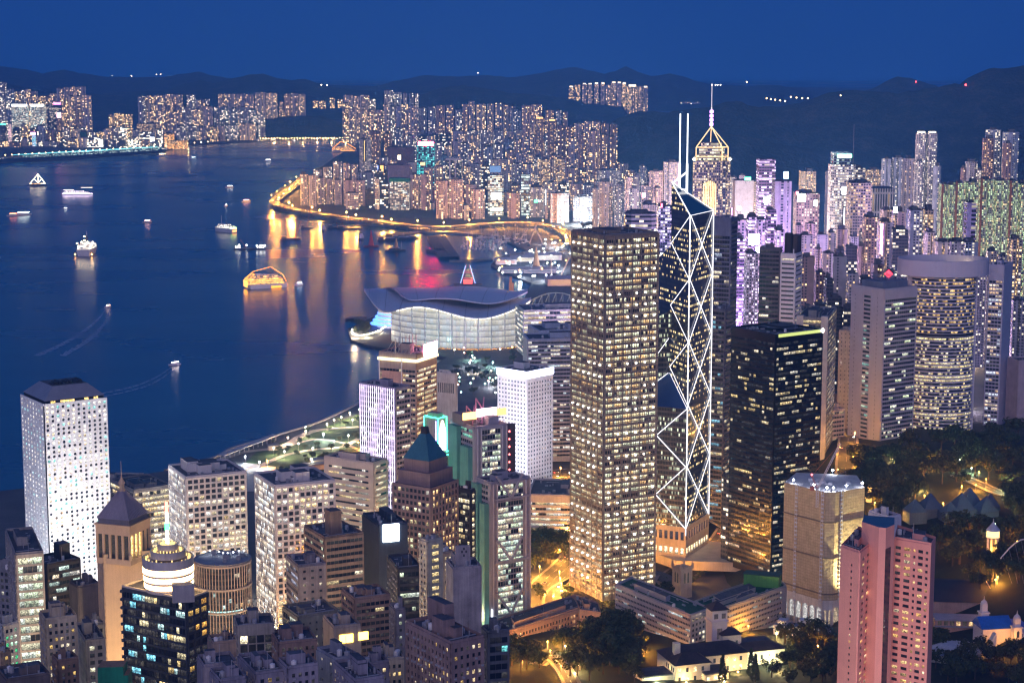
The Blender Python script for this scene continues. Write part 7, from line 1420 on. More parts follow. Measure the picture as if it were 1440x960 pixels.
m = MB(); ribbon(m, [A_.lerp(B_, .25), A_.lerp(B_, .985)], 8, 40, 19, 9.05); m.build('upper_hall', facade((.06, .12, .14), bay=6, fl=4, wf=.8, hf=.6, lit=.5, cols=(COOL, (.2, .8, .8), WHITE), es=1.2), o)
m = MB(); ribbon(m, [A_.lerp(B_, .2), A_.lerp(B_, .99)], 5, 9, 20.4, 19.02); m.build('cyan_edge', glowm((.15, .75, .8), 1.4, False), o)
m = MB()
for i in range(60): p_ = A_.lerp(B_, i / 60); p_ += Vector((B_ - A_).normalized().yxz) * 0; m.lathe([(0, -1), (1.1, 0), (0, 1)], p_.x, p_.y - 3, 4)
m.v = [(x, y, z + 5) for x, y, z in m.v]; kind(m.build('quay_lamp', glowm((1, .85, .6), 3, False), o), 'stuff')
# ================================================================== lamps
_l = {}
def lamp(p, h, col, watts, label, group, name='street_lamp', head=.45, es=14, light=True, reach=.5):
    key = (h, tuple(col), head, es)
    if key not in _l:
        m = MB(); m.bar((0, 0, -.5), (0, 0, h), .12, 0, 5); a = m.build('pole', STEEL); m = MB(); m.lathe([(0, -head), (head * .8, -head * .5), (head, 0), (head * .8, head * .5), (0, head)], 0, 0, 8); b = m.build('lamp_head', glowm(col, es, False)); _l[key] = [a, b, False]
    a, b, used = _l[key]; o = thing(name, label, 'street lamp', tuple(p), 0, group)
    a_, b_ = (a, b) if not used else (a.copy(), b.copy())
    if used: COL.objects.link(a_); COL.objects.link(b_)
    _l[key][2] = True
    a_.parent = o; b_.parent = o; b_.location = (0, 0, h)
    if light:
        k_ = ('L', tuple(col), watts)
        if k_ not in _l: d = bpy.data.lights.new('lamp_light', 'POINT'); d.energy = watts; d.color = col; d.shadow_soft_size = reach; _l[k_] = d
        l_ = bpy.data.objects.new('lamp_light', _l[k_]); COL.objects.link(l_); l_.parent = o; l_.location = (0, 0, h - head - .6 if h > 3 else h + .8)
    return o
OR, GW, CW = (1, .40, .05), (1, .84, .55), (.8, .9, 1)
def along(key, step, off, h, col, watts, label, group, **k):
    P_, w = ROADS[key]; acc = 0; side = 1
    for a, b in zip(P_, P_[1:]):
        L = (b - a).length; acc += L
        if acc >= step:
            acc = 0; n = Vector((b.y - a.y, a.x - b.x, 0)).normalized(); side = -side; lamp(b + n * off * side, h, col, watts, label, group, **k)
along('queens', 26, 12, 10, OR, 42000, 'orange street lamp on the curving road below the steel slab', 'lamps of the curving orange road')
along('curve', 28, 6, 10, OR, 30000, 'orange street lamp on the inner curve beside the terrace offices', 'lamps of the inner curve')
along('queensway', 26, 11, 10, OR, 22000, 'orange street lamp on the avenue between braced and black towers', 'lamps of the orange avenue')
along('upper', 30, 6, 10, OR, 30000, 'orange street lamp on the flyover behind the braced tower', 'lamps of the flyover')
along('harbour', 34, 14, 10, OR, 42000, 'orange street lamp on the wide road behind the court block', 'lamps of the wide road')
along('orange', 30, 6, 10, OR, 16000, 'orange street lamp in the narrow street left of the concrete tower', 'lamps of the narrow street')
along('glare', 40, 8, 10, (1, .68, .62), 700000, 'white street lamp in the glaring street of the violet quarter', 'lamps of the glaring street', head=1.2)
along('drive', 18, 4, 6, OR, 9000, 'orange garden lamp on the tree lined drive', 'lamps of the garden drive')
along('kennedy', 22, 4, 8, OR, 12000, 'orange lamp on the short hillside road', 'lamps of the hillside road')
along('exp', 62, 12, 11, (1, .43, .06), 210000, 'orange lamp on the curved shore expressway', 'lamps of the expressway', head=1.3, es=18)
r = random.Random(5)
for px, py, c, wt in [(365, 660, CW, 11000), (345, 652, CW, 11000), (376, 658, OR, 12000), (455, 620, CW, 22000), (505, 585, GW, 14000), (492, 590, GW, 12000), (480, 596, GW, 12000), (470, 600, GW, 9000), (460, 606, GW, 9000), (496, 600, GW, 9000), (430, 610, GW, 8000), (440, 640, GW, 14000), (420, 634, GW, 14000), (470, 630, GW, 14000), (490, 622, GW, 14000), (400, 645, GW, 14000), (405, 625, (1, .7, .45), 12000), (430, 616, (1, .7, .45), 12000), (385, 640, GW, 8000), (498, 650, OR, 20000), (480, 660, OR, 20000), (438, 656, GW, 12000), (504, 632, OR, 16000)]:
    lamp(gnd(px, py, 3.3), 8, c, wt, 'bright lamp standing on the lawns of the waterfront park', 'lamps of the waterfront park', name='park_lamp', head=.7, es=20)
for i in range(32):
    px = -2 + i * 9.5; py = lerp([(0, 224), (226, 210), (300, 203.5)])(px) - 1.5; lamp(gnd(px, py, 4), 10, (1, .62, .25) if i % 3 else (1, .9, .7), 120000, 'lamp glowing on the distant Kowloon quay road', 'lamps of the far quay road', name='quay_lamp', head=2.0, es=10, light=i % 4 == 0)
for i in range(34):
    px = 366 + i * 4.0; py = 197.5 + r.uniform(-.6, .6); lamp(gnd(px, py, 4), 9, (1, .58, .2), 120000, 'orange lamp at the foot of the dark headland', 'lamps below the headland', name='quay_lamp', head=1.9, es=12, light=i % 5 == 0)
for i in range(30):
    px, py = r.uniform(512, 560), r.uniform(176, 192); lamp(gnd(px, py, 8), 12, (1, .6, .22), 160000, 'golden lamp in the bright yard below the long far estate', 'lamps of the golden yard', name='yard_lamp', head=2.2, es=16, light=i % 6 == 0)
for i in range(60):
    px, py = r.uniform(590, 745), r.uniform(485, 560)
    if px < 640 and py > 500 - (px - 640) * .2: continue
    c = [(.5, 1, .8), CW, GW, (.5, 1, .8), (1, .4, .3)][i % 5]; lamp(gnd(px, py, 3), 7, c, 16000, 'small work lamp on the dark building site by the basin', 'lamps of the building site', name='work_lamp', head=.9, es=10, light=i % 6 == 0)
for i in range(26): px = 600 + i * 5.5; lamp(gnd(px, 481 + r.uniform(-1, 2), 4), 8, OR, 90000, 'orange lamp on the forecourt of the winged hall', 'lamps of the hall forecourt', head=1.0, es=12, light=i % 3 == 0)
for i in range(20): a_ = i / 19 * 3.0 + .4; px, py = 521 - 26 * math.cos(a_ - .6), 463 + 13 * math.sin(a_); lamp(gnd(px, py, 3), 5, GW, 20000, 'lamp round the garden tip of the harbour point', 'lamps of the harbour point', name='park_lamp', head=1.0, es=10, light=i % 5 == 0)
for i in range(70):
    px, py = r.uniform(700, 808), r.uniform(340, 400)
    if py < 352 and px < 745: continue
    lamp(gnd(px, py, 4), 9, [CW, GW, (1, .95, .8), OR, (.9, 1, .6)][i % 5], 45000, 'work lamp on the cluttered cargo quay', 'lamps of the cargo quay', name='work_lamp', head=1.3, es=14, light=i % 5 == 0)
for i in range(3): lamp(gnd(818 + i * 8, 316, 4), 18, (.9, 1, .95), 260000, 'dazzling sports ground floodlight above the bronze tower roof', 'sports ground floodlights', head=2.2, es=25)
for px, py in [(785, 905), (795, 918), (760, 925), (812, 946), (735, 938), (770, 912), (846, 862), (903, 920), (905, 915), (1096, 944), (1090, 922), (1120, 870), (1150, 918), (1092, 900), (1052, 890), (1394, 792), (1402, 790), (1300, 705), (1310, 712), (1326, 716), (1420, 915), (1372, 690), (1255, 650), (1290, 690), (1230, 715), (940, 890), (1325, 890), (1385, 905), (978, 878), (1345, 760), (1430, 770), (840, 870), (1240, 700), (1310, 850)]:
    lamp(gz(px, py), 5, OR if (px + py) % 3 else (1, .72, .3), 9000, 'small added lamp giving leaf highlights among the dark trees', 'garden lamps among the trees', name='garden_lamp', head=.45, es=20)
# ================================================================== boats
hullw, hulld = wallm((.62, .62, .64), .5, .1), wallm((.06, .06, .08), .6)
def hull(m, L, B, D, fore=.28, mi=0):
    n = 6; top, bot = [], []
    st = [(-L / 2, B / 2 * .85), (-L / 4, B / 2), (L / 2 - L * fore, B / 2), (L / 2 - L * fore * .4, B / 2 * .62), (L / 2, .05)]
    top = [(x, -y) for x, y in st] + [(x, y) for x, y in reversed(st)]; bot = [(x * .94, y * .8) for x, y in top]
    m.prism(bot, -.8, D, mi, mi, mi, None, top)
def boat(name, label, px, py, L, B, D, head, decks=(), lights=None, mast=None, hcol=None, cat='boat', group=None, es=1.2, dk=None, rig=None):
    """decks: (x0,x1,width factor,z0,z1); lights: window colour"""
    p = gnd(px, py, 0); o = thing(name, label, cat, (p.x, p.y, 0), head, group); m = MB(); hull(m, L, B, D); m.build('hull', hcol or hullw, o)
    for x0, x1, wf, z0, z1 in decks:
        m = MB(); m.prism([(x0 * L, -B * wf / 2), (x1 * L, -B * wf / 2), (x1 * L, B * wf / 2), (x0 * L, B * wf / 2)], z0, z1, 0, 1)
        m.build('deckhouse', [lights or hullw, dk or hullw], o)
    if mast: m = MB(); m.bar((mast[0] * L, 0, D), (mast[0] * L, 0, mast[1]), max(.15, L * .006)); m.build('mast', hullw, o)
    return o
gold = facade((.6, .5, .35), bay=2.6, fl=2.8, wf=.8, hf=.55, lit=.85, cols=((1, .42, .06), (1, .5, .15), (1, .7, .4)), es=3); gold2 = facade((.55, .45, .4), bay=2.6, fl=2.8, wf=.7, hf=.5, lit=.75, cols=((1, .40, .05), (1, .5, .12), (1, .75, .5)), es=3.6)
wlit = facade((.62, .62, .66), bay=2.4, fl=2.7, wf=.7, hf=.5, lit=.7, cols=((1, .9, .65), (1, .95, .85), (1, .8, .5)), es=5)
for f_ in (gold, gold2, wlit): f_.cycles.emission_sampling = 'FRONT'
def strings(o, pts, r_, mat, name='light_string'):
    m = MB()
    for a, b in zip(pts, pts[1:]): m.bar(a, b, r_)
    m.build(name, mat, o)
GOLD = glowm((1, .32, .02), 3.2)
o = boat('cruise_ship', 'cruise ship strung with golden lights in the middle of the harbour', 375, 404, 76, 24, 7, R(24), [(-.48, .38, .96, 7, 11), (-.46, .35, .94, 11.05, 15), (-.42, .31, .9, 15.05, 19), (-.36, .24, .8, 19.05, 23)], gold2, cat='ship')
m = MB(); hull(m, 70, 8, 6.5); m.v = [(x, y - 11.5, z) for x, y, z in m.v]; m.build('side_hull', hullw, o); m = MB(); m.prism([(-38.4, -10), (-37.8, -10), (-37.8, 10), (-38.4, 10)], 3, 14); m.build('lit_stern', glowm((1, .38, .04), 3), o)
strings(o, [(-40, 0, 17), (-24, 0, 29), (8, 0, 36), (30, 0, 21), (36, 0, 9)], .34, GOLD); strings(o, [(-40, -10, 12), (-24, -8, 25), (-24, 8, 25), (-40, 10, 12)], .3, GOLD); strings(o, [(-24, 0, 26), (-24, 0, 16)], .4, GOLD, 'lit_mast')
for z in (9.6, 12.6, 15.6):
    for y in (-11.4, 11.4): strings(o, [(-34, y, z), (26, y, z)], .35, glowm((1, .36, .03), 3))
m = MB(); m.box(-20, -4, 19, -10, 4, 25); m.build('funnel', hullw, o); m = MB(); m.box(4, -16, .5, 22, -12.2, 4); m.build('lit_gangway', glowm((1, .33, .02), 1.6), o)
o = boat('white_ship', 'white ship seen stern on, blazing with lamps and smoking', 123, 357, 90, 32, 13, R(92), [(-.30, .30, .9, 13, 17), (-.26, .28, .8, 17.05, 21), (-.2, .2, .6, 21.05, 25)], wlit, (.0, 46), cat='ship')
for y, z in ((-15, 24), (15, 24), (-13, 18), (13, 18), (0, 30), (0, 38), (-6, 27), (6, 27)): m = MB(); m.lathe([(0, z - 1.6), (1.8, z), (0, z + 1.6)], -26, y, 6); m.build('deck_lamp', glowm((1, .72, .38), 14), o)
for y in (-15, 15): m = MB(); m.lathe([(0, 2), (1.6, 4), (0, 6)], -43, y * 1.1, 6); m.build('stern_lamp', glowm((1, .45, .1), 12), o)
m = MB(); m.bar((-4, 0, 24), (-4, 0, 36), 2.5, 0, 8); m.build('funnel', hulld, o)
sm = bpy.data.materials.new('smoke_volume'); sm.use_nodes = True; n_ = sm.node_tree.nodes; n_.remove(n_['Principled BSDF']); pv = n_.new('ShaderNodeVolumePrincipled'); pv.inputs['Density'].default_value = .008; pv.inputs['Color'].default_value = (.3, .25, .22, 1); sm.node_tree.links.new(pv.outputs[0], n_['Material Output'].inputs['Volume'])
p_ = gnd(123, 357, 0); m = MB(); m.lathe([(.1, 40), (3, 44), (5, 60), (7, 85), (5, 110), (.1, 125)], 0, 0, 10, cap=False); q = m.build('smoke', sm, None, (p_.x - 2, p_.y + 3, 0)); kind(q, 'stuff')
o = boat('white_ferry', 'white liner with green and yellow lit stern decks', 316, 326, 66, 19, 9, R(140), [(-.42, .3, .9, 9, 12), (-.40, .24, .85, 12.05, 15), (-.2, .2, .7, 15.05, 18)], wlit, (.15, 36), cat='ship'); m = MB(); m.box(-31, -8, 9, -27, 8, 11.6); m.build('green_lit_deck', glowm((.55, 1, .25), 4), o); m = MB(); m.box(-34, -6, 2, -33.2, 6, 6); m.build('red_stern', glowm((1, .35, .1), 2), o); m = MB(); m.bar((-6, 0, 17), (-6, 0, 24), 2.2, 0, 8); m.build('funnel', hulld, o)
o = boat('lit_junk', 'junk outlined by white light strings like two sails', 53, 262, 46, 11, 6, R(15), [(-.4, .2, .8, 6, 9)], gold, cat='sailing boat', hcol=hulld); Wl = glowm((1, .82, .55), 7)
strings(o, [(-22, 0, 8), (2, 0, 36), (22, 0, 8)], .7, Wl); strings(o, [(2, 0, 36), (2, 0, 6), (-22, 0, 8), (22, 0, 8)], .6, Wl); strings(o, [(-10, 0, 22), (2, 0, 10), (12, 0, 22)], .5, Wl)
o = boat('fast_ferry', 'long low fast ferry glowing violet white on the left water', 109, 274, 86, 16, 5, R(5), [(-.46, .34, .9, 5, 8.5), (-.40, .2, .8, 8.55, 12)], facade((.7, .66, .75), bay=2, fl=3, wf=.9, hf=.6, lit=.95, cols=((1, .8, 1), (1, .9, 1), WHITE), es=3), cat='ferry'); strings(o, [(-40, -8.2, 4), (42, -8.2, 4)], .7, glowm((.95, .7, 1), 6), 'violet_strip'); strings(o, [(-38, 0, 14), (-10, 0, 14)], .5, glowm((1, .75, .7), 5), 'roof_strip'); strings(o, [(10, 0, 20), (42, 0, 20)], .5, glowm((1, .7, .5), 4), 'roof_strip')
o = boat('golden_liner', 'far liner strung with golden lights moored off the headland', 484, 214, 96, 22, 9, R(4), [(-.45, .36, .9, 9, 13), (-.4, .3, .85, 13.05, 17), (-.3, .2, .7, 17.05, 21)], gold, cat='ship'); strings(o, [(-46, 0, 12), (-14, 0, 40), (10, 0, 34), (46, 0, 12)], .8, GOLD); strings(o, [(-14, -10, 6), (40, -10, 6)], .8, GOLD)
def derrick(label, px, py, L, head, jibs, lit=0, cat='barge', hc=None):
    o = boat('derrick_barge', label, px, py, L, L * .36, 3, head, [(-.45, -.25, .6, 3, 8)], wlit if lit else hulld, hcol=hc or hulld, cat=cat)
    for x, hh, ang_ in jibs: m = MB(); lattice(m, (x * L, 0, 3), (x * L + hh * math.cos(ang_), 0, 3 + hh * math.sin(ang_)), .8, 8, .3); m.bar((x * L - 3, 0, 3), (x * L + hh * math.cos(ang_), 0, 3 + hh * math.sin(ang_)), .2); m.build('jib', wallm((.25, .12, .10)), o)
    if lit:
        for x in (-.3, 0, .3)[:lit]: m = MB(); m.lathe([(0, 8), (1.5, 9.5), (0, 11)], x * L, 0, 6); m.build('deck_lamp', glowm((1, .95, .85), 16), o)
    return o
derrick('work barge with a raised orange jib and white lamps', 347, 351, 52, 0.05, [(.0, 22, 2.2)], 2); o = boat('lit_tugboat', 'tugboat crowded with white lamps beside the work barge', 367, 351, 26, 9, 3, 0, [(-.3, .2, .7, 3, 7), (-.1, .15, .5, 7.05, 10)], wlit, (.0, 17), cat='tug', hcol=hulld)
for x in (-8, 0, 8): m = MB(); m.lathe([(0, 7), (1.4, 8.5), (0, 10)], x, -3, 6); m.build('deck_lamp', glowm((1, .96, .88), 16), o)
derrick('dark derrick barge with a tall leaning jib off the expressway', 409, 337, 46, .3, [(-.1, 48, 1.75), (.2, 40, 1.2)]); derrick('thin dark derrick barge under the golden water reflection', 432, 321, 30, .2, [(0, 46, 1.4)])
derrick('dark barge with a bent jib moored off the expressway', 492, 322, 60, .05, [(.2, 26, 1.0), (-.2, 22, 2.0)]); derrick('dark barge with low cargo right of the bent jib barge', 473, 321, 40, .1, [(.1, 16, 1.9)])
for px, py, L, lab in [(455, 325, 30, 'white fronted tug moored off the expressway'), (508, 337, 34, 'white fronted tug with a tall mast near the red buoy barge')]: boat('tugboat', lab, px, py, L, L * .34, 4, R(-80), [(-.2, .25, .8, 4, 9), (0, .2, .5, 9.05, 13)], hullw, (.0, 26), hcol=hulld, cat='tug')
o = boat('red_barge', 'barge carrying a tall red cone beside the tugs', 522, 347, 32, 11, 3, .2, [], hcol=wallm((.25, .05, .05)), cat='barge'); m = MB(); m.lathe([(6, 3), (3.4, 18), (.8, 34), (0, 36)], 0, 0, 12); m.build('red_cone', wallm((.45, .05, .05)), o)
o = boat('tan_barge', 'barge carrying a tan cone and deck gear by the angled dock', 556, 353, 44, 13, 3, .15, [(-.3, .2, .7, 3, 7)], hulld, (.3, 20), hcol=hulld, cat='barge'); m = MB(); m.lathe([(5, 3), (3, 16), (.6, 26), (0, 28)], 2, 0, 10); m.build('tan_cone', wallm((.4, .24, .12)), o)
for i, (px, py) in enumerate([(545, 338), (565, 337), (575, 336)]): boat('cargo_lighter', f"dark cargo lighter heaped with gear, {ORD[i]} from left of three behind the cone barges", px, py, 44, 13, 3, .1, [(-.45, -.2, .6, 3, 8), (-.15, .35, .8, 3, 6)], hulld, (.1, 16), hcol=hulld, cat='barge', group='lighters behind the cone barges')
for px, py, L, h_, lab, lc in [(18, 304, 30, .3, 'small boat with a red lamp on the left water', (1, .25, .1)), (30, 303, 34, .2, 'dark boat with two pale lamps, first of a close pair', (.9, 1, .9)), (36, 302, 30, .2, 'dark boat with pale lamps, second of a close pair', (.9, 1, .9)), (92, 294, 14, 0, 'tiny boat showing one white lamp below the fast ferry', (1, 1, 1)), (207, 313, 24, .5, 'small boat with a reddish lamp alone in mid harbour', (1, .5, .45)), (323, 264, 26, .2, 'small white lit boat far out in the harbour', (1, .95, .9)), (318, 290, 20, 1.4, 'small upright white lamp boat above the liner', (.9, 1, .95)), (346, 284, 26, .4, 'small dark reddish boat off the expressway bend', (.8, .3, .3)), (272, 223, 24, 0, 'tiny pale cyan lit boat near the far pier', (.7, 1, 1)), (377, 227, 30, .4, 'small white lit ferry far out before the headland', (1, .95, .85)), (421, 401, 22, 1.0, 'small blue white lit boat right of the golden ship', (.7, .85, 1)), (246, 513, 18, .55, 'small boat with a pale light line on the near water', (1, .8, .75)), (228, 220, 40, .1, 'small orange lit ferry off the far pier tip', (1, .6, .2)), (152, 432, 16, 1.1, 'speedboat with an orange lamp and a wide pale wake', (1, .6, .4))]:
    o = boat('harbour_boat', lab, px, py, L, L * .3, L * .09, h_, [(-.3, .15, .75, L * .09, L * .2)], hullw, (.0, L * .4), cat='boat'); m = MB(); m.bar((-L * .25, 0, L * .22), (L * .3, 0, L * .22), max(.5, L * .025)); m.build('boat_lamp', glowm(lc, 9), o)
# wakes: foam lines on the water
FOAM = NT('wake_foam'); a = FOAM.noise(FOAM.pos(), .15, 5, .7); FOAM.set(col=(.55, .65, .8), rough=.7); tr = FOAM.new('BsdfTransparent'); mxs = FOAM.new('MixShader'); FOAM.put(mxs.inputs[0], FOAM.math('MULTIPLY', FOAM.math('GREATER_THAN', a, .46), .55)); FOAM.l.new(tr.outputs[0], mxs.inputs[1]); FOAM.l.new(FOAM.p.outputs[0], mxs.inputs[2]); FOAM.l.new(mxs.outputs[0], FOAM.n['Material Output'].inputs[0])
def wake(pix, w0, w1):
    P_ = smooth([gnd(px, py, .05) for px, py in pix], 5); m = MB(); k = len(P_)
    for s_ in (-1, 1):
        for i in range(k - 1):
            d = (P_[i + 1] - P_[i]); n = Vector((d.y, -d.x, 0)).normalized(); wa, wb = w0 + (w1 - w0) * i / k, w0 + (w1 - w0) * (i + 1) / k
            m.face([P_[i] + n * s_ * wa * .45, P_[i] + n * s_ * wa, P_[i + 1] + n * s_ * wb, P_[i + 1] + n * s_ * wb * .6], None, 0)
    kind(m.build('wake_foam', FOAM.mat), 'stuff')
wake([(152, 432), (146, 446), (132, 462), (108, 480), (70, 500)], 3, 24); wake([(244, 515), (225, 530), (190, 545), (120, 560)], 2, 14); wake([(377, 228), (360, 230), (320, 233)], 3, 12)
# the yacht basin: small moored boats
r = random.Random(17); ym = MB(); hull(ym, 12, 3.6, 1.6); yh = ym.build('hull', hullw); ym = MB(); ym.prism([(-4, -1.4), (2, -1.4), (1.5, 1.4), (-4, 1.4)], 1.6, 3.4); yc = ym.build('cabin', wallm((.5, .5, .55))); ym = MB(); ym.bar((0, 0, 1.6), (0, 0, 15), .14); yk = ym.build('mast', hullw); first = True
spots = [(652 + 6 * (i % 10) + r.uniform(-1, 1), 341 + 3.2 * (i // 10) + r.uniform(-.8, .8)) for i in range(40)] + [(r.uniform(676, 740), r.uniform(331, 346)) for i in range(44)] + [(r.uniform(720, 800), r.uniform(385, 400)) for i in range(0)]
for i, (px, py) in enumerate(spots):
    p_ = gnd(px, py, 0); kx = r.uniform(.9, 1.7); o = thing('moored_yacht', 'small pale yacht moored in the crowded basin below the expressway', 'yacht', (p_.x, p_.y, 0), r.uniform(1.2, 1.9) if i < 40 else r.uniform(0, 3), 'yachts moored in the basin'); o.scale = (kx, kx, kx)
    for c_ in (yh, yc, yk):
        if not first: c_ = c_.copy(); COL.objects.link(c_)
        c_.parent = o
    first = False
# cargo quay: sheds, stacked boxes, cranes
for i, (px, py, w_, d_, hh, col, lab) in enumerate([(712, 372, 40, 24, 9, (.5, .46, .5), 'white lit shed with pink front on the cargo quay'), (735, 368, 44, 26, 8, (.55, .52, .46), 'cream shed beside the tall golden cone on the cargo quay'), (765, 366, 70, 26, 10, (.62, .6, .56), 'long white lit shed on the cargo quay'), (724, 384, 50, 20, 7, (.4, .36, .42), 'low grey shed at the cargo quay edge'), (760, 384, 60, 22, 7, (.35, .33, .4), 'low grey shed behind the yacht quay'), (790, 402, 50, 40, 12, (.5, .34, .26), 'domed pinkish pavilion under scaffolds by the winged hall')]):
    p_ = gnd(px, py, 3.5); o = thing('quay_shed', lab, 'shed', tuple(p_), .1); m = MB(); m.box(-w_ / 2, 0, 0, w_ / 2, d_, hh); m.build('wall', wallm(col), o); m = MB(); m.prism([(-w_ / 2 - 1, -1), (w_ / 2 + 1, -1), (w_ / 2 + 1, d_ + 1), (-w_ / 2 - 1, d_ + 1)], hh, hh + 4, 0, None, None, None, [(-w_ / 2 - 1, d_ / 2 - .2), (w_ / 2 + 1, d_ / 2 - .2), (w_ / 2 + 1, d_ / 2 + .2), (-w_ / 2 - 1, d_ / 2 + .2)]); m.build('roof', wallm((.3, .3, .36)), o)
    m = MB(); m.box(-w_ * .4, -.4, 2, w_ * .4, -.05, hh - 1.5); m.build('lit_front', glowm([(1, .55, .5), (1, .9, .6), (1, .95, .85), (.7, .75, 1), (.6, .65, 1), (1, .5, .25)][i], [.45, .4, .5, .15, .15, .4][i], False), o)
for i, (px, py, hh, ang_) in enumerate([(744, 346, 50, 1.2), (706, 346, 44, 1.9), (728, 344, 40, 1.0), (786, 396, 46, 1.1), (776, 397, 40, 1.6), (765, 348, 42, 2.0)]):
    p_ = gnd(px, py, 3); o = thing('quay_crane', f"thin lattice crane, {['fifth','first','second','sixth','fourth','third'][i]} of six over the cargo quay", 'crane', tuple(p_), r.uniform(-.6, .6)); m = MB(); m.box(-3, -2, 0, 3, 2, 5); m.build('cab', hulld, o); m = MB(); lattice(m, (0, 0, 4), (hh * math.cos(ang_), 0, hh * math.sin(ang_)), .8, 12, .28); m.build('jib', wallm((.5, .42, .36)), o)
o = thing('golden_cone', 'tall tan lattice cone lit gold on the cargo quay', 'derrick', tuple(gnd(754, 381, 3))); m = MB(); m.lathe([(9, 0), (6, 14), (3.5, 30), (.6, 44)], 0, 0, 10, 0, False); m.build('cone', wallm((.5, .33, .18)), o)
ro = gnd(658, 402, 0); o = thing('frame_barge', 'barge with a red and blue lit frame tower behind the winged roof', 'barge', (ro.x, ro.y, 0)); m = MB(); hull(m, 50, 20, 4); m.build('hull', hulld, o); m = MB()
for x in (-12, 12): m.bar((x, 0, 4), (x * .2, 0, 38), .9)
for z in (14, 24): m.bar((-12 * (1 - z / 44), 0, z), (12 * (1 - z / 44), 0, z), .7)
m.build('frame_tower', wallm((.5, .1, .12)), o); m = MB(); m.bar((-13, -1, 5), (-4, -1, 36), .4); m.bar((13, -1, 5), (4, -1, 36), .4); m.build('blue_light_line', glowm((.2, .45, 1), 3, False), o); m = MB(); m.box(-8, -3, 4, 8, -2.4, 12); m.build('red_lit_house', glowm((1, .1, .08), 1.2, False), o)
o = thing('quay_pylon', 'small orange stepped pylon by the cargo quay', 'pylon', tuple(gnd(719, 409, 2))); m = MB(); m.box(-4, -3, 0, 4, 3, 14); m.box(-3, -3, 14, 1, 3, 24); m.build('shaft', wallm((.6, .3, .12)), o)
# ================================================================== cars and a bus
cm = MB(); cm.prism([(-2.1, -.85), (2.1, -.85), (2.1, .85), (-2.1, .85)], .3, .85); cb = cm.build('body', wallm((.3, .3, .32), .35)); cm = MB(); cm.prism([(-1.4, -.75), (1.0, -.75), (1.0, .75), (-1.4, .75)], .85, 1.45, 0, 0, None, None, [(-1.0, -.62), (.5, -.62), (.5, .62), (-1.0, .62)]); cc_ = cm.build('cabin', DARK)
cm = MB(); cm.box(2.1, -.8, .5, 2.2, -.4, .8); cm.box(2.1, .4, .5, 2.2, .8, .8); ch_ = cm.build('headlight', glowm((1, .95, .85), 25, False)); cm = MB(); cm.box(-2.2, -.8, .5, -2.1, -.4, .8); cm.box(-2.2, .4, .5, -2.1, .8, .8); ct_ = cm.build('tail_light', glowm((1, .05, .03), 14, False))
cm = MB()
for x in (-1.3, 1.3):
    for y in (-.86, .86):
        for k_ in range(8): a0, a1 = k_ * math.pi / 4, (k_ + 1) * math.pi / 4; cm.face([(x, y, .33), (x + .33 * math.cos(a0), y, .33 + .33 * math.sin(a0)), (x + .33 * math.cos(a1), y, .33 + .33 * math.sin(a1))], None, 0)
cw_ = cm.build('wheels', DARK); first = True; r = random.Random(3)
for key, n in (('queens', 12), ('curve', 4), ('queensway', 22), ('harbour', 8), ('orange', 5), ('exp', 26), ('glare', 8)):
    P_, w = ROADS[key]
    for i in range(n):
        j = r.randrange(len(P_) - 1); f = r.random(); p_ = P_[j].lerp(P_[j + 1], f); d = P_[j + 1] - P_[j]; lane = r.choice((-.37, -.13, .13, .37)); nv = Vector((d.y, -d.x, 0)).normalized(); fw_ = lane < 0
        lab = {'queens': 'small car on the curving orange road', 'curve': 'small car on the inner curve', 'queensway': 'small car on the avenue beside the black tower', 'harbour': 'small car on the wide road behind the court block', 'orange': 'small car in the narrow orange street', 'exp': 'small car on the shore expressway', 'glare': 'small car in the glaring street'}[key]
        o = thing('car', lab, 'car', tuple(p_ + nv * lane * w + Vector((0, 0, .05))), math.atan2(d.y, d.x) + (0 if fw_ else math.pi), 'cars: ' + lab); 
        for c_ in (cb, cc_, ch_, ct_, cw_):
            if not first: c_ = c_.copy(); COL.objects.link(c_)
            c_.parent = o
        first = False
P_, w = ROADS['queens']; p_ = P_[20]; d = P_[21] - P_[20]; o = thing('double_deck_bus', 'red double deck bus on the curving orange road', 'bus', tuple(p_ + Vector((3, 4, .1))), math.atan2(d.y, d.x)); m = MB(); m.box(-5.5, -1.25, .4, 5.5, 1.25, 4.3); m.build('body', wallm((.45, .03, .03), .4), o); m = MB()
for z in (1.4, 3.0): m.box(-5.3, -1.3, z, 5.3, 1.3, z + .9)
m.build('window_band', glowm((1, .85, .6), 1, False), o)
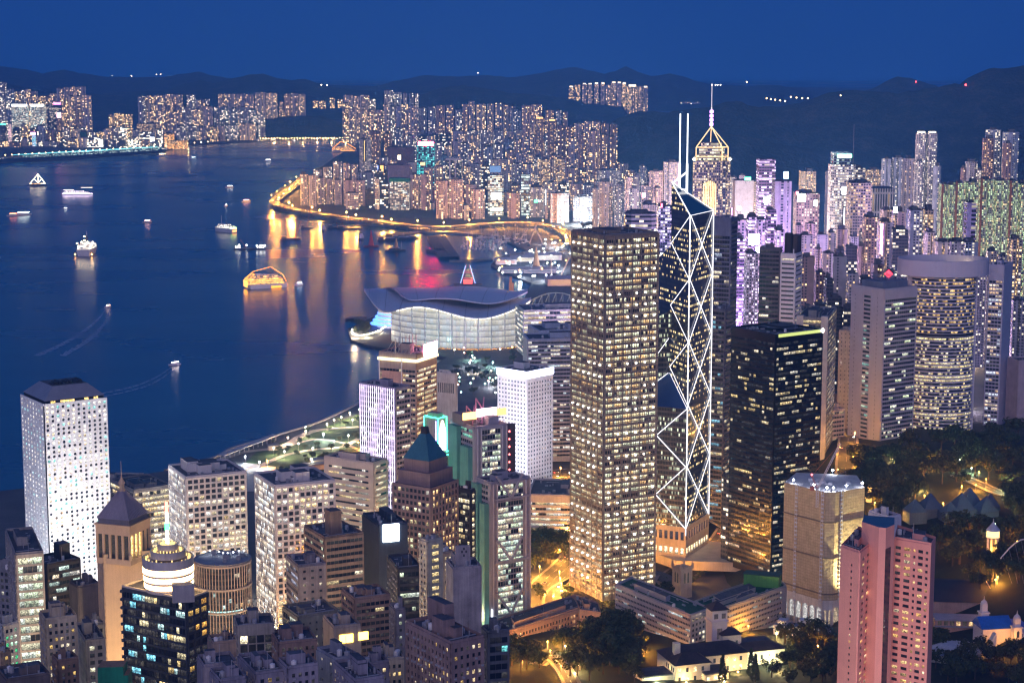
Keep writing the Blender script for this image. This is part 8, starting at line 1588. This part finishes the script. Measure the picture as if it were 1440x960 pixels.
# ================================================================== trees
t = NT('leaf_mass'); P = t.pos(); oi = t.new('ObjectInfo'); a = t.noise(P, .5, 3, .6)
t.set(col=t.mix(oi.outputs['Random'], t.ramp(a, [(.3, (.018, .030, .012)), (.7, (.07, .095, .03))]), t.ramp(a, [(.3, (.025, .032, .012)), (.7, (.10, .10, .035))])), rough=.9); LEAF = t.mat; BARK = wallm((.09, .065, .045), .95)
def make_tree(seed, H_, Rc, n=520):
    r = random.Random(seed); m = MB(); m.lathe([(.5, -1), (.34, H_ * .35), (.15, H_ * .6)], 0, 0, 6); cl = []
    for i in range(13):
        a_ = r.uniform(0, 6.28); rr = Rc * math.sqrt(r.random()) * .8; z = H_ * .62 + r.uniform(-.2, .32) * H_ * (1 - rr / Rc * .5); cl.append((rr * math.cos(a_), rr * math.sin(a_), z, r.uniform(.28, .45) * Rc))
        m.bar((0, 0, H_ * r.uniform(.3, .5)), cl[-1][:3], .11)
    tk = m.build('trunk', BARK); m = MB()
    for i in range(n):
        x, y, z, q = r.choice(cl); v = Vector((r.gauss(0, 1), r.gauss(0, 1), r.gauss(0, .8))); v = v.normalized() * q * r.uniform(.55, 1.05); c = Vector((x, y, z)) + v; s_ = r.uniform(.45, 1.0)
        nn = (v.normalized() + Vector((r.uniform(-.6, .6), r.uniform(-.6, .6), r.uniform(-.2, .8)))).normalized(); a1 = nn.orthogonal().normalized() * s_; b1 = nn.cross(a1).normalized() * s_ * .8
        m.face([c - a1 - b1 * .3, c - b1, c + a1 * 1.1, c + b1 * .9], None, 0)
    cr = m.build('crown', LEAF); return tk, cr
def make_palmlike(seed, H_):
    r = random.Random(seed); m = MB(); m.lathe([(.3, -1), (.15, H_ * .9)], 0, 0, 5); tk = m.build('trunk', BARK); m = MB()
    for i in range(260): z = H_ * r.uniform(.08, 1); q = 2.4 * (1 - z / H_) + .3; a_ = r.uniform(0, 6.28); c = Vector((q * math.cos(a_) * r.uniform(.5, 1), q * math.sin(a_) * r.uniform(.5, 1), z)); s_ = .5; m.face([c + Vector((-s_, 0, -.2)), c + Vector((0, -s_, 0)), c + Vector((s_, 0, .3)), c + Vector((0, s_, .2))], None, 0)
    return tk, m.build('crown', LEAF)
PROT = [[*make_tree(s_, h_, rc), False] for s_, h_, rc in ((1, 13, 6.5), (2, 11, 5.5), (3, 15, 7.5), (4, 12, 7))] + [[*make_palmlike(9, 15), False]]
def tree(p, k, sc, rot, label, group, name='leafy_tree'):
    a, b, used = PROT[k]; o = thing(name, label, 'tree', tuple(p), rot, group); o.scale = (sc, sc, sc * random.Random(rot).uniform(.85, 1.15))
    for c_ in (a, b):
        if used: c_ = c_.copy(); COL.objects.link(c_)
        c_.parent = o
    PROT[k][2] = True
r = random.Random(23)
KEEP = [(1290, 685, 1415, 745), (1380, 740, 1408, 795), (1210, 690, 1232, 712), (1120, 850, 1180, 900), (1310, 835, 1440, 960), (898, 872, 1096, 962), (1030, 805, 1120, 880)]
def wood(x0, y0, x1, y1, step, label, group, sc=(.8, 1.25), test=None, keep=True, ks=(0, 1, 2, 3)):
    y = y0
    while y < y1:
        x = x0 + r.uniform(0, step)
        while x < x1:
            px, py = x + r.uniform(-.4, .4) * step, y + r.uniform(-.35, .35) * step
            if not (keep and any(a <= px <= c and b <= py <= d for a, b, c, d in KEEP)) and (test is None or test(px, py)):
                tree(gz(px, py), r.choice(ks), r.uniform(*sc), r.uniform(0, 6.28), label, group)
            x += step
        y += step * .62
wood(1205, 624, 1442, 835, 20, 'dark leafy tree in the unlit hillside garden wood', 'trees of the hillside wood', (1.15, 1.6), lambda x, y: y > 640 - (x - 1260) * .12 and x > 1212 + max(0, y - 715) * 1.4 and not (x < 1318 and y > 740))
wood(1194, 652, 1240, 706, 14, 'dark leafy tree at the foot of the concrete tower', 'trees of the hillside wood', (.9, 1.2), lambda x, y: x > 1200 - (y - 650) * .1, keep=False)
wood(705, 905, 905, 962, 19, 'dark leafy tree in the grove below the terrace offices', 'trees of the lower grove', (1, 1.4), lambda x, y: y > 930 - (x - 705) * .28 and not (752 < x < 800 and 905 < y < 958 and r.random() < .7))
wood(845, 866, 905, 915, 17, 'dark leafy tree between the terrace offices and the grey wing', 'trees behind the villa', (1, 1.3), lambda x, y: True)
wood(905, 868, 1180, 905, 18, 'dark leafy tree behind the white villa', 'trees behind the villa', (.8, 1.1), lambda x, y: y > 872, keep=False, ks=(0, 1)) if False else None
for px, py, lab in [(958, 872, 'dark round tree left of the villa tower'), (972, 868, 'dark round tree touching the villa tower'), (930, 876, 'dark round tree behind the villa chimney'), (945, 880, 'dark bushy tree behind the villa roof'), (1058, 884, 'bushy tree right of the villa tower'), (1075, 880, 'second bushy tree right of the villa tower'), (1092, 886, 'dark tree before the white flat houses'), (1104, 904, 'dark spreading tree right of the villa'), (1118, 915, 'dark spreading tree below the white houses'), (1134, 925, 'dark tree on the slope below the white houses'), (1150, 905, 'dark tree touching the pink tower'), (1165, 930, 'tall dark tree left of the pink tower foot'), (1110, 938, 'dark tree by the orange garden lamp'), (1130, 950, 'dark tree at the bottom edge right of the villa'), (1160, 956, 'dark tree at the bottom edge beside the pink tower'), (1085, 952, 'low tree by the villa lawn')]: tree(gz(px, py), r.randrange(4), r.uniform(.8, 1.15), r.uniform(0, 6), lab, 'trees around the villa')
for px, py, lab in [(1016, 958, 'slim dark cypress before the villa front'), (1056, 950, 'slim dark cypress right of the villa porch'), (1062, 958, 'tall slim cypress beside the shorter one')]: tree(gz(px, py), 4, 1.3, 1, lab, None, 'cypress')
wood(745, 752, 800, 808, 12, 'dark leafy tree in the small park by the court block', 'trees of the small park', (.9, 1.3), lambda x, y: y < 812 - (x - 745) * .55, keep=False)
wood(862, 800, 960, 845, 13, 'dark leafy tree around the domed house', 'trees around the domed house', (.7, 1.0), lambda x, y: y > 846 - (x - 862) * .3 and not (885 < x < 925 and y < 835), keep=False)
for i in range(11): f = i / 10; tree(gz(955 + 60 * f, 838 - 52 * f), r.choice((0, 1)), .55, i, 'small round tree on the median of the orange avenue', 'trees of the avenue median')
for i in range(34): px = r.uniform(372, 505); py = lerp([(372, 650), (440, 628), (505, 606)])(px) + r.uniform(-22, 26); tree(gnd(px, py, 3.2), r.choice((0, 1)), r.uniform(.4, .65), i, 'small tree on the waterfront park lawn', 'trees of the waterfront park')
wood(1312, 905, 1442, 962, 22, 'dark leafy tree in the bottom right garden', 'trees of the bottom right garden', (.9, 1.2), lambda x, y: not (1325 < x < 1440 and y < 925), keep=False)
wood(884, 866, 1182, 968, 21, 'dark leafy tree in the villa grounds', 'trees of the villa grounds', (.75, 1.15), lambda x, y: not (905 < x < 1105 and 866 < y < 990) and not (1110 < x < 1180 and y < 895), keep=False)
for i in range(16): tree(gnd(820 + i * 1.2 * 6, 322 + r.uniform(-2, 2), 4), 0, 1.2, i, 'dark tree in the park by the sports floodlights', 'trees by the sports ground') if 820 + i * 7.2 < 900 else None
for i in range(14): tree(gnd(500 + r.uniform(0, 18), 466 + r.uniform(-7, 7), 3), 0, .8, i, 'small tree on the garden tip of the harbour point', 'trees of the harbour point')
for i, (px, py) in enumerate([(755, 836), (760, 842), (800, 838), (806, 832), (812, 828), (796, 846)]): tree(gz(px, py), 1, .8, i, 'lamp lit tree beside the curving orange road', 'trees beside the curving road')
# ================================================================== floodlights of the white round-window tower
for i, (px, py, Y_, tx, tz) in enumerate([(40, 850, 1180, 0, 90), (110, 850, 1180, 12, 60), (160, 760, 1240, 25, 100), (10, 720, 1240, -4, 100)]):
    p_ = at(px, py, Y_); p_.z = 34; o = thing('facade_floodlight', f"white facade floodlight on a pole, {ORD[i]} of four around the round window tower", 'floodlight', tuple(p_)); m = MB(); m.bar((0, 0, -30), (0, 0, 0), .25); m.build('pole', STEEL, o); m = MB(); m.box(-.8, -.3, 0, .8, .3, 1.1); m.build('lamp_case', DARK, o)
    d = bpy.data.lights.new('flood', 'SPOT'); d.energy = 140000; d.color = (.93, .97, 1); d.spot_size = R(95); d.spot_blend = .8; d.shadow_soft_size = 1.0; l_ = bpy.data.objects.new('flood', d); COL.objects.link(l_); l_.parent = o; l_.location = (0, 0, 1.6)
    tgt = at(95, 650, 1310); tgt.z = tz; l_.rotation_euler = (tgt - (p_ + Vector((0, 0, 1.6)))).to_track_quat('-Z', 'Y').to_euler()

def flood(p, tgt, watts, col, label, angle=90, name='facade_floodlight', h=6, group=None):
    o = thing(name, label, 'floodlight', tuple(p), 0, group); m = MB(); m.bar((0, 0, -1), (0, 0, h), .18); m.build('pole', STEEL, o); m = MB(); m.box(-.6, -.3, h, .6, .3, h + .8); m.build('lamp_case', DARK, o)
    d = bpy.data.lights.new('flood', 'SPOT'); d.energy = watts; d.color = col; d.spot_size = R(angle); d.spot_blend = .8; d.shadow_soft_size = .8; l_ = bpy.data.objects.new('flood', d); COL.objects.link(l_); l_.parent = o; l_.location = (0, 0, h + 1.2)
    l_.rotation_euler = (Vector(tgt) - (Vector(p) + Vector((0, 0, h + 1.2)))).to_track_quat('-Z', 'Y').to_euler()
t1 = at(178, 850, 950); flood(Vector((t1.x - 12, 905, 40)), t1 + Vector((0, 0, 30)), 420000, (1, .68, .36), 'warm floodlight at the foot of the stone tower, first of two', 120); flood(Vector((t1.x + 14, 900, 45)), t1 + Vector((0, 0, 10)), 300000, (1, .68, .36), 'warm floodlight at the foot of the stone tower, second of two', 120)
for i, (x, y) in enumerate([(-26, -13), (-8, -17), (4, -6), (14, 0), (26, 0), (-40, -10)]):  # lamps added around the villa so its walls turn gold
    a_ = .30; p_ = vb + 1.25 * Vector((math.cos(a_) * x - math.sin(a_) * y, math.sin(a_) * x + math.cos(a_) * y, 0)); lamp(Vector((p_.x, p_.y, VZ - 1)), 3, (1, .66, .24) if i < 3 else (.95, 1, .55), 3500, f"{'golden' if i < 3 else 'greenish'} added garden lamp lighting the white villa, {ORD[i]} of six", 'added villa garden lamps', name='garden_lamp', es=16)
p_ = gz(1150, 862); lamp(p_ + Vector((0, -4, 0)), 6, (1, .8, .6), 30000, 'lamp before the arcade of the netted tower, nearer one', 'arcade lamps'); lamp(gz(1125, 852), 6, (1, .9, .8), 30000, 'lamp before the arcade of the netted tower, farther one', 'arcade lamps')
r = random.Random(61)
for i in range(34):  # mostly hidden lamps, added to light the near left walls
    px = r.uniform(110, 720); Yl = r.uniform(880, 1420); X_ = (px - 720) / F * (Yl * CP + 400 * SP); lamp(Vector((X_, Yl, hz(X_, Yl))), 9, [OR, (1, .72, .38), GW, (1, .85, .7)][i % 4], 38000, 'added street lamp hidden in the canyon streets between the near left towers', 'added lamps of the canyon streets')
for i in range(18):
    px = r.uniform(1060, 1440); Yl = r.uniform(1900, 3000); X_ = (px - 720) / F * (Yl * CP + 420 * SP); lamp(Vector((X_, Yl, 5)), 10, [(1, .7, .4), (1, .6, .75), (.9, .75, 1), (1, .8, .6)][i % 4], 260000, 'street lamp in the packed streets of the violet quarter and beyond', 'lamps of the packed streets', head=.9)

for i, (px, py) in enumerate([(1078, 141), (1084, 142), (1090, 143), (1097, 144), (1104, 145), (1112, 139), (1120, 140), (1128, 141), (1136, 141), (1182, 137), (1050, 118)]): lamp(at(px, py, 6450 if i < 9 else 6350), 6, (1, .6, .25), 1, 'faint road lamp on the shoulder of the far right hills', 'lamps on the far right hills', name='hill_lamp', head=2.2, es=10, light=False)
for i, (px, py, Y_) in enumerate([(220, 106, 14300), (226, 106, 14300), (185, 108, 14300), (158, 108, 14300), (452, 121, 11800), (460, 121, 11800), (672, 104, 14300)]): lamp(at(px, py, Y_), 6, (1, .8, .6), 1, 'lone lamp on the distant hill ridge', 'lamps on the distant ridge', name='hill_lamp', head=4, es=8, light=False)
for i, (px, py, Y_) in enumerate([(1288, 117, 8900), (1358, 122, 6500)]): lamp(at(px, py, Y_), 6, (1, .05, .05), 1, f"red warning lamp on the {'small far' if i == 0 else 'right hand'} hill", None, name='warning_lamp', head=3.2, es=10, light=False)
flood(gz(1100, 868), Vector((at(1140, 760, 1310).x, 1310, 80)), 380000, (1, .82, .5), 'added floodlight brightening the netted tower', 100); flood(gz(1212, 866), Vector((at(1200, 780, 1310).x, 1318, 70)), 320000, (1, .85, .45), 'second added floodlight brightening the netted tower side', 100)  # both floods are added to brighten the netting

for i, (px, py, Yv) in enumerate([(1048, 420, 2250), (1062, 400, 2380), (1040, 380, 2420), (1080, 390, 2550), (1100, 400, 2600)]):  # lamps added to throw violet light on the neighbouring blocks
    p_ = at(px, 400, Yv); lamp(Vector((p_.x, p_.y - 30, 12)), 26, (.80, .5, 1), 1100000, f"added violet fill lamp tinting the glaring quarter, {ORD[i]} of five", 'added violet fill lamps', name='violet_fill_lamp', head=1.4, es=14)
flood(Vector((at(1160, 900, 770).x, 765, 112)), Vector((at(1205, 850, 850).x, 850, 150)), 62000, (1, .76, .66), 'added warm floodlight brightening the pink tower, first of two', 110); flood(Vector((at(1310, 900, 760).x, 760, 118)), Vector((at(1285, 850, 850).x, 850, 150)), 62000, (1, .76, .66), 'added warm floodlight brightening the pink tower, second of two', 110)  # floods without a visible source, added to brighten the pink walls

for i in range(26):
    px, py = r.uniform(625, 745), r.uniform(498, 560)
    tree(gnd(px, py, 3), r.choice((0, 1)), r.uniform(.7, 1.0), i, 'dark tree on the building site by the basin', 'trees by the basin site')
p_ = at(700, 690, 1640); flood(Vector((p_.x - 12, 1630, 12)), at(725, 580, 1740), 900000, (.86, .84, 1), 'added cool floodlight brightening the blue crowned tower from the left', 80, h=12); p_ = at(770, 700, 1650); flood(Vector((p_.x + 6, 1640, 12)), at(755, 580, 1760), 900000, (.86, .84, 1), 'added cool floodlight brightening the blue crowned tower from the right', 80, h=12)  # two added floods lift the dim white walls

for i in range(16):  # further lamps, added only to put highlights on the leaves
    px, py = r.uniform(1245, 1435), r.uniform(650, 830)
    if px > 1318 or py < 735: lamp(gz(px, py), 5, OR if i % 3 else (.7, 1, .6), 9000, 'small added lamp giving leaf highlights among the dark trees', 'garden lamps among the trees', name='garden_lamp', head=.45, es=20)
# ---- the air: one closed box of even haze
t = bpy.data.materials.new('haze_air'); t.use_nodes = True; n_ = t.node_tree.nodes; n_.remove(n_['Principled BSDF'])
pv = n_.new('ShaderNodeVolumePrincipled'); pv.inputs['Color'].default_value = (0.12, 0.44, 0.95, 1); pv.inputs['Density'].default_value = 8e-5
pv.inputs['Anisotropy'].default_value = 0.2
t.node_tree.links.new(pv.outputs[0], n_['Material Output'].inputs['Volume'])
m = MB(); m.box(-24000, -3000, -20, 24000, 23000, 1000); o = m.build('haze', t); o['kind'] = 'stuff'
